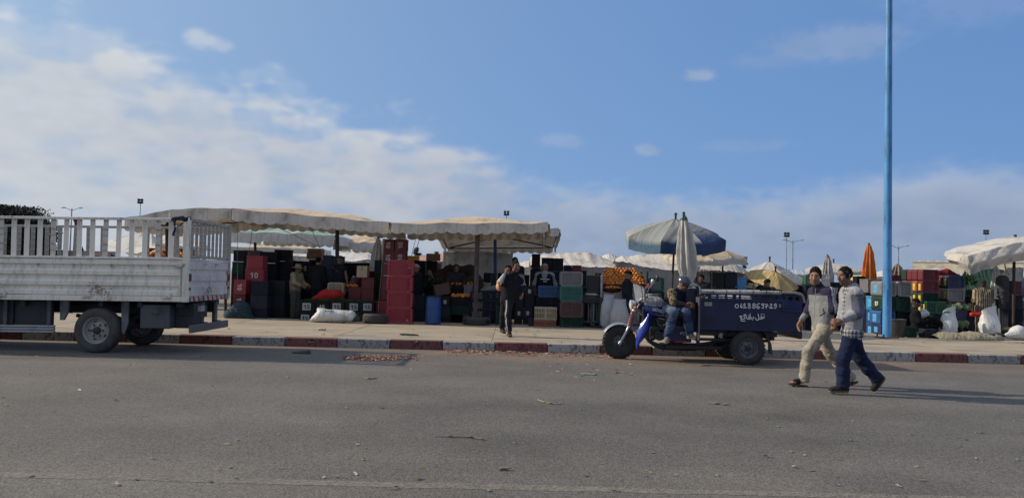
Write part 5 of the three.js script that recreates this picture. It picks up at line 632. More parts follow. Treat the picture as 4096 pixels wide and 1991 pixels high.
// ---------------------------------------------------------------- canopies, tarps and umbrellas
const CREAM = cloth(0.66, 0.61, 0.53, 0.12), CREAM2 = cloth(0.58, 0.55, 0.49, 0.14), TAN = cloth(0.6, 0.45, 0.27, 0.18), OFFW = cloth(0.7, 0.68, 0.63, 0.18), GREYC = cloth(0.42, 0.4, 0.37, 0.1), GREENC = cloth(0.22, 0.42, 0.32, 0.3), WOODP = mt([0.05, 0.035, 0.03], 0.8), BLUEP = mt([0.03, 0.08, 0.2], 0.6);
const ropeM = mt([0.2, 0.18, 0.15], 0.9);
function canopy(label, FL, FR, depth, o = {}) {
  const fl = at(...FL), fr = at(...FR), back = V(o.skew || 0, o.rise || 0, -depth), bl = fl.clone().add(back), br = fr.clone().add(back), c = fl.clone().add(br).multiplyScalar(0.5); c.y = 0.05;
  const t = thing('market_canopy', label, 'canopy', c), L = (p) => p.clone().sub(c), P = [fl, fr, br, bl].map(L), pk = o.peak ?? 0.28, sd = o.seed || 1, mR = o.roof || TAN, mV = o.val || CREAM;
  const roof = (u, v) => { const p = P[0].clone().lerp(P[1], u).lerp(P[3].clone().lerp(P[2], u), v), k = Math.min(1, 2 * Math.min(u, 1 - u) * (o.hip || 1.6), 2 * Math.min(v, 1 - v)); p.y += pk * k - (o.sag || 0) * Math.sin(Math.PI * u) * (1 - Math.abs(2 * v - 1)) + 0.035 * (noise3(u * 9 + sd, v * 6, 2) - 0.5) * (o.rough || 1) - (o.front || 0) * Math.sin(Math.PI * u) * (1 - v) - 0.03 * Math.sin(u * Math.PI * (o.bays || 3)) ** 2 * (1 - k); return p; };
  part('roof', [surf(roof, 44, 20)], mR, t);
  const drop = o.drop || 0.3, edge = (f, outv, n, name) => part(name, [surf((u, v) => { const p = f(u), s = Math.abs(Math.sin(Math.PI * u * n)), w = noise3(u * 14 + sd * 3, v * 2, 5) - 0.5; p.y -= v * (drop - 0.045 * (1 - s) + 0.05 * (noise3(u * 5, 1, sd) - 0.5)); return p.addScaledVector(outv, 0.032 + v * (0.03 * w + (o.flare || 0.03) + 0.018 * Math.sin(u * n * 6.283))); }, n * 8, 6)], mV, t);
  const len = fl.distanceTo(fr), n1 = o.sc || Math.round(len / 0.3), n2 = Math.round(depth / 0.3);
  edge((u) => roof(u, 0), V(0, 0, 1), n1, 'valance'); edge((u) => roof(u, 1), V(0, 0, -1), n1, 'valance'); edge((v) => roof(0, v), V(-1, 0, 0), n2, 'valance'); edge((v) => roof(1, v), V(1, 0, 0), n2, 'valance');
  const fb = (a, b) => bar(a.clone().add(V(0, -0.05, 0)), b.clone().add(V(0, -0.05, 0)), 0.022, 6);
  if (!o.noframe) { for (const [a, b] of [[P[0], P[1]], [P[3], P[2]], [P[0], P[3]], [P[1], P[2]]]) part('frame_bar', [fb(a, b)], WOODP, t); const mc = P[0].clone().lerp(P[2], 0.5); mc.y += pk; for (const q of P) part('frame_bar', [fb(q, mc)], WOODP, t); }
  for (const [u, d, m, r, g0] of o.posts || []) { const top = at(u, 900, d), b = at(u + (g0 || 0), 1270, d); top.y = fl.y + 0.02; b.y = o.ground ?? 0.05; part('post', [bar(L(b), L(top), r || 0.045, 10)], m || WOODP, t); }
  for (const [u1, v1, u2, v2, d] of o.ropes || []) part('rope', [bar(L(at(u1, v1, d)), L(at(u2, v2, d + 0.1)), 0.008, 5)], ropeM, t);
  return t;
}
canopy('long cream scalloped canopy with a tan top between the truck and the red crates', [930, 832, 20.0], [1556, 889, 20.0], 2.9, { peak: 0.24, drop: 0.33, sag: 0.02, seed: 3, posts: [[1347, 21.3, WOODP, 0.055]], ropes: [[1100, 905, 1280, 990, 21], [1240, 905, 1278, 992, 21], [1538, 932, 1512, 1245, 19.6], [1682, 940, 1655, 1030, 20.5], [948, 868, 948, 1130, 20.2], [1010, 900, 985, 1080, 20.5]], ground: 0.05 });
canopy('sagging cream canopy partly behind the truck cage at the end of the row', [505, 872, 20.4], [930, 836, 20.2], 3, { peak: 0.2, drop: 0.34, front: -0.12, seed: 7, rough: 1.8, posts: [[665, 20.6], [900, 23]] });
canopy('flat cream canopy with a shallow tan hip roof over the middle stall', [1567, 893, 19.7], [2193, 890, 19.7], 2.9, { peak: 0.3, drop: 0.29, seed: 11, hip: 1, posts: [[1911, 19.9, mt([0.085, 0.07, 0.065], 0.8), 0.065, -10]], ropes: [[1592, 945, 1590, 1000, 20.2], [2170, 925, 2172, 1010, 21], [2182, 925, 2182, 1010, 21]], ground: G });
canopy('cream canopy seen from below behind the middle stall, its dark struts showing', [1758, 916, 22.9], [2236, 912, 22.9], 3, { peak: 0.1, rise: -0.42, drop: 0.24, seed: 17, roof: CREAM2, posts: [[1981, 23.3, BLUEP, 0.05]], ropes: [[1600, 940, 1592, 1015, 23], [1665, 945, 1640, 1040, 23]] });
canopy('white canopy with green netting on its roof behind the long cream canopy', [915, 925, 25], [1338, 938, 25], 3.4, { peak: 0.36, drop: 0.36, seed: 23, roof: GREENC, val: OFFW, posts: [[1020, 25.5]], rough: 2.2 });
canopy('small tan and white canopy far behind the stalls beside the red crate tower', [1338, 966, 27], [1513, 969, 27], 3, { peak: 0.32, drop: 0.3, seed: 29, val: OFFW });
canopy('low cream canopy in the back row under the netted one', [925, 985, 31], [1250, 992, 31], 3, { peak: 0.2, drop: 0.3, seed: 31, roof: TAN, val: CREAM2 });

// a tarp over goods or a ridge: pixel profiles of its ridge and eave, real depth behind
function tarp(name, label, us, ridge, eave, d, depth, mat, o = {}) {
  const g0 = o.base ?? 0.05, c = at(us[Math.floor(us.length / 2)], 1200, d); c.y = g0; c.z = -d - depth / 2; const t = thing(name, label, o.cat || 'tent', c), sd = us[0];
  const lerpA = (A, k) => { const x = k * (A.length - 1), i = Math.min(A.length - 2, Math.floor(x)); return mix(A[i], A[i + 1], o.sharp ? x - i : x - i); };
  const bump = (u, v) => (o.fold ?? 0.05) * 0.62 * (1.3 * Math.pow(Math.abs(noise3(u * (o.nf || 26) * 0.9 + sd + v * 3.5, v * 0.5, 1) - 0.5) * 2, 0.7) - 0.6 + 0.35 * (noise3(u * 7 + sd, v * 3, 4) - 0.5));
  const R = (u) => at(lerpA(us, u), lerpA(ridge, u), d + depth / 2), E = (u) => at(lerpA(us, u) + (o.eo || 0), lerpA(eave, u), d);
  const nu = o.nu || 60;
  part('cover', [surf((u, v) => { const e = E(u), r = R(u), p = e.clone().lerp(r, v); p.y -= (o.sagv ?? 0.06) * Math.sin(Math.PI * v); p.y += bump(u, v) * 0.7; p.z += bump(u, v + 3); return p.sub(c); }, nu, 16), surf((u, v) => { const r = R(u), p = r.clone(); p.z -= v * depth / 2; p.y = mix(r.y, E(u).y - 0.1, v) + bump(u, 1 - v) * 0.7; return p.sub(c); }, nu, 6)], mat, t);
  if (o.wall !== false) part('side_cloth', [surf((u, v) => { const e = E(u), p = V(e.x, mix(e.y, g0, v), e.z - 0.02 - v * (o.inset || 0.05)); p.y += bump(u, 0) * 0.7 * (1 - v); p.z += bump(u, 0 + v * 0.1) * 1.2 + bump(u, 3) * (1 - v); return p.sub(c); }, nu, 10)], o.wmat || mat, t);
  for (const k of o.hem ? [0] : []) part('hem', [surf((u, v) => { const e = E(u); e.y -= v * o.hem * (1 - 0.2 * Math.abs(Math.sin(u * 30))); e.z += 0.02 + bump(u, 3); e.y += bump(u, 0) * 0.7; return e.sub(c); }, nu, 4)], mat, t);
  return t;
}
tarp('market_tent', 'large creased cream tent roof next to the top of the dark crate wall', [2120, 2190, 2240, 2290, 2360, 2420, 2500], [1026, 1016, 1012, 1008, 1008, 1034, 1058], [1060, 1062, 1064, 1066, 1068, 1068, 1072], 26, 3.5, CREAM, { fold: 0.1, nf: 30, wmat: GREYC });
tarp('market_tent', 'long cream tent with a sagging edge behind the blue parasol', [2462, 2490, 2515, 2560, 2650, 2695, 2790], [1034, 1021, 1026, 1018, 1007, 1022, 1034], [1048, 1046, 1050, 1064, 1077, 1082, 1078], 25, 3.2, CREAM, { fold: 0.07, nf: 22, wmat: GREYC });
tarp('market_tent', 'grey wrinkled tent with a dark opening behind the tricycle box', [2775, 2830, 2880, 2930, 2965, 2995], [1068, 1056, 1050, 1054, 1064, 1088], [1086, 1084, 1082, 1086, 1092, 1098], 24.5, 3, GREYC, { fold: 0.09, nf: 34, wall: false });
tarp('side_sheet', 'grey sheet hanging down between the parasol pole and the dark opening', [2770, 2810, 2868], [1076, 1078, 1080], [1084, 1084, 1084], 24.4, 0.4, GREYC, { fold: 0.07, nf: 22, cat: 'tarp' });
tarp('market_tent', 'pale tent ridge in the far row right behind the grey wrinkled tent', [2880, 2930, 2990], [1048, 1054, 1076], [1078, 1080, 1084], 34, 3, OFFW, { fold: 0.06 });
tarp('market_tent', 'small bright white dome tent far behind the cream tents', [2395, 2412, 2436, 2460, 2480], [1040, 1022, 1013, 1020, 1036], [1044, 1044, 1044, 1044, 1044], 42, 3, OFFW, { fold: 0.05 });
tarp('market_tent', 'white sunlit tent seen through the truck cage', [430, 470, 540, 605, 618], [962, 952, 934, 932, 950], [1000, 1006, 1014, 996, 990], 29, 3.4, OFFW, { fold: 0.05, nf: 8, wall: false });
tarp('market_tent', 'second white tent slope seen past the last slats of the cage', [612, 660, 740, 800], [940, 930, 945, 960], [965, 975, 985, 985], 32, 3, OFFW, { fold: 0.04, nf: 8 });
tarp('market_tent', 'white peaked tent behind the men, below the tan and white canopy', [1290, 1350, 1416, 1470, 1515], [1030, 1014, 1004, 1014, 1036], [1046, 1040, 1046, 1036, 1046], 31, 3.2, OFFW, { fold: 0.05, nf: 10 });
tarp('market_tent', 'white sheet roof low behind the cardboard boxes', [1100, 1160, 1230, 1300], [1002, 998, 1000, 1012], [1024, 1022, 1026, 1030], 30, 3, OFFW, { fold: 0.05, nf: 14 });
tarp('market_tent', 'faded pink and white tent between the yellow crate and the cardboard box', [1660, 1690, 1730, 1780], [1026, 1020, 1018, 1012], [1042, 1044, 1046, 1046], 29, 3, cloth(0.5, 0.3, 0.25, 0.1), { fold: 0.05 });
tarp('market_tent', 'sunlit cream tent beyond the tracksuit man, seen over dark crates', [2040, 2075, 2110, 2160], [1066, 1050, 1042, 1036], [1072, 1070, 1068, 1068], 33, 3, CREAM, { fold: 0.05 });
tarp('market_tent', 'distant white tents beyond the orange folded parasol', [3480, 3530, 3570, 3640], [1094, 1082, 1084, 1090], [1108, 1106, 1106, 1108], 42, 3, OFFW, { fold: 0.06 });
tarp('market_tent', 'white tent roof in front of the pale warehouse', [3640, 3700, 3750, 3800, 3870], [1084, 1078, 1070, 1080, 1096], [1100, 1100, 1100, 1102, 1106], 38, 3, OFFW, { fold: 0.05 });
tarp('market_tent', 'blue and white tarp roof beside the yellow parasol', [3160, 3200, 3240, 3270], [1076, 1078, 1084, 1094], [1096, 1098, 1102, 1106], 32, 3, cloth(0.45, 0.5, 0.58), { fold: 0.06 });
tarp('backdrop_sheet', 'stained white sheet hung as a backdrop behind the orange seller', [1772, 1800, 1900, 2000, 2052], [1004, 1003, 1004, 1010, 1014], [1008, 1007, 1008, 1014, 1018], 23.9, 0.3, cloth(0.55, 0.54, 0.52, 0.25), { fold: 0.03, nf: 16, cat: 'tarp' });
tarp('green_tarp', 'dark green tarp heaped beneath the big draped canopy', [3855, 3890, 3930, 3980, 4020], [1120, 1095, 1078, 1072, 1080], [1160, 1160, 1165, 1165, 1165], 24, 2, cloth(0.016, 0.06, 0.05), { fold: 0.07, cat: 'tarp' });
tarp('white_sheet', 'white sheet tied up behind the folded white parasol', [4000, 4030, 4060, 4096], [1102, 1072, 1068, 1070], [1118, 1122, 1130, 1120], 23.4, 0.5, OFFW, { fold: 0.05, wall: false, cat: 'tarp' });
tarp('covered_goods', 'goods under a pale sheet right behind the tricycle box', [2776, 2830, 2890, 2950, 3000, 3030], [1182, 1174, 1172, 1176, 1184, 1206], [1196, 1192, 1192, 1196, 1204, 1222], 20.6, 1.4, cloth(0.62, 0.6, 0.57), { fold: 0.04, cat: 'goods' });
{ // the big draped canopy at the end of the row, laid out fold by fold
  const rows = [[[3790, 1020, 24.5], [3850, 990, 24.5], [3920, 972, 24.5], [4000, 962, 24.5], [4080, 958, 24.5], [4180, 958, 24.5]], [[3782, 1006, 22.6], [3830, 990, 22.4], [3900, 974, 22.3], [3970, 958, 22.3], [4062, 946, 22.3], [4180, 950, 22.3]], [[3779, 1018, 21.2], [3826, 1016, 20.9], [3874, 1021, 20.6], [3952, 1000, 20.6], [4060, 970, 20.6], [4180, 960, 20.6]], [[3790, 1038, 21.1], [3828, 1044, 20.8], [3876, 1060, 20.55], [3950, 1042, 20.5], [4040, 1018, 20.5], [4180, 1000, 20.5]], [[3806, 1054, 21.2], [3838, 1062, 20.9], [3882, 1098, 20.6], [3944, 1078, 20.6], [4026, 1052, 20.6], [4180, 1030, 20.6]]];
  const c = at(4000, 1270, 22); c.y = 0.05; const t = thing('draped_canopy', 'large off-white canopy of loose draped cloth on a wooden pole', 'canopy', c);
  const S = (u, v) => { const y = v * 4, j = Math.min(3, Math.floor(y)), x = u * 5, i = Math.min(4, Math.floor(x)), fy = y - j, fx = x - i, w = (a) => sm(a) * 0.5 + a * 0.5, A = at(...rows[j][i]).lerp(at(...rows[j][i + 1]), w(fx)), B = at(...rows[j + 1][i]).lerp(at(...rows[j + 1][i + 1]), w(fx)), p = A.lerp(B, fy); p.z += 0.06 * (Math.pow(Math.abs(noise3(u * 11 + v * 3.5, v * 1.2, 2) - 0.5) * 2, 0.8) - 0.4) + 0.022 * (noise3(u * 26 - v * 6, v * 2, 8) - 0.5); p.y += 0.03 * (noise3(u * 9, v * 3, 1) - 0.5); return p.sub(c); };
  part('cloth_roof', [surf(S, 70, 36)], cloth(0.6, 0.57, 0.51, 0.04), t);
  const b = at(4056, 1282, 20.9); b.y = 0.05; const tp = at(4064, 938, 22.2); part('post', [bar(b.sub(c), at(4060, 980, 21).sub(c), 0.04, 10)], WOODP, t); part('finial', [bar(tp.clone().sub(c), tp.clone().add(V(0, -0.14, 0)).sub(c), 0.04, 10)], WOODP, t);
  part('tied_cord', [tube([at(4022, 1054, 20.5), at(4026, 1075, 20.5), at(4040, 1100, 20.5)].map((p) => p.sub(c)), 0.02, 6, 12)], cloth(0.4, 0.3, 0.2), t);
}
const VC = mt([1, 1, 1], 0.95, { map: T.cloth, bump: rep(T.fold, 1.2), bs: 0.012, vc: true, trans: 0.06 });
function colored(g, f) { const p = g.attributes.position, c = new Float32Array(p.count * 3); for (let i = 0; i < p.count; i++) { const k = f(p.getX(i), p.getY(i), p.getZ(i)); c.set(k, i * 3); } g.setAttribute('color', new THREE.BufferAttribute(c, 3)); return g; }
function parasol(label, u, v, d, R, rise, hem, n, col, o = {}) {
  const a = at(u, v, d), t = thing('parasol', label, 'parasol', V(a.x + (o.dx || 0), o.base ?? 0.05, a.z)), top = V(-(o.dx || 0), a.y - (o.base ?? 0.05), 0), q = new THREE.Quaternion().setFromEuler(new THREE.Euler(o.tx || 0, o.ty || 0, o.tz || 0));
  for (let k = 0; k < n; k++) { const a0 = (k + (o.ph || 0)) / n * 6.2832, da = 6.2832 / n;
    const P = (u2, v2) => { const an = a0 + da * u2, cut = Math.cos(da / 2) / Math.cos(da * (u2 - 0.5)), sag = 1 - (1 - cut) * 0.9, roof = Math.min(1, v2 / (hem ? 0.78 : 1)), r = R * roof * (roof > 0.2 ? mix(1, sag, roof) : 1), mid = 4 * u2 * (1 - u2), y = -rise * Math.pow(roof, o.pw || 1.35) - mid * 0.07 * roof * R * 0.6 - (v2 > 0.78 && hem ? (v2 - 0.78) / 0.22 * hem * (1 - 0.1 * mid + 0.16 * (noise3(an * 3, 1, u) - 0.5)) : 0); return V(Math.sin(an) * r * (1 + 0.012 * Math.sin(an * 40) * v2), y + 0.02 * (noise3(an * 6, v2 * 5, u) - 0.5), Math.cos(an) * r).applyQuaternion(q).add(top); };
    const inv = q.clone().invert(), w = V(); part('panel', colored(surf(P, 10, 14), (x, y, z) => { w.set(x, y, z).sub(top).applyQuaternion(inv); return col(clamp(-w.y / (rise + hem)), k, Math.hypot(w.x, w.z) / R); }), VC, t); }
  const foot = V((o.foot || 0), 0, 0), ptop = V(0, 0.1, 0).applyQuaternion(q).add(top);
  part('pole', [bar(foot, ptop, o.pr || 0.028, 8)], IRON, t); part('finial', [bar(ptop, ptop.clone().add(V(0, 0.06, 0)), 0.035, 8)], IRON, t);
  for (let k = 0; k < n; k++) { const an = (k + (o.ph || 0)) / n * 6.2832; part('rib', [bar(V(0, -0.1, 0).applyQuaternion(q).add(top), V(Math.sin(an) * R * 0.97, -rise * 0.97 - 0.02, Math.cos(an) * R * 0.97).applyQuaternion(q).add(top), 0.008, 5)], IRON, t); }
  return t;
}
parasol('big weathered blue parasol, faded grey on top, beside a folded white one', 2703, 876, 19.4, 1.3, 0.42, 0.3, 8, (h, k, r) => { const [e0, e1] = k < 3 ? [0.26, 0.5] : k === 7 ? [0.5, 0.64] : k === 6 ? [0.6, 0.76] : [0.68, 0.86], e = sstep(e0, e1, h), top = [0.31, 0.325, 0.31], b = [0.022, 0.055, 0.15], lb = [0.16, 0.28, 0.36]; return top.map((x, i) => mix(x, k === 5 ? lb[i] : k === 6 ? mix(lb[i], b[i], 0.5) : b[i], e)); }, { tx: 0.2, ph: 0.42, dx: -0.1 });  // faded tops; panels away from the sun have shade painted into their blue
parasol('tan square parasol with a pale hem behind the folded white one', 2788, 1000, 22.5, 1.0, 0.2, 0.18, 6, (h, k, r) => (h > 0.5 ? [0.6, 0.54, 0.45] : [0.58, 0.44, 0.26]), { ph: 0.25, tx: 0.1 });
parasol('second tan parasol with a turned up pale hem nearer the conifer', 2892, 996, 24, 0.78, 0.2, 0.2, 6, (h) => (h > 0.5 ? [0.6, 0.55, 0.47] : [0.56, 0.44, 0.28]), { ph: 0.1, tx: 0.08, tz: -0.1 });
parasol('wide off-white peaked parasol with a red tip behind the yellow one', 3080, 1044, 26, 1.25, 0.62, 0.1, 6, (h, k, r) => (r < 0.08 ? [0.4, 0.05, 0.05] : [0.56, 0.53, 0.47]), { tx: 0.1, ph: 0.2, pw: 1.1 });
parasol('torn yellow parasol tilted over two seated sellers', 3100, 1084, 23.4, 0.82, 0.3, 0.02, 10, (h, k) => (k % 5 === 1 ? [0.44, 0.3, 0.12] : [0.6, 0.43, 0.18]), { tx: 0.34, tz: -0.16, pw: 1.5 });
parasol('grey white parasol with ragged hem behind the two walking men', 3336, 1052, 29, 1.08, 0.26, 0.12, 8, () => [0.5, 0.48, 0.44], { tx: 0.05 });
parasol('pale yellow parasol low between the older man and the orange one', 3440, 1098, 31, 0.5, 0.16, 0.05, 8, () => [0.66, 0.58, 0.32], { tx: 0.1 });
function folded(label, u, v0, v1, d, w, col, o = {}) {
  const a = at(u, v0, d), b = at(u + (o.lean || 0), v1, d), hgt = a.y - b.y, t = thing('folded_parasol', label, 'parasol', V(b.x, o.base ?? 0.05, b.z)), r0 = w, y1 = b.y - (o.base ?? 0.05), ax = V(a.x - b.x, hgt, 0);
  const prof = o.tie ? [[0, 0.28], [0.05, 0.4], [0.25, 0.72], [0.5, 0.98], [0.68, 1.02], [0.8, 0.8], [0.86, 0.42], [0.9, 0.55], [1, 0.7]] : [[0, 0.3], [0.06, 0.42], [0.3, 0.66], [0.6, 0.9], [0.85, 1.02], [1, 0.98]];
  const R = (v) => { for (let i = 1; i < prof.length; i++) if (v <= prof[i][0]) return mix(prof[i - 1][1], prof[i][1], sm((v - prof[i - 1][0]) / (prof[i][0] - prof[i - 1][0]))); return prof[prof.length - 1][1]; };
  const nf = o.nf || 9; part('folded_cloth', colored(surf((u2, v) => { const an = u2 * 6.2832, k = 1 + 0.2 * Math.cos(an * nf + v * 1.5) * sstep(0, 0.2, v) + 0.06 * Math.sin(an * 5 + v * 7), r = r0 * R(v) * k; return V(Math.sin(an) * r, y1 + hgt * (1 - v), Math.cos(an) * r * 0.8).add(V(ax.x * (1 - v), 0, 0)); }, 90, 30), (x, y, z) => col(Math.atan2(x - ax.x * (y - y1) / hgt, z), (y - y1) / hgt)), VC, t);
  part('pole', [bar(V(0, 0, 0), V(ax.x * 1.05, y1 + hgt * 1.06, 0), o.pr || 0.03, 8)], IRON, t);
  if (o.top) part('cap', [surf((u2, v) => { const an = u2 * 6.2832, r = r0 * mix(0.22, 0.42, v) * (1 + 0.1 * Math.cos(an * nf)); return V(Math.sin(an) * r + ax.x, y1 + hgt * (1.0 - v * 0.055) + 0.012, Math.cos(an) * r); }, 40, 4)], mt(o.top, 0.9), t);
  if (o.tie) part('tie', [new THREE.TorusGeometry(r0 * 0.46, 0.02, 6, 24).rotateX(Math.PI / 2).translate(ax.x * 0.14, y1 + hgt * 0.14, 0)], cloth(0.5, 0.48, 0.45), t);
  return t;
}
folded('tall folded white parasol with a green cap tied near its foot', 2737, 865, 1165, 17.3, 0.2, (a) => (Math.abs(Math.sin(a * 2.5)) > 0.86 ? [0.4, 0.39, 0.36] : [0.58, 0.57, 0.53]), { tie: true, top: [0.015, 0.07, 0.05], lean: 20, base: G });
folded('folded striped parasol with a red rim behind the two walking men', 3312, 1024, 1128, 25, 0.17, (a) => (Math.sin(a * 9) > 0.2 ? [0.2, 0.22, 0.2] : [0.55, 0.54, 0.5]), { top: [0.4, 0.06, 0.04] });
folded('bright orange folded parasol next to the blue lamp post', 3478, 980, 1118, 22.8, 0.18, () => [0.62, 0.16, 0.025], {});
folded('brown striped folded parasol past the blue lamp post', 3592, 1058, 1106, 26, 0.2, (a) => (Math.sin(a * 8) > 0 ? [0.16, 0.12, 0.09] : [0.3, 0.25, 0.19]), {});
folded('white folded parasol hanging beside the man in the striped robe', 3986, 1066, 1196, 21.3, 0.15, () => [0.62, 0.6, 0.56], { lean: 6 });
folded('thin white folded parasol leaning behind the red crate tower', 1512, 955, 1085, 21.6, 0.16, () => [0.62, 0.62, 0.6], { lean: -10 });
folded('rust and cream folded parasol at the edge of the big draped canopy', 3866, 1066, 1110, 24, 0.07, (a) => (Math.sin(a * 6) > 0 ? [0.3, 0.12, 0.06] : [0.55, 0.5, 0.42]), {});

// ---------------------------------------------------------------- crates, column by column along the stalls
const S = 'S', B = 'B', tn = { num: '10' };
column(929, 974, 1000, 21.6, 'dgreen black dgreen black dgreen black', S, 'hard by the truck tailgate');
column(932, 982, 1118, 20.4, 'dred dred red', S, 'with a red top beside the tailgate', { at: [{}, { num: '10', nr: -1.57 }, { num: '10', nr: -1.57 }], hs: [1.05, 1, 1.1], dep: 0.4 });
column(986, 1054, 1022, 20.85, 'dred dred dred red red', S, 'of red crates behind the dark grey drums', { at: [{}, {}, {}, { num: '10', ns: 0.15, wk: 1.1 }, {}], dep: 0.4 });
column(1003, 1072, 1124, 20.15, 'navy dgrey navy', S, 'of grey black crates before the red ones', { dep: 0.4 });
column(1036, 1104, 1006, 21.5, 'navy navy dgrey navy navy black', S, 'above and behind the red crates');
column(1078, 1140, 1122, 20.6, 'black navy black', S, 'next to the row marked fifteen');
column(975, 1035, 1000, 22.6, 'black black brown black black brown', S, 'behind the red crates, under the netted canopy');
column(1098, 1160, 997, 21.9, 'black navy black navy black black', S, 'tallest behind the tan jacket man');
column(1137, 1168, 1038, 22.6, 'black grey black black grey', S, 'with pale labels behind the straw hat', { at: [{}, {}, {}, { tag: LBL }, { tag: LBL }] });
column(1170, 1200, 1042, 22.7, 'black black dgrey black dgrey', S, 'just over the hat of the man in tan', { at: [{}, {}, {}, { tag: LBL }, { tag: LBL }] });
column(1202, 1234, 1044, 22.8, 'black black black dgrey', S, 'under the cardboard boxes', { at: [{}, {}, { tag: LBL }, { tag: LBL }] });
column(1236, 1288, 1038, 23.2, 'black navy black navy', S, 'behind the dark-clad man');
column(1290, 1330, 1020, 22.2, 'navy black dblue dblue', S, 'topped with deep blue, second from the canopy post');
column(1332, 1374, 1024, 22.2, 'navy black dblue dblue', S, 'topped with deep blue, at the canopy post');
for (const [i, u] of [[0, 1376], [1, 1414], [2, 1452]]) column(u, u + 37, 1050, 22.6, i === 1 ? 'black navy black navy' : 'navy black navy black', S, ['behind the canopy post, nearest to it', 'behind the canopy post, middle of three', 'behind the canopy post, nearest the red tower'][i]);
column(1498, 1530, 1040, 21.4, 'black dgreen dgreen dgreen', S, 'squeezed against the red tower');
column(1529, 1577, 955, 20.7, 'dred dred dred dred dred dred dred', S, 'in the red tower nearer the folded parasol', { at: [{}, {}, {}, {}, {}, { num: '10', nr: -1.57 }, { num: '10', nr: -1.57 }], dep: 0.4, jit: 0.3 });
column(1578, 1626, 956, 20.7, 'dred dred dred dred dred dred dred', S, 'in the red tower nearer the yellow crate', { at: [{}, {}, {}, {}, {}, { num: '10', nr: 1.57 }, { num: '10', nr: 1.57 }], dep: 0.4, jit: 0.3 });
column(1551, 1650, 1041, 19.4, 'red red red red', B, 'of bright red crates on their sides at the pavement', { dep: 0.34, at: [{ wk: 1.02 }, {}, {}, { wk: 1.01 }] });
column(1499, 1550, 1206, 20.4, 'dred red', S, 'low behind the tyre', { dep: 0.3 });
const FIF = ['by the grey crates', 'second from the grey crates', 'in the middle of the row', 'second from the red tower', 'by the red tower'];
for (let i = 0; i < 5; i++) { const u = 1197 + i * 60.4; column(u, u + 59, 1204, 20.05 , 'black black', S, 'of the herb row, ' + FIF[i], { base: G - 0.1, dep: 0.4, jit: 0.4, at: [i === 0 ? { num: '15', plate: 0.22, dark: true, ns: 0.11, nx: -0.04 } : {}, i === 1 ? { num: '15', ns: 0.1 } : { num: '15', plate: 0.22, dark: true, ns: 0.11, nx: rr(-0.06, 0.04), ny: 0.52 }] }); }
column(1309, 1372, 1130, 20.7, 'black black tan', B, 'behind the red cloth mound', { dep: 0.3 });
column(1395, 1446, 1148, 20.9, 'dred dred dred', S, 'of dark red crates before the pink sleeve', { dep: 0.4 });
column(1447, 1498, 1110, 20.9, 'dred dred dred dred', S, 'of dark red crates under the upright carton', { dep: 0.4 });
column(1624, 1676, 1022, 23.4, 'black black black black yellow', S, 'capped in yellow behind the red crates');
column(1652, 1700, 1041, 22.4, 'black navy black navy', S, 'behind the man in the white cap');
column(1701, 1722, 1042, 22.4, 'navy black navy black', S, 'slim, beside the white cap column');
column(1724, 1746, 1043, 22.4, 'navy navy black navy', S, 'slim, second from the white cap column');
column(1748, 1764, 1052, 22.6, 'grey grey grey grey', S, 'narrow and pale at the edge of the backdrop sheet');
column(1652, 1700, 1180, 20.5, 'black navy', S, 'between bright red crates and the blue barrel');
column(1668, 1745, 1148, 21.2, 'black dgreen black', S, 'under the leafy greens');
column(1764, 1802, 1186, 20.3, 'black dgrey black', S, 'between the blue barrel and the oranges', { at: [{}, {}, { tag: LBL }] });
column(1748, 1797, 1176, 21.0, 'black navy black', S, 'supporting the tilted brown crate');
const tableO = column(1803, 1878, 1187, 20.6, 'dgreen black', S, 'holding oranges on a low stand', { base: 0.42, hs: [1.15, 1], dep: 0.45 });
const shelf1 = column(1800, 1846, 1140, 21.6, 'black black black', S, 'holding oranges in the second row, near the barrel', { dep: 0.4 }), shelf2 = column(1852, 1888, 1138, 21.6, 'tan black grey', S, 'holding oranges in the second row, near the post', { dep: 0.4 });
column(1804, 1856, 1108, 22.4, 'black brown brown', S, 'below the hooded seller', { dep: 0.4 });
for (const [i, u] of [[0, 1879], [1, 1938]]) column(u, u + 58, 1163 + i * 2, 20.15, 'navy navy navy navy', B, ['of flat navy crates behind the canopy post', 'of flat navy crates next to the tracksuit man'][i], { at: i ? [{ style: B }, {}, {}, {}] : [] });
column(1984, 2012, 1226, 19.95, 'dgreen dgreen', B, 'low behind the knees of the tracksuit man');
column(1932, 1963, 1090, 22.6, 'black black navy white navy', S, 'with one white crate behind the blue pole');
column(1965, 1986, 1092, 22.8, 'black black dgrey dblue', S, 'at the blue pole');
column(1990, 2012, 1091, 22.7, 'black black red black', S, 'past the blue pole');
column(2014, 2050, 1120, 22.4, 'navy black navy', S, 'hidden in part by the tracksuit man');
column(2062, 2096, 1144, 20.3, 'black black black black', S, 'just behind the tracksuit man', { at: [{}, { tag: LBL }, {}, {}] });
column(2097, 2135, 1142, 20.3, 'black dgrey black black', S, 'second behind the tracksuit man', { at: [{}, { tag: LBL }, {}, { tag: LBL }] });
column(2116, 2137, 1274, 19.8, 'dgrey', S, 'small one at the foot of the wall', {});
column(2137, 2226, 1228, 19.7, 'rust tan', S, 'with the tan ribbed crate at the pavement', { hs: [0.5, 1], dep: 0.38, at: [{ style: 'V' }, { style: 'V' }] });
column(2152, 2240, 1144, 20.15, 'navy navy navy blue', B, 'below the grey hooded man', { hs: [1, 1, 1.1, 1.05] });
column(2243, 2331, 1086, 19.65, 'dgreen brown teal grey', B, 'of latticed crates at the end of the wall', { hs: [0.68, 1.02, 1.02, 0.97], at: [{ wk: 0.98 }, { wk: 1.03 }, {}, {}] });
column(2128, 2164, 1015, 22.4, 'black navy black navy black', S, 'highest, at the corner of the middle canopy');
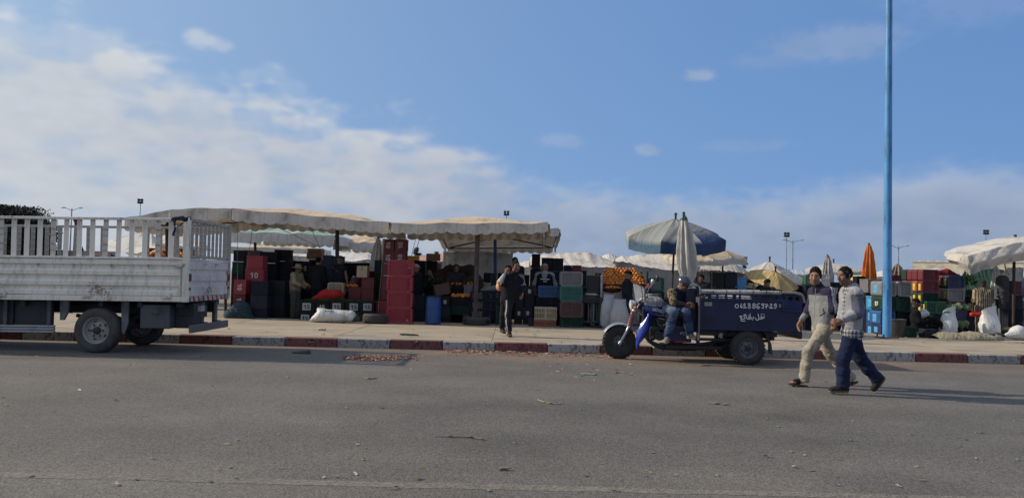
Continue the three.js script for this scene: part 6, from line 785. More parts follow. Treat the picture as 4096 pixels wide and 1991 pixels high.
column(2167, 2210, 1030, 22.5, 'navy black navy black navy', S, 'behind the grey hood, nearest the canopy corner');
column(2212, 2256, 1032, 22.5, 'black navy black navy black', S, 'behind the grey hood, second from the canopy corner');
column(2258, 2290, 1060, 22.5, 'navy black black navy', S, 'stepping down behind the latticed crates');
column(2292, 2328, 1060, 22.5, 'black navy black dred', S, 'with a dark red top behind the latticed crates');
column(2598, 2659, 1110, 20.6, 'black dgreen dgreen teal', B, 'between the mirror and the parasol pole');
column(2850, 2900, 1089, 21.4, 'black black navy black', S, 'behind the tricycle box, nearer the rider');
column(2902, 2952, 1088, 21.4, 'navy black black navy', S, 'behind the tricycle box, second from the rider');
column(2952, 2988, 1110, 23, 'black navy black lblue', S, 'with a light blue top by the yellow parasol');
column(2990, 3020, 1118, 23.4, 'black brown black dred', S, 'beside the light blue crate');
column(3180, 3222, 1140, 23.5, 'black navy black', S, 'under the torn yellow parasol');
column(3224, 3258, 1098, 23, 'black dgrey black dgrey green', S, 'with a green top beside the young man', { at: [{}, {}, { tag: LBL }, { tag: LBL }, { style: B }] });
column(3288, 3326, 1096, 23.5, 'black dgrey black white', 'V', 'with a white top between the two walkers', { at: [{}, {}, { tag: LBL }, {}] });
column(3328, 3372, 1128, 23.5, 'black black dgrey', S, 'with paper labels between the two walkers', { at: [{}, { tag: LBL }, { tag: LBL }] });
column(3376, 3412, 1120, 23.6, 'black dgrey black', S, 'behind the head of the older man', { at: [{}, {}, { tag: LBL }] });
column(3432, 3466, 1104, 22.6, 'black black dgrey black', S, 'under the orange parasol', { at: [{}, {}, {}, { tag: SKYL }] });
column(3468, 3528, 1116, 22, 'dgreen black black grey', S, 'with a pale top behind the lamp post', { dep: 0.5 });
column(3566, 3622, 1100, 22.4, 'black black black dred', S, 'of dark red behind the grey lattice');
const s1 = (m, o = {}) => ({ side: m, ...o });
// the corner stack by the lamp post, seen on its sunny end and its latticed front
column(3528, 3588, 1125, 19.85, 'dblue blue dgreen grey', B, 'at the blue lamp post, sunlit end', { dep: 0.58, hs: [0.62, 0.9, 0.95, 0.95], base: G, at: [s1(SKYL), s1(SKYL), s1(BLK, { snum: 'EF' }), s1(SKYL)] });
column(3590, 3646, 1126, 19.9, 'navy navy dgreen grey', B, 'just past the blue lamp post', { dep: 0.58, hs: [0.62, 0.9, 0.95, 0.95], base: G });
column(3500, 3530, 1184, 20.3, 'blue blue lblue', S, 'half hidden behind the older man', { dep: 0.5, base: G - 0.1, at: [s1(SKYL), s1(SKYL), s1(SKYL)] });
for (const [i, d, a, b] of [[0, 20.5, 3692, 3757], [1, 20.78, 3670, 3734], [2, 21.06, 3648, 3712], [3, 21.34, 3627, 3690]]) column(a, b, 1078, d, ['navy black dgreen dgreen dred dred', 'black dgreen dgrey dgreen rust dred', 'black dgrey black grey dred dred', 'black dgrey black white rust dgreen'][i], B, 'of the stack behind the seated man, ' + ['front', 'second', 'third', 'back'][i] + ' rank', { dep: 0.25, jit: 0.2, at: [{}, {}, s1(YEL), s1(YEL), s1(YEL), {}] });
for (const [i, d, a, b] of [[0, 20.6, 3795, 3863], [1, 20.88, 3771, 3838]]) column(a, b, 1102, d, i ? 'black dgrey rust grey dred' : 'black black brown grey dblue', B, i ? 'of the stack by the striped robe, back rank' : 'of the stack by the striped robe, front rank', { dep: 0.25, jit: 0.2, at: [{}, {}, s1(YEL), s1(YEL), s1(YEL)] });
column(3712, 3790, 1205, 20.35, 'black black green', 'V', 'low and green behind the white sack', { dep: 0.34, at: [{}, s1(YEL), s1(YEL)] });
const art1 = column(3820, 3876, 1241, 20.25, 'black dblue', S, 'heaped with artichokes', { dep: 0.4 }), smallc = column(3878, 3906, 1266, 20.2, 'dgrey', S, 'small one under the red cloth');
column(3860, 3905, 1185, 22, 'black black', S, 'with a window behind the striped robe', { at: [{}, { tag: GREYC }] });
column(4034, 4066, 1122, 22.4, 'black dgrey dgrey dgrey', S, 'slatted, behind the dark clothes');
column(4068, 4096, 1124, 22.4, 'black dgrey dgrey dred', S, 'at the far end under the draped canopy');
crate('S', 'brown', at(1770, 1178, 20.8), 0.42, 0.3, 0.34, 'rusty brown plastic crate tilted on end beside the leafy greens', { turn: 0.25 }).rotation.z = 0.22;
// black crates on the ground between cart and wall
column(2332, 2366, 1188, 20.9, 'black black black', S, 'in the dark gap before the orange cart', {});

// the shaded back rows, crates that nothing tells apart
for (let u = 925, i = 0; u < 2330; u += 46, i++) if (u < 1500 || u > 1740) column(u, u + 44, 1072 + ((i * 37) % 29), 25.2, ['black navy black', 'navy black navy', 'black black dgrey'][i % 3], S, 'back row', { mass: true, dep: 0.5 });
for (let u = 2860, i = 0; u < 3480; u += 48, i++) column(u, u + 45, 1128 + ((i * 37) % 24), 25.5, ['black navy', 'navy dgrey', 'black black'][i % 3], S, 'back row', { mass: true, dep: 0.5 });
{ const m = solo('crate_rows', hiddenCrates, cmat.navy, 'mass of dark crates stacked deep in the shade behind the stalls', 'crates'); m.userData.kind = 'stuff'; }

// cardboard boxes and cartons
function carton(label, u0, v0, u1, v1, d, dep, c) { const a = at(u0, v0, d), b = at(u1, v1, d), w = b.x - a.x, h = a.y - b.y, m = mt(c, 0.85, { map: T.cloth }), t = thing('cardboard_box', label, 'box', V((a.x + b.x) / 2, b.y, -d - dep / 2), undefined, rr(-0.05, 0.05)); part('carton_body', [rbx(w, h, dep, 0.008, 0, h / 2, 0)], m, t); part('flap', [box(w * 0.98, 0.005, dep * 0.48, 0, h + 0.004, dep * 0.255, 0.06), box(w * 0.98, 0.005, dep * 0.48, 0, h + 0.008, -dep * 0.255, -0.08)], m, t); part('packing_tape', [box(0.05, h * 0.4, 0.002, 0, h * 0.79, dep / 2 + 0.002)], mt([0.3, 0.22, 0.13], 0.4), t); return t; }
carton('brown cardboard box, lower of two on crates beneath the netted canopy', 1225, 1010, 1285, 1037, 23, 0.4, [0.26, 0.17, 0.1]); carton('brown cardboard box, upper of two on crates beneath the netted canopy', 1229, 994, 1284, 1010, 23, 0.4, [0.28, 0.19, 0.11]);
carton('large cardboard box on the crates beside the backdrop sheet', 1704, 1015, 1756, 1043, 22.3, 0.4, [0.24, 0.16, 0.1]); carton('upright pale carton standing on the dark red crates', 1427, 1064, 1468, 1110, 20.85, 0.3, [0.5, 0.41, 0.27]);

// ---------------------------------------------------------------- produce
const leafM = mt([0.035, 0.1, 0.02], 0.7), leafM2 = mt([0.05, 0.12, 0.03], 0.7);
function blades(n, f, len, wid) { const P = []; for (let i = 0; i < n; i++) { const p = f(i), a = rr(0, 6.283), e = rr(-0.1, 0.9), d = V(Math.cos(a) * Math.cos(e), Math.sin(e), Math.sin(a) * Math.cos(e)), s = V(-Math.sin(a), rr(-0.3, 0.3), Math.cos(a)).multiplyScalar(wid), L = len * rr(0.6, 1.3), m = p.clone().addScaledVector(d, L * 0.5).add(V(0, L * 0.12, 0)), q = p.clone().addScaledVector(d, L).add(V(0, -L * 0.1, 0)); for (const v of [p, m.clone().add(s), m.clone().sub(s), m.clone().add(s), q, m.clone().sub(s)]) P.push(v.x, v.y, v.z); } const g = new THREE.BufferGeometry(); g.setAttribute('position', new THREE.Float32BufferAttribute(P, 3)); g.computeVertexNormals(); return g; }
function greens(label, u0, u1, v, d, dep, n, len = 0.07, wid = 0.012, mm = leafM, hump = 0.04) { const a = at(u0, v, d), b = at(u1, v, d), o = V((a.x + b.x) / 2, a.y, -d - dep / 2), w = b.x - a.x; const s = solo('leafy_greens', [blades(n, () => { const x = rr(-0.5, 0.5), z = rr(-0.5, 0.5); return V(x * w, hump * (1 - 4 * x * x) * rr(-0.3, 1) * (0.6 + noise3(x * 9, z * 4, d)), z * dep); }, len, wid)], mm, label, 'greens', undefined, o); s.userData.kind = 'stuff'; return s; }
greens('green herbs heaped along the row of crates marked fifteen', 1198, 1498, 1203, 20.05, 0.42, 2600, 0.06, 0.008, leafM, 0.05);
greens('dark leafy greens heaped by the blue barrel', 1672, 1790, 1146, 20.9, 0.5, 1300, 0.15, 0.022, mt([0.03, 0.075, 0.022], 0.75), 0.14);
greens('green shoots standing in a teal tray under the draped canopy', 3862, 3905, 1140, 22.4, 0.4, 260, 0.4, 0.02, leafM2, 0.2);
greens('wisps of grass and straw strewn along the stall front by the truck', 925, 1060, 1286, 20.0, 0.25, 500, 0.09, 0.006, mt([0.12, 0.12, 0.05], 0.9), 0.01);
const orG = new THREE.IcosahedronGeometry(0.05, 3); { const p = orG.attributes.position; for (let i = 0; i < p.count; i++) { const k = 1 + 0.03 * (noise3(p.getX(i) * 60, p.getY(i) * 60, p.getZ(i) * 60) - 0.5); p.setXYZ(i, p.getX(i) * k, p.getY(i) * k * 0.95, p.getZ(i) * k); } orG.computeVertexNormals(); }
const orM = [[0.8, 0.27, 0.03], [0.76, 0.22, 0.02], [0.82, 0.33, 0.04], [0.7, 0.2, 0.02]].map((c) => mt(c, 0.45));
const proto = orM.map((m) => { const o = new THREE.Mesh(orG, m); o.castShadow = o.receiveShadow = true; return o; });
function orange(p, s, label, group) { const o = proto[Math.floor(rnd() * 4)].clone(); o.name = numbered('orange'); o.position.copy(p); o.scale.setScalar(s); o.rotation.set(rr(0, 6), rr(0, 6), rr(0, 6)); scene.add(o); return meta(o, label, 'orange', group); }
{ // the orange heap on the cart
  const D = 20.35, prof = [[2383, 1118], [2395, 1096], [2412, 1080], [2440, 1071], [2500, 1069], [2540, 1070], [2558, 1084], [2574, 1108], [2582, 1130]], top = (u) => { for (let i = 1; i < prof.length; i++) if (u <= prof[i][0]) return mix(prof[i - 1][1], prof[i][1], (u - prof[i - 1][0]) / (prof[i][0] - prof[i - 1][0])); return 1140; };
  for (let r = 0; r < 8; r++) for (let k = 0; k < 15; k++) { const u = 2386 + k * 13.6 + (r % 2) * 6.8 + rr(-2, 2), v = 1134 - r * 9.6 + rr(-1.5, 1.5); if (u > 2580 || v < top(u) + 4) continue; const near = v - top(u) < 14; orange(at(u, v, D + r * 0.085 + (near ? 0.08 : 0) + rr(-0.02, 0.02)), rr(0.93, 1.1), 'orange among those heaped high on the cart', 'oranges heaped on the cart'); }
  for (let k = 0; k < 30; k++) { const u = rr(2400, 2560), v = rr(top(u) + 6, 1120); orange(at(u, v, D + 0.75 + rr(0, 0.2)), 1, 'orange among those heaped high on the cart', 'oranges heaped on the cart'); }
  const c = at(2480, 1290, 20.6); c.y = 0.05; const t = thing('fruit_cart', 'dark wooden fruit cart carrying the heap of oranges behind slatted ends', 'cart', c), L = (u, v, d) => at(u, v, d).sub(c), a = L(2384, 1142, D - 0.08), b = L(2584, 1142, D - 0.08), w = b.x - a.x;
  part('tray', [box(w, 0.05, 0.95, (a.x + b.x) / 2, a.y - 0.02, a.z - 0.44), box(w, 0.07, 0.03, (a.x + b.x) / 2, a.y + 0.0, a.z + 0.03), box(w - 0.1, 0.1, 0.6, (a.x + b.x) / 2, a.y + 0.05, a.z - 0.45)], WOODP, t);
  for (const [u, v] of [[2400, 1090], [2588, 1086]]) { const p = L(u, v, D - 0.08); for (const z of [0.06, -0.86]) part('corner_post', [rbx(0.055, p.y, 0.055, 0.01, p.x, p.y / 2, a.z + z)], mt([0.02, 0.07, 0.075], 0.6), t); for (let i = 0; i < 4; i++) part('slat', [box(0.025, 0.05, 0.85, p.x + (u > 2500 ? -0.01 : 0.01), a.y + 0.06 + i * 0.085, a.z - 0.4)], WOODP, t); }
  part('lower_shelf', [box(w, 0.04, 0.9, (a.x + b.x) / 2, 0.18, a.z - 0.4)], IRON, t); part('rail', [box(w, 0.05, 0.03, (a.x + b.x) / 2, 0.1, a.z + 0.05)], mt([0.02, 0.07, 0.075], 0.6), t);
  const bk = thing('fruit_basket', 'round basket of small pale oranges below the orange heap', 'basket', L(2448, 1168, D - 0.2).add(c)); part('bowl', [lathe([[0.02, 0], [0.2, 0.02], [0.27, 0.1], [0.285, 0.1], [0.21, 0.0], [0.02, -0.02]], 24)], mt([0.12, 0.05, 0.03], 0.8), bk);
  for (let i = 0; i < 16; i++) { const an = i * 2.4, r = 0.055 * Math.sqrt(i); orange(bk.position.clone().add(V(Math.cos(an) * r, 0.14 - r * 0.15, Math.sin(an) * r)), 0.75, 'small orange in the round basket below the heap', 'oranges in the round basket'); }
}
for (const [c, n, w, s, label] of [[tableO, 22, 0.46, 0.95, 'orange in the crate on the low stand near the post'], [shelf1, 10, 0.3, 0.6, 'small orange in the second row crate near the barrel'], [shelf2, 9, 0.26, 0.6, 'small orange in the second row crate near the post']]) for (let i = 0; i < n; i++) orange(V(c.x + rr(-0.5, 0.5) * w, c.top + rr(0.0, 0.055), c.z + rr(-0.16, 0.19)), s * rr(0.9, 1.1), label, label.replace(/^(small )?orange/, 'oranges'));
for (let i = 0; i < 10; i++) orange(at(1390 + i * 4.2 + rr(-2, 2), 1142 + rr(-5, 3), 20.95 + rr(-0.1, 0.1)), 0.7, 'pale orange fruit on the dark red crate before the pink sleeve', 'fruit on the dark red crate');
{ const a = tableO, t = thing('low_stand', 'low iron stand under the crates of oranges', 'stand', V(a.x, 0.05, a.z)); part('stand_top', [box(0.62, 0.03, 0.5, 0, 0.352, 0)], IRON, t); for (const x of [-0.28, 0.28]) for (const z of [-0.2, 0.2]) part('leg', [box(0.03, 0.335, 0.03, x, 0.168, z)], IRON, t); }
{ // heap of oranges seen through the truck cage
  for (let i = 0; i < 60; i++) { const k = rnd(), u = 580 + k * 155, v = 1026 - Math.sin(k * 3.1) * rr(2, 40); orange(at(u, v, 27 + rr(-0.2, 0.3)), 1.5, 'orange in the far heap seen through the truck cage', 'oranges in the far heap'); }
  const p = at(655, 1028, 27); const s = thing('fruit_stand', 'dark fruit stand with a far heap of oranges behind the truck cage', 'stand', V(p.x, 0.05, p.z)); part('table', [box(1.6, 0.06, 0.9, 0, p.y - 0.1, 0), box(1.55, 0.5, 0.6, 0, p.y + 0.02, -0.5)], WOODP, s); for (const x of [-0.7, 0.7]) for (const z of [-0.35, 0.35]) part('leg', [box(0.06, p.y - 0.13, 0.06, x, (p.y - 0.13) / 2, z)], WOODP, s);
}
{ // artichokes: each a ball of overlapping scales on a short stem
  const g = [sph(0.05, 0, 0, 0, 1, 0.95, 1, 12)]; for (let r = 0; r < 5; r++) for (let i = 0; i < 9 - r; i++) { const a = (i + r * 0.5) / (9 - r) * 6.283, e = -0.6 + r * 0.5; g.push(new THREE.ConeGeometry(0.02, 0.045, 5).scale(1, 1, 0.5).translate(0, 0.02, 0).rotateX(0.5).translate(0, Math.sin(e) * 0.052, Math.cos(e) * 0.052).rotateY(a)); } g.push(cyl(0.012, 0.014, 0.08, 6, 0, -0.07, 0)); const AG = mrg(g), AM = [mt([0.26, 0.31, 0.15], 0.7), mt([0.2, 0.27, 0.13], 0.7)];
  const add = (p, label, group) => { const o = new THREE.Mesh(AG, AM[rnd() > 0.5 ? 1 : 0]); o.castShadow = o.receiveShadow = true; o.name = numbered('artichoke'); o.position.copy(p); o.rotation.set(rr(-1.2, 1.2), rr(0, 6), rr(-1.2, 1.2)); o.scale.setScalar(rr(0.9, 1.25)); scene.add(o); meta(o, label, 'artichoke', group); };
  for (let i = 0; i < 34; i++) { const x = rr(-0.22, 0.22), z = rr(-0.15, 0.18); add(V(art1.x + 0.03 + x, art1.top + 0.03 + rr(0, 0.13) * (1 - Math.abs(x) * 3), art1.z + z), 'artichoke heaped on the blue crate beside the white sack', 'artichokes on the blue crate'); }
  for (let i = 0; i < 12; i++) add(at(3818 + i * 4.6, 1298 + rr(-6, 5), 19.9 + rr(-0.05, 0.08)), 'artichoke lying at the foot of the blue crate', 'artichokes at the foot of the blue crate');
}
// ---------------------------------------------------------------- sacks, cloths, tyres, barrel and odds and ends
const SACK2 = mt([0.4, 0.41, 0.43], 0.6, { map: T.cloth, bump: rep(T.fold, 1.6), bs: 0.007 }), SACK = mt([0.66, 0.66, 0.64], 0.55, { map: T.cloth, bump: rep(T.fold, 1.6), bs: 0.007 });  // first one is a greyer copy, shade put into the white sack colour
function sack(label, prims, base, o = {}) { const t = thing('white_sack', label, 'sack', base); part('sack_body', netMesh(prims.map((p) => ({ ...p, a: p.a.clone().sub(base), b: p.b.clone().sub(base) })), o.cell || 0.014, { k: 0.07, noise: foldNoise((o.amp || 0.018) * 0.6, 7), cuts: o.cuts && o.cuts(base) }), o.mat || SACK, t).geometry = (() => { const m = t.children[0]; return buv(m.geometry); })(); return t; }
{ const d = 19.2, P = (u, v, z = 0) => at(u, v, d + z), b = P(1325, 1290); b.y = G; const t = sack('white plastic sack of herbs lying on the pavement before the marked crates', [cap(P(1262, 1272), P(1290, 1262), 0.09, 0.15), cap(P(1290, 1262), P(1400, 1266), 0.165, 0.15), cap(P(1240, 1282), P(1265, 1274), 0.02, 0.09), cap(P(1272, 1236), P(1290, 1244), 0.03, 0.06)], b);
  part('herb_tuft', [blades(160, () => V(rr(-0.16, 0.06), 0.28 + rr(-0.02, 0.01), rr(0.0, 0.14)), 0.07, 0.008)], leafM, t).userData.kind = 'stuff'; part('herb_tuft', [netMesh([cap(P(1404, 1268).sub(b), P(1432, 1276).sub(b), 0.13, 0.05)], 0.02, { noise: foldNoise(0.03, 16) })], mt([0.09, 0.1, 0.07], 0.9), t).name = 'sack_mouth'; part('herb_tuft', [blades(120, () => V(0.52 + rr(0, 0.2), rr(0.05, 0.25), rr(-0.1, 0.12)), 0.06, 0.008)], leafM, t).userData.kind = 'stuff'; }
function bagSack(label, u, vb, vt, d, w, dep, o = {}) {            // a woven sack standing up: flat seams at the sides, pinched at the neck
  const b = at(u, vb, d), h = at(u, vt, d).y - G; b.y = G; const t = thing('white_sack', label, 'sack', b), sd = u;
  part('sack_body', [surf((k, v) => { const an = k * 6.2832, c = Math.cos(an), s = Math.sin(an), sx = Math.sign(s) * Math.pow(Math.abs(s), 0.75), sz = Math.sign(c) * Math.pow(Math.abs(c), 0.75), bot = sstep(0, 0.1, v), neck = o.open ? mix(1, 0.94, sstep(0.6, 1, v)) : mix(1, 0.82, sstep(0.6, 1, v)), flat = o.open ? mix(1, 0.25, sstep(0.3, 1, v)) : mix(1, 0.12, sstep(0.6, 1, v)), bl = 0.82 + 0.22 * Math.sin(Math.PI * Math.min(1, v * 1.25)), cr = 0.12 * (Math.pow(Math.abs(noise3(an * 1.6 + sd, v * 3.5 + Math.sin(an) * 0.6, 3) - 0.5) * 2, 0.7) - 0.4) + 0.03 * (noise3(an * 4 + sd, v * 9 + an, 5) - 0.5) + (v > 0.6 ? 0.05 * (v - 0.6) * Math.sin(an * 9 + sd) : 0), r = bl * neck * (0.7 + 0.3 * bot) * (1 + cr); return V(sx * w / 2 * r + (o.lean || 0) * v * h + (o.slump || 0) * v * v, v * h * (1 + (o.open ? 0.1 * Math.sin(an + 0.6) * sstep(0.7, 1, v) : 0)) , sz * dep / 2 * r * flat); }, 72, 44), new THREE.CircleGeometry(w * 0.4, 20).rotateX(-Math.PI / 2).scale(1, 1, dep / w).translate(0, 0.004, 0)], o.mat || SACK, t); return t; }
bagSack('tall white sack leaning before the orange cart, the one nearer the teal post', 2432, 1296, 1176, 19.6, 0.4, 0.36, { lean: 0.02, mat: SACK2 }); bagSack('tall white sack before the orange cart, behind the front wheel of the tricycle', 2476, 1298, 1196, 19.3, 0.44, 0.38, { lean: 0.03, mat: SACK2 });
{ const d = 19.5, P = (u, v, z = 0) => at(u, v, d + z); let b; const o1 = bagSack('open white sack with green print beside the seated man in black', 3794, 1316, 1234, d, 0.4, 0.34, { open: true, lean: 0.05 }); const pr = P(3775, 1252).sub(o1.position); part('print', [strokes([[[-0.08, 0.03], [0.06, 0.05]], [[-0.1, 0], [0.1, 0.03]]], 0.025)], mt([0.1, 0.3, 0.22], 0.7), o1).position.set(pr.x, pr.y, 0.165);
  bagSack('full white sack with its neck gathered, before the man in the striped robe', 3962, 1320, 1234, d, 0.46, 0.42, { open: true, lean: -0.03 });
  b = P(4066, 1348); b.y = G; sack('bundle in white plastic slumped at the pavement by the parked van', [cap(P(4030, 1344, -0.5), P(4075, 1330, -0.4), 0.06, 0.16), cap(P(4075, 1330, -0.4), P(4130, 1334, -0.4), 0.17, 0.15)], b, { amp: 0.03 });
  b = P(3692, 1268); b.y = G + 0.3; sack('crumpled white plastic bag behind the knees of the seated man', [cap(P(3688, 1262, 0.5), P(3706, 1256, 0.5), 0.1, 0.09), cap(P(3694, 1240, 0.5), P(3696, 1250, 0.5), 0.05, 0.07)], b, { amp: 0.03 }); }
function heapCloth(name, label, cat, prims, base, mat, amp = 0.03, cell = 0.02, f = 9) { const g = netMesh(prims.map((p) => ({ ...p, a: p.a.clone().sub(base), b: p.b.clone().sub(base) })), cell, { k: 0.08, noise: foldNoise(amp, f), cuts: [{ p: V(0, 0.002, 0), n: V(0, -1, 0), r: 9 }] }); return solo(name, buv(g), mat, label, cat, undefined, base); }
{ let b = at(1300, 1200, 20.25); b.y = at(1300, 1202, 20.25).y; heapCloth('red_cloth', 'red cloth mounded over goods behind the herb row', 'cloth', [cap(at(1255, 1196, 20.5), at(1300, 1182, 20.5), 0.06, 0.14), cap(at(1300, 1182, 20.5), at(1350, 1180, 20.5), 0.16, 0.14), cap(at(1350, 1180, 20.5), at(1372, 1198, 20.5), 0.12, 0.05)], b, cloth(0.42, 0.02, 0.02), 0.014);
  b = at(3910, 1262, 20.3); b.y = at(3910, 1258, 20.3).y - 0.06; heapCloth('red_cloth', 'bright red cloth spread on a small table before the striped robe', 'cloth', [cap(at(3884, 1256, 20.3), at(3940, 1254, 20.3), 0.05, 0.06), cap(at(3890, 1258, 20.1), at(3936, 1258, 20.1), 0.05, 0.05)], b, cloth(0.6, 0.03, 0.02), 0.012);
  b = at(3868, 1340, 18.95); b.y = G; { const L = at(4012, 1340, 18.95).x - at(3740, 1340, 18.95).x; solo('tarp_heap', surf((u, v) => { const an = Math.PI * v, e = Math.pow(Math.sin(Math.PI * clamp(u * 0.94 + 0.03)), 0.4), hh = (0.12 + 0.13 * noise3(u * 5, 2, 1)) * e, cr = 0.07 * e * (Math.pow(Math.abs(noise3(u * 17 + v * 6, v * 2.2 + u * 3, 3) - 0.5) * 2, 0.7) - 0.4) + 0.03 * (noise3(u * 40 - v * 9, v * 5, 6) - 0.5); return V((u - 0.5) * L + 0.06 * (noise3(u * 6, v * 4, 9) - 0.5), Math.max(0.004, Math.sin(an) * (hh + cr)), Math.cos(an) * (0.34 + 0.1 * noise3(u * 4, 1, 7)) * (0.3 + 0.7 * e) * (1 + cr)); }, 110, 24), cloth(0.25, 0.225, 0.16), 'khaki tarp heaped in folds along the pavement edge', 'tarp', undefined, b); }
  b = at(3985, 1345, 18.8); b.y = G; heapCloth('dark_tarp', 'black plastic sheet at the end of the khaki tarp', 'tarp', [cap(at(3935, 1348, 18.8), at(3995, 1344, 18.9), 0.05, 0.07), cap(at(3995, 1344, 18.9), at(4015, 1342, 19), 0.06, 0.04)], b, cloth(0.03, 0.034, 0.035), 0.03, 0.016);
  b = at(960, 1285, 20.2); b.y = 0.1; heapCloth('fish_net', 'dark blue green netting heaped behind the truck bumper', 'net', [cap(at(925, 1262, 20.1), at(965, 1240, 20.1), 0.2, 0.22), cap(at(965, 1240, 20.1), at(995, 1275, 20.1), 0.2, 0.14), cap(at(930, 1280, 20), at(1005, 1284, 20), 0.1, 0.1)], b, cloth(0.02, 0.05, 0.065), 0.03);
  b = at(1780, 1120, 22.3); b.y = at(1780, 1180, 22.3).y; heapCloth('brown_blanket', 'brown blankets draped over goods before the backdrop sheet', 'blanket', [cap(at(1740, 1110, 22.3), at(1800, 1080, 22.4), 0.16, 0.16), cap(at(1800, 1080, 22.4), at(1880, 1082, 22.5), 0.12, 0.16), cap(at(1880, 1082, 22.5), at(1905, 1130, 22.4), 0.16, 0.2), cap(at(1750, 1130, 22.3), at(1900, 1140, 22.3), 0.25, 0.25)], b, cloth(0.045, 0.032, 0.025), 0.035, 0.025);
  b = at(1960, 1160, 20.4); b.y = at(1960, 1164, 20.4).y; heapCloth('grey_sheet', 'grey plastic sheet on the flat navy crates', 'sheet', [cap(at(1930, 1160, 20.4), at(1990, 1152, 20.5), 0.05, 0.09)], b, cloth(0.2, 0.2, 0.19), 0.02);
  b = at(4010, 1170, 21.2); b.y = at(4010, 1235, 21.2).y; heapCloth('hanging_clothes', 'dark clothes hanging under the draped canopy beside the white folded parasol', 'clothes', [cap(at(4000, 1120, 21.2), at(4020, 1118, 21.2), 0.1, 0.1), cap(at(4010, 1125, 21.2), at(4008, 1225, 21.2), 0.13, 0.09), cap(at(4020, 1130, 21.2), at(4024, 1200, 21.2), 0.1, 0.08)], b, cloth(0.05, 0.05, 0.06), 0.03);
  b = at(3790, 1108, 22); b.y = at(3790, 1106, 22).y - 0.05; heapCloth('red_sheet', 'dark red sheet thrown over the crates beside the red stack', 'sheet', [cap(at(3748, 1092, 22), at(3790, 1090, 22), 0.07, 0.1), cap(at(3790, 1090, 22), at(3838, 1104, 22), 0.1, 0.04)], b, cloth(0.22, 0.015, 0.02), 0.015);
  b = at(1905, 1300, 19.5); b.y = G; heapCloth('black_bag', 'flat black bag on the tyre at the foot of the canopy post', 'bag', [cap(at(1866, 1282, 19.7), at(1950, 1284, 19.7), 0.06, 0.06)], b, cloth(0.015, 0.015, 0.018), 0.02); }
function tyreFlat(label, u, v, d, R, h) { const p = at(u, v, d); p.y = d < PD ? G : 0.05; const t = thing('old_tyre', label, 'tyre', p), r = R * 0.55; part('rubber', [lathe([[r, 0.03], [r * 1.2, 0], [R * 0.93, 0.0], [R, h * 0.2], [R * 1.0, h * 0.8], [R * 0.93, h], [r * 1.2, h], [r, h - 0.03], [r * 1.1, h * 0.5], [r, 0.03]], 36), ...[0.3, 0.5, 0.7].map((k) => new THREE.TorusGeometry(R + 0.003, 0.008, 5, 36).rotateX(Math.PI / 2).translate(0, h * k, 0))], mt([0.065, 0.062, 0.06], 0.85), t); part('concrete_fill', [cyl(r * 1.05, r * 1.05, h * 0.8, 20, 0, h * 0.5, 0)], mt([0.3, 0.25, 0.22], 0.9), t); return t; }
tyreFlat('old tyre filled with stones lying beside the bright red crates', 1502, 1290, 19.5, 0.33, 0.24); tyreFlat('black tyre at the foot of the middle canopy post', 1906, 1298, 19.9, 0.36, 0.2);
{ const p = at(1731, 1292, 19.6); p.y = G; const t = thing('blue_barrel', 'blue plastic barrel standing beside the bright red crates', 'barrel', p), h = at(1731, 1184, 19.6).y - G, r = 0.2; part('drum', [lathe([[0.01, 0.01], [r * 0.94, 0.0], [r, 0.03], [r, h * 0.3], [r * 1.04, h * 0.33], [r, h * 0.36], [r, h * 0.64], [r * 1.04, h * 0.67], [r, h * 0.7], [r * 0.98, h * 0.93], [r * 0.9, h * 0.98], [r * 0.86, h], [r * 0.8, h * 0.98], [0.01, h * 0.97]], 32)], mt([0.012, 0.07, 0.25], 0.4), t); part('rim', [new THREE.TorusGeometry(r * 0.93, 0.014, 6, 32).rotateX(Math.PI / 2).translate(0, h * 0.985, 0)], mt([0.01, 0.02, 0.05], 0.5), t); }
{ const p = at(3588, 1338, 19.1); p.y = G; const t = thing('plastic_bucket', 'grey brown bucket standing just past the blue lamp post', 'bucket', p); part('pail', [lathe([[0.01, 0.01], [0.17, 0], [0.215, 0.42], [0.23, 0.42], [0.235, 0.45], [0.2, 0.45], [0.16, 0.03]], 28)], mt([0.06, 0.055, 0.05], 0.55), t); part('handle', [new THREE.TorusGeometry(0.21, 0.006, 5, 24, Math.PI).rotateX(-2.6).translate(0, 0.43, 0)], IRON, t); }
crate('B', 'dgreen', at(3628, 1342, 19.2).setY(G), 0.3, 0.26, 0.4, 'dark green crate lying on its side between the bucket and the seated man');
crate('S', 'dgrey', at(3712, 1340, 19.2).setY(G), 0.3, 0.22, 0.3, 'slatted grey crate at the feet of the seated man');
{ const p = at(2362, 1290, 20.1); p.y = 0.05; const t = thing('metal_rack', 'black metal rack in the dark gap before the orange cart', 'rack', p); for (const x of [-0.2, 0.2]) for (const z of [-0.18, 0.18]) part('leg', [box(0.03, 0.95, 0.03, x, 0.475, z)], BLK, t); for (const y of [0.25, 0.93]) part('shelf', [box(0.46, 0.03, 0.42, 0, y, 0)], BLK, t); for (const x of [-0.08, 0.06]) part('rod', [bar(V(x, 0.27, 0.19), V(x, 0.92, 0.19), 0.01, 6)], STEEL, t); part('cloth_pad', [rbx(0.3, 0.06, 0.3, 0.03, 0, 0.98, 0)], cloth(0.5, 0.5, 0.48), t); }
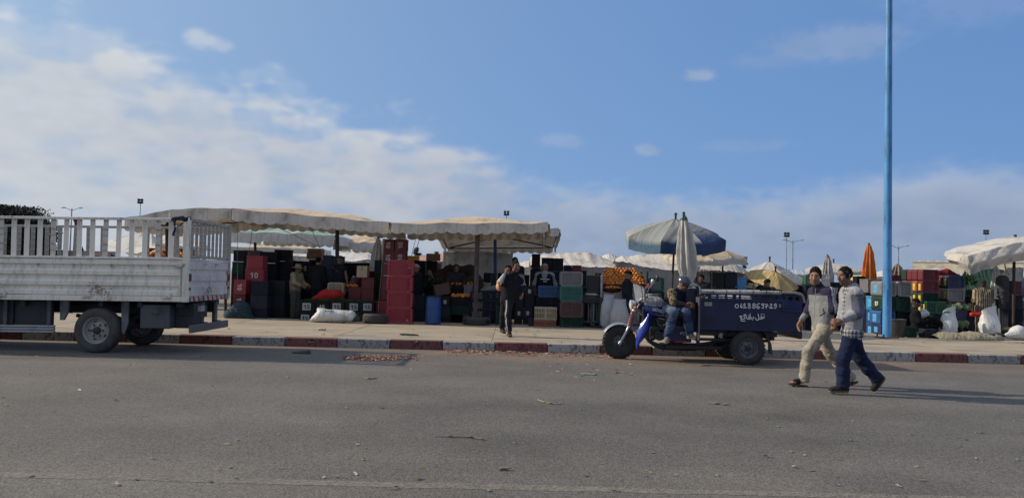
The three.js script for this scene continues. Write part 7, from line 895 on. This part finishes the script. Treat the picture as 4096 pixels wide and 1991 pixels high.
{ const a = at(2366, 1098, 20.0), p = V(a.x, G, a.z), t = thing('crate_trolley', 'dark upright trolley beside the orange heap', 'trolley', p), h = a.y - G; part('panel', [rbx(0.34, 0.5, 0.06, 0.02, 0.05, h - 0.27, 0), rbx(0.5, 0.16, 0.3, 0.03, -0.02, h - 0.68, 0)], BLK, t); part('column', [rbx(0.07, h * 0.42, 0.07, 0.02, 0.26, h - h * 0.22, 0.1)], STEEL, t); part('column_base', [rbx(0.11, h * 0.56, 0.11, 0.02, 0.26, h * 0.28, 0.1), rbx(0.06, h * 0.5, 0.06, 0.01, 0.02, h * 0.25, 0.1)], mt([0.015, 0.07, 0.075], 0.5), t); part('foot', [rbx(0.6, 0.05, 0.5, 0.02, 0.3, 0.03, 0.05)], BLK, t); }
{ // parked van at the end
  const p = at(4085, 1296, 23); p.y = 0.05; const t = thing('parked_van', 'grey blue van parked in the shade at the end of the stalls', 'van', p); part('van_body', [extr([[-0.62, 0.3], [-0.35, 0.3], [-0.3, 0.5], [-0.1, 0.62], [0.1, 0.62], [0.3, 0.5], [0.36, 0.3], [3, 0.3], [3, 1.75], [0.9, 1.75], [0.2, 1.05], [-0.62, 0.95]], 1.5, 0.03).translate(0, 0, -1.5)], mt([0.1, 0.115, 0.14], 0.4), t); wheel(t, 0, 0.3, -0.05, 0.3, 0.16, 0.2, { rm: mt([0.3, 0.3, 0.3], 0.5, { metal: 0.5 }) }); for (const [x0, x1] of [[0.55, 1.25], [1.35, 2.1], [2.2, 2.9]]) part('window', [rbx(x1 - x0, 0.42, 0.02, 0.02, (x0 + x1) / 2, 1.42, 0.034)], mt([0.02, 0.025, 0.03], 0.12, { bare: true }), t); wheel(t, 2.35, 0.3, -0.05, 0.3, 0.16, 0.2, { rm: mt([0.3, 0.3, 0.3], 0.5, { metal: 0.5 }) }); part('door_seam', [box(0.012, 1.2, 0.01, 1.3, 1.05, 0.033)], BLK, t); part('trim_strip', [box(3.4, 0.04, 0.01, 1.2, 0.8, 0.035)], BLK, t);
  const q = at(4046, 1290, 20.6); q.y = 0.05; const s = thing('woven_basket', 'woven basket of round bread by the wheel of the van', 'basket', q); part('bowl', [lathe([[0.02, 0], [0.26, 0.03], [0.36, 0.28], [0.38, 0.28], [0.28, 0], [0.02, -0.0]], 24)], mt([0.1, 0.07, 0.05], 0.9), s); part('bread', [sph(0.13, -0.1, 0.3, 0.05, 1.2, 0.5, 1), sph(0.1, 0.14, 0.28, 0.1, 1.1, 0.5, 1)], mt([0.35, 0.25, 0.15], 0.8), s); }

// ---------------------------------------------------------------- lamp post, far lights, trees, buildings
{ const b = at(3550, 1352, 18.6); b.y = G; const t = thing('lamp_post', 'tall bright blue painted lamp post rooted in the pavement', 'lamp post', b), m = mt([0.085, 0.3, 0.62], 0.45, { map: rep(T.grime, 1.7, 0.6) });
  part('shaft', [cyl(0.07, 0.105, 11, 24, 0, 5.5, 0)], m, t); part('base_plate', [rbx(0.42, 0.025, 0.42, 0.006, 0, 0.013, 0)], mt([0.16, 0.13, 0.1], 0.85, { map: rep(T.rust, 3, 3) }), t); for (const x of [-0.16, 0.16]) for (const z of [-0.16, 0.16]) part('bolt', [cyl(0.018, 0.018, 0.08, 6, x, 0.06, z)], IRON, t); part('seam', [box(0.006, 10.8, 0.006, 0.02, 5.45, 0.1, -0.003)], m, t); part('access_door', [rbx(0.1, 0.4, 0.02, 0.008, -0.02, 1.0, 0.095)], m, t); }
function farLamp(label, u, v, d, kind, h2) { const a = at(u, v, d), t = thing(kind === 'flood' ? 'floodlight_mast' : 'street_light', label, 'street light', V(a.x, 0.05, a.z)), h = a.y - 0.05, m = mt([0.3, 0.38, 0.48], 0.6), k = d / 60 * (kind === 'flood' ? 0.55 : 0.8); part('shaft', [cyl(0.05 * k, 0.1 * k, h, 8, 0, h / 2, 0)], m, t);
  if (kind === 'flood') for (const x of [-0.22, 0.22]) for (const y of [0, 0.36]) part('floodlight', [rbx(0.36 * k, 0.3 * k, 0.16, 0.03, x * k, h + (y - 0.05) * k, 0.05, -0.3), box(0.06, 0.2, 0.06, x * k * 0.5, h - 0.05, 0)], BLK, t);
  else for (const s of [-1, 1]) { part('arm', [bar(V(0, h - 0.25 * k, 0), V(s * 0.62 * k, h, 0), 0.03 * k, 6)], m, t); part('lamp_head', [sph(0.16 * k, s * 0.85 * k, h + 0.03, 0, 1.6, 0.45, 0.8)], mt([0.6, 0.62, 0.65], 0.4), t); } }
farLamp('double armed street light above the truck cage beside the dark tree', 285, 832, 62, 'double'); farLamp('floodlight mast rising behind the sagging canopy at the truck', 560, 808, 66, 'flood'); farLamp('floodlight mast behind the roof of the middle canopy', 2026, 856, 70, 'flood'); farLamp('floodlight mast with the street light right beside it', 3148, 942, 75, 'flood'); farLamp('double armed street light next to a floodlight mast', 3173, 960, 75, 'double'); farLamp('double armed street light beside the blue lamp post', 3596, 983, 66, 'double'); farLamp('floodlight mast above the draped canopy', 3946, 932, 80, 'flood');
farLamp('thin distant street light behind the blue parasol', 2632, 985, 90, 'double');
function tree(label, name, u, vTop, d, wpx, o = {}) { const a = at(u, vTop, d), h = a.y - 0.05, R = wpx / 2 * d / F, t = thing(name, label, 'tree', V(a.x, 0.05, a.z)); const n = o.n || 2600, s = o.leaf || 0.16, cl = []; for (let i = 0; i < (o.cl || 22); i++) { const an = rr(0, 6.28), y = o.con ? rr(0.1, 1) : rr(0.24, 0.95), r = Math.sqrt(rnd()) * R * (o.con ? 0.75 : 0.86 * Math.sqrt(Math.max(0.04, 1 - ((y - 0.5) / 0.5) ** 2))); cl.push([V(Math.cos(an) * r * (o.con ? 1.15 - y : 1), y * h, Math.sin(an) * r * (o.con ? 1.15 - y : 1)), R * rr(0.2, 0.42) * (o.con ? 1.2 - y : 1)]); }
  const P = [], p = V(); for (let i = 0; i < n; i++) { const [c, r] = cl[i % cl.length]; p.set(rr(-1, 1), rr(-1, 1), rr(-1, 1)); if (p.lengthSq() > 1) p.multiplyScalar(0.6); p.multiplyScalar(r).add(c); if (p.y > h) p.y = h - rnd() * 0.1; const an = rr(0, 6.28), ti = rr(-0.8, 0.8), ux = V(Math.cos(an), ti, Math.sin(an)).multiplyScalar(s * rr(0.6, 1.3)), uy = V(-Math.sin(an) * 0.5, rr(0.2, 1), Math.cos(an) * 0.5).multiplyScalar(s * 0.5); for (const q of [p.clone().sub(ux), p.clone().add(uy), p.clone().add(ux), p.clone().sub(ux), p.clone().add(ux), p.clone().sub(uy)]) P.push(q.x, q.y, q.z); }
  const g = new THREE.BufferGeometry(); g.setAttribute('position', new THREE.Float32BufferAttribute(P, 3)); g.computeVertexNormals(); part('crown', buv(g), mt(o.c || [0.03, 0.05, 0.025], 0.8), t); const lim = [bar(V(0, 0, 0), V(0, h * 0.55, 0), 0.16 * R / 2 + 0.05, 8, 0.06)]; for (const [c] of cl.slice(0, 7)) lim.push(bar(V(0, h * 0.35, 0), c, 0.06, 5, 0.02)); part('trunk', lim, mt([0.06, 0.045, 0.035], 0.9), t); return t; }
tree('large dark dense tree behind the front of the truck cage', 'dense_tree', 42, 826, 48, 400, { n: 26000, cl: 170, leaf: 0.11, c: [0.018, 0.028, 0.018] });
tree('slender cypress far behind the truck cage', 'cypress_tree', 325, 970, 70, 34, { n: 900, con: true, c: [0.03, 0.045, 0.03] });
tree('small grey green tree beyond the yellow crate, the one nearer the red tower', 'small_tree', 1672, 988, 80, 46, { n: 1100, leaf: 0.2, c: [0.06, 0.08, 0.055] }); tree('small grey green tree beyond the cardboard box', 'small_tree', 1742, 1004, 85, 34, { n: 900, leaf: 0.2, c: [0.06, 0.08, 0.055] });
tree('dark conifer rising between the tan parasols and the peaked parasol', 'conifer_tree', 2982, 1030, 85, 42, { n: 900, con: true, leaf: 0.22, c: [0.025, 0.035, 0.025] });
{ const a = at(3652, 1047, 95), t = thing('warehouse', 'long pale cream warehouse far behind the stacked crates', 'building', V(a.x, 0.05, a.z), undefined, -0.62), w = 21, h = a.y - 0.05, cw = mt([0.6, 0.56, 0.45], 0.85, { map: T.conc }); part('wall', [box(w, h, 14, w / 2, h / 2, -7)], cw, t); part('parapet', [box(w + 0.2, 0.18, 14.2, w / 2, h + 0.08, -7)], mt([0.7, 0.68, 0.6], 0.8), t); part('lower_roof', [box(w - 0.6, 0.14, 1.6, w / 2, h * 0.55, 0.75)], mt([0.5, 0.47, 0.4], 0.8), t); for (let i = 0; i < 6; i++) part('window', [box(1.6, 0.9, 0.08, 2 + i * 3.2, h * 0.3, 0.03)], mt([0.05, 0.06, 0.07], 0.2), t); }
{ const a = at(255, 1006, 50), b = at(372, 1006, 50), t = thing('boundary_wall', 'low pale wall far behind the truck cage', 'wall', V((a.x + b.x) / 2, 0.05, a.z)), h = a.y - 0.05; part('wall_panel', [box(b.x - a.x + 3, h, 0.2, 0, h / 2, 0)], mt([0.5, 0.49, 0.46], 0.85, { map: T.conc }), t); part('coping', [box(b.x - a.x + 3.1, 0.08, 0.28, 0, h + 0.04, 0)], mt([0.5, 0.49, 0.46], 0.85), t); }
tarp('market_tent', 'dark maroon tarp low behind the middle of the truck cage', [362, 400, 440], [1012, 1010, 1014], [1022, 1022, 1024], 34, 2, cloth(0.1, 0.03, 0.03), { fold: 0.04 });
{ const p = at(288, 1100, 22); p.y = 0.05; const t = thing('iron_pole', 'rusty pole with a red rag behind the truck cage', 'pole', p); part('shaft', [bar(V(0, 0, 0), V(0.03, at(288, 880, 22).y, 0), 0.045, 8)], mt([0.1, 0.04, 0.035], 0.7), t); part('rag', [netMesh([cap(V(0.02, at(288, 882, 22).y, 0.03), V(0.05, at(290, 900, 22).y, 0.05), 0.06, 0.04)], 0.015, { noise: foldNoise(0.015, 16) })], mt([0.12, 0.03, 0.03], 0.9), t); }

// ---------------------------------------------------------------- people among the stalls
function stall(label, u, v, d, yaw, o) { const a = at(u, v, d), h = o.h || clamp((a.y - 0.05) / (o.sit ? 0.76 : 1), 1.5, 1.78), low = a.y - h; const base = o.sit ? a.y - 1.36 : low; return person(pose(a.x, base, a.z, yaw, { h, ...o }), { ground: base, yaw, label, ...o }); }
const DK = [0.017, 0.018, 0.023], c1 = (c) => ({ c, r: 1.05, cell: 0.02 }), b1 = (c) => ({ c, cell: 0.022 }), sh = { c: [0.02, 0.02, 0.02], sole: [0.05, 0.05, 0.05] }, armsF = [[0.06, -0.24, 0.08, -0.05, -0.08, 0.24], [0.06, -0.24, 0.08, -0.05, -0.08, 0.24]];
stall('seller in a straw hat and tan jacket standing behind the herb row', 1183, 1062, 21.7, 1.25, { hair: false, hat: { type: 'hat', c: [0.42, 0.35, 0.24] }, top: { ...c1([0.5, 0.41, 0.27]), name: 'jacket' }, bottom: b1([0.2, 0.18, 0.15]), shoe: sh, arms: armsF, bend: 0.08 });
stall('man in dark clothes with his back turned beside the tan jacket', 1272, 1030, 21.4, 2.7, { top: c1(DK), bottom: b1(DK), shoe: sh });
stall('bare armed man in a black vest at the canopy post', 1358, 1026, 21.1, 2.6, { hair: false, hat: { type: 'cap', c: [0.03, 0.06, 0.09] }, top: { ...c1([0.012, 0.014, 0.022]), vest: true, name: 'vest' }, bottom: b1(DK), shoe: sh, skin: [0.2, 0.11, 0.075], arms: [[0.1, -0.24, 0.05, 0.12, -0.14, 0.2], [0.07, -0.27, 0.02, 0.02, -0.25, 0.04]] });
stall('person in a red top leaning behind the upright carton', 1482, 1056, 22, -0.6, { top: c1([0.16, 0.02, 0.025]), bottom: b1(DK), shoe: sh, bend: 0.35, h: 1.5 });
stall('person with a pink sleeve bending beside the upright carton', 1412, 1072, 22.2, 1.0, { top: c1([0.4, 0.22, 0.28]), bottom: b1(DK), shoe: sh, bend: 0.5, h: 1.5 });
stall('man in a white cap seen from behind beyond the bright red crates', 1662, 1060, 21.1, 2.5, { hair: false, hat: { type: 'cap', c: [0.5, 0.49, 0.47] }, top: { ...c1([0.025, 0.026, 0.035]), col: (x, y, z, p) => (p.id === 'shoulder' ? [0.09, 0.07, 0.06] : [0.02, 0.022, 0.032]) }, bottom: b1(DK), shoe: sh });
stall('person in black holding a hand to the face by the leafy greens', 1718, 1076, 21.9, 0.1, { top: c1(DK), bottom: b1(DK), shoe: sh, skin: [0.36, 0.22, 0.16], arms: [[0.05, -0.24, 0.1, -0.1, 0.24, 0.08], [0.06, -0.25, 0.05, 0, -0.2, 0.1]] });
stall('hooded seller bending over crates before the backdrop sheet', 1822, 1052, 22.3, 0.15, { hair: false, top: { ...c1([0.06, 0.062, 0.065]), hood: 2 }, bottom: b1(DK), shoe: sh, bend: 0.42, down: 0.6, arms: armsF });
stall('person in dark clothes right behind the tracksuit man', 2060, 1030, 20.9, 0.3, { top: c1(DK), bottom: b1(DK), shoe: sh });
{ const r = stall('man in a grey hood and black lettered vest seen from behind', 2180, 1058, 21, 3.0, { h: 1.7, hair: false, hat: { type: 'cap', c: [0.3, 0.27, 0.24] }, top: { ...c1(DK), hood: 1, r: 1.1, col: (x, y, z, p) => (/trunk/.test(p.id) ? [0.014, 0.015, 0.022] : [0.3, 0.3, 0.31]) }, bottom: b1(DK), shoe: sh, arms: [[0.1, -0.25, 0.05, 0.0, -0.2, 0.14], [0.1, -0.25, 0.05, 0.0, -0.2, 0.14]] });
  const p = r.K.chest.clone().add(V(0, 0.0, 0.185)); const l = part('lettering', [strokes([[[-0.12, 0.03], [-0.02, 0.03]], [[0.0, 0.03], [0.12, 0.03]], [[-0.04, -0.03], [0.05, -0.03]]], 0.02)], WHITE, r.t); l.position.copy(p); }
stall('man in a black cap and dark jacket standing before the heap of oranges', 2511, 1086, 19.7, 1.3, { h: 1.62, hair: false, hat: { type: 'cap', c: [0.015, 0.015, 0.018] }, top: c1([0.02, 0.023, 0.035]), bottom: b1([0.035, 0.055, 0.1]), shoe: sh });
{ const r = stall('dark haired man in a black lettered sweater behind the tricycle headboard', 2808, 1100, 21.2, -0.5, { h: 1.6, top: c1([0.018, 0.02, 0.028]), bottom: b1(DK), shoe: sh, down: 0.35, arms: armsF, skin: [0.2, 0.11, 0.07] }); const p = r.K.chest.clone().add(V(-0.07, -0.02, 0.165)); const l = part('lettering', [strokes([[[-0.1, 0], [0.02, 0]], [[0.05, 0], [0.12, 0]]], 0.04)], mt([0.4, 0.4, 0.4], 0.8), r.t); l.position.copy(p); l.rotation.y = -0.5; }
stall('seated seller in a wide straw hat beyond the tricycle box', 3003, 1136, 22.6, 0.2, { sit: true, hair: false, hat: { type: 'hat', c: [0.36, 0.28, 0.17] }, top: c1([0.14, 0.07, 0.05]), bottom: b1(DK), shoe: sh });
stall('man in a black cap with a raised hand under the yellow parasol', 3072, 1120, 21.9, -0.9, { h: 1.6, hair: false, hat: { type: 'cap', c: [0.014, 0.015, 0.018] }, top: c1([0.024, 0.026, 0.03]), bottom: b1(DK), shoe: sh, arms: [[0.06, -0.24, 0.08, 0, -0.1, 0.2], [0.1, -0.2, 0.12, 0.02, 0.2, 0.12]] });
stall('man in a brown striped robe and dark cap with his back to the road', 3935, 1126, 21.3, 3.0, { h: 1.62, hair: false, hat: { type: 'beanie', c: [0.03, 0.03, 0.045] }, skin: [0.06, 0.04, 0.03], top: { name: 'striped_robe', r: 1.12, cell: 0.012, hem: 0.0, skirt: 0.5, sleeve: 0.2, fold: 0.008, col: (x) => (((x / 0.055) % 1 + 1) % 1 < 0.5 ? [0.4, 0.34, 0.24] : [0.1, 0.08, 0.06]) }, bottom: { ...b1([0.2, 0.165, 0.12]), r: 1.15, flare: 0.1 }, shoe: sh });
{ // the seated man in black
  const c = (x, y, d) => at(3400 + 0.4312 * x, 860 + 0.4312 * y, d), d = 19.6, J = { head: c(618, 822, d), neck: c(610, 880, d), chest: c(605, 945, d), shL: c(625, 905, d - 0.17), shR: c(600, 905, d + 0.17), elL: c(650, 985, d - 0.22), wrL: c(740, 985, d - 0.12), elR: c(640, 985, d + 0.2), wrR: c(735, 990, d + 0.1), hipL: c(625, 1035, d - 0.09), hipR: c(620, 1035, d + 0.09), knL: c(770, 955, d - 0.12), knR: c(755, 960, d + 0.12), anL: c(858, 1022, d - 0.14), anR: c(880, 1030, d + 0.14), toL: c(905, 1000, d - 0.14), toR: c(920, 1005, d + 0.14), look: V(1, -0.3, 0.1), fwd: V(1, 0, 0) };
  person(J, { label: 'man dressed all in black sitting on the ground before the labelled crates', ground: G, skin: [0.06, 0.04, 0.03], hair: false, hat: { type: 'beanie', c: [0.01, 0.01, 0.013] }, top: { c: [0.012, 0.013, 0.016] }, bottom: { c: [0.012, 0.012, 0.015] }, shoe: sh }); }

// ---------------------------------------------------------------- litter
function litter(name, label, n, f, mats, size) { const gs = mats.map(() => []); for (let i = 0; i < n; i++) { const p = f(i), s = size * rr(0.4, 1.5), g = new THREE.PlaneGeometry(s, s * rr(0.25, 0.7), 2, 1), q = g.attributes.position; for (let k = 0; k < q.count; k++) q.setZ(k, rr(0, 0.35) * s); g.rotateX(-Math.PI / 2); g.rotateY(rr(0, 6.28)); g.translate(p.x, p.y + 0.004, p.z); gs[Math.floor(rnd() * mats.length)].push(g); } return gs; }
const LG = (u, v) => { const dir = at(u, v, 1).sub(V(0, EYE, 0)), k = (0.0 - EYE) / dir.y; return V(dir.x * k, 0, dir.z * k); }, LP = (u, v) => { const dir = at(u, v, 1).sub(V(0, EYE, 0)), k = (G - EYE) / dir.y; return V(dir.x * k, G, dir.z * k); };
const scrapM = [[0.42, 0.12, 0.07], [0.36, 0.16, 0.11], [0.42, 0.31, 0.22], [0.3, 0.07, 0.05], [0.4, 0.36, 0.3]].map((c) => mt(c, 0.8)), leafL = [[0.2, 0.25, 0.09], [0.12, 0.17, 0.07], [0.3, 0.27, 0.14]].map((c) => mt(c, 0.9)), papM = [[0.5, 0.49, 0.46], [0.4, 0.36, 0.3], [0.25, 0.2, 0.16]].map((c) => mt(c, 0.9));
function litterSet(name, label, gs, mats) { const g = thing(name, label, 'litter', V(0, 0, 0)); g.userData.kind = 'stuff'; gs.forEach((l, i) => { if (l.length) { const m = part('scrap', l, mats[i], g); m.userData.kind = 'stuff'; } }); }
const gauss = () => (rnd() + rnd() + rnd() - 1.5) / 1.5;
litterSet('vegetable_litter', 'red and cream vegetable peelings spilt on the road beyond the truck', litter('', '', 900, () => LG(1520 + gauss() * 185, 1433 + gauss() * 13), scrapM, 0.05), scrapM);
litterSet('kerb_litter', 'orange red vegetable scraps swept along the kerb', litter('', '', 620, (i) => { const u = 1780 + rnd() ** 1.5 * 760, k = Math.exp(-(((u - 1950) / 160) ** 2)); return rnd() < 0.72 + k ? LG(u, 1407 + (u - 2048) * 0.0247 + rnd() * rnd() * 22) : LG(u, 1415 + rnd() * 90); }, scrapM, 0.05), scrapM);
litterSet('road_litter', 'dry leaves and straw bits scattered over the asphalt', litter('', '', 190, () => LG(rr(-50, 4150), 1425 + rnd() ** 1.5 * 540), [...leafL, ...papM], 0.036), [...leafL, ...papM]);
litterSet('pavement_litter', 'leaves and paper bits scattered on the pavement', litter('', '', 170, () => LP(rr(900, 4100), 1318 + rnd() * 60 + 0), [...papM, leafL[2]], 0.06), [...papM, leafL[2]]);
{ let p = LP(1632, 1340); heapCloth('black_mat', 'flat black rubber scrap lying on the pavement', 'mat', [cap(p.clone().add(V(-0.16, 0.01, 0)), p.clone().add(V(0.2, 0.01, 0.05)), 0.022, 0.02), cap(p.clone().add(V(-0.1, 0.01, 0.12)), p.clone().add(V(0.22, 0.01, 0.14)), 0.02, 0.02)], p, mt([0.02, 0.02, 0.022], 0.6), 0.006, 0.01); p = LP(1286, 1322); heapCloth('white_scrap', 'crumpled white scrap on the pavement before the sack', 'paper', [cap(p.clone().add(V(-0.06, 0.02, 0)), p.clone().add(V(0.06, 0.03, 0)), 0.03, 0.03)], p, mt([0.5, 0.49, 0.46], 0.8), 0.012, 0.01);
  p = LG(2346, 1496); heapCloth('green_rag', 'pale green rag lying flat on the road before the tricycle', 'rag', [cap(p.clone().add(V(-0.13, 0.0, 0)), p.clone().add(V(0.14, 0.0, 0.05)), 0.018, 0.016), cap(p.clone().add(V(-0.1, 0.0, 0.09)), p.clone().add(V(0.12, 0.0, 0.1)), 0.016, 0.014)], p, cloth(0.2, 0.29, 0.25), 0.008, 0.009, 20);
  p = LG(1200, 1414); heapCloth('grey_rag', 'dark grey rag on the road in the truck shadow', 'rag', [cap(p.clone().add(V(-0.12, 0.0, 0)), p.clone().add(V(0.14, 0.02, 0)), 0.03, 0.045)], p, cloth(0.08, 0.08, 0.085), 0.012, 0.01, 16);
  const tw = (label, pts, c, r) => { const q = pts.map(([u, v]) => LG(u, v).add(V(0, 0.008, 0))), o = q[0].clone(); solo('plant_stalk', [tube(q.map((x) => x.sub(o)), r, 5, 16), ...q.slice(1).map((x, i) => sph(r * 2.4, x.x, 0.01, x.z + 0.01, 2.2, 0.5, 1, 6))], mt(c, 0.9), label, 'stalk', undefined, o); };
  tw('green leafy stalk lying across the middle of the road', [[1755, 1748], [1800, 1750], [1880, 1752], [1930, 1760]], [0.22, 0.24, 0.12], 0.005); tw('bent dry stem on the asphalt below the tricycle front wheel', [[2150, 1600], [2180, 1612], [2200, 1616], [2245, 1617]], [0.42, 0.38, 0.26], 0.005); tw('green stalk on the asphalt below the vegetable peelings', [[1455, 1512], [1475, 1517], [1500, 1516]], [0.2, 0.26, 0.12], 0.006); tw('brown curled leaf stem low on the asphalt', [[2000, 1884], [2012, 1880], [2030, 1880]], [0.28, 0.24, 0.2], 0.006); tw('pale leaf stalk on the road before the two walkers', [[2832, 1614], [2866, 1617], [2906, 1621]], [0.3, 0.32, 0.25], 0.007); }

renderer.render(scene, camera);
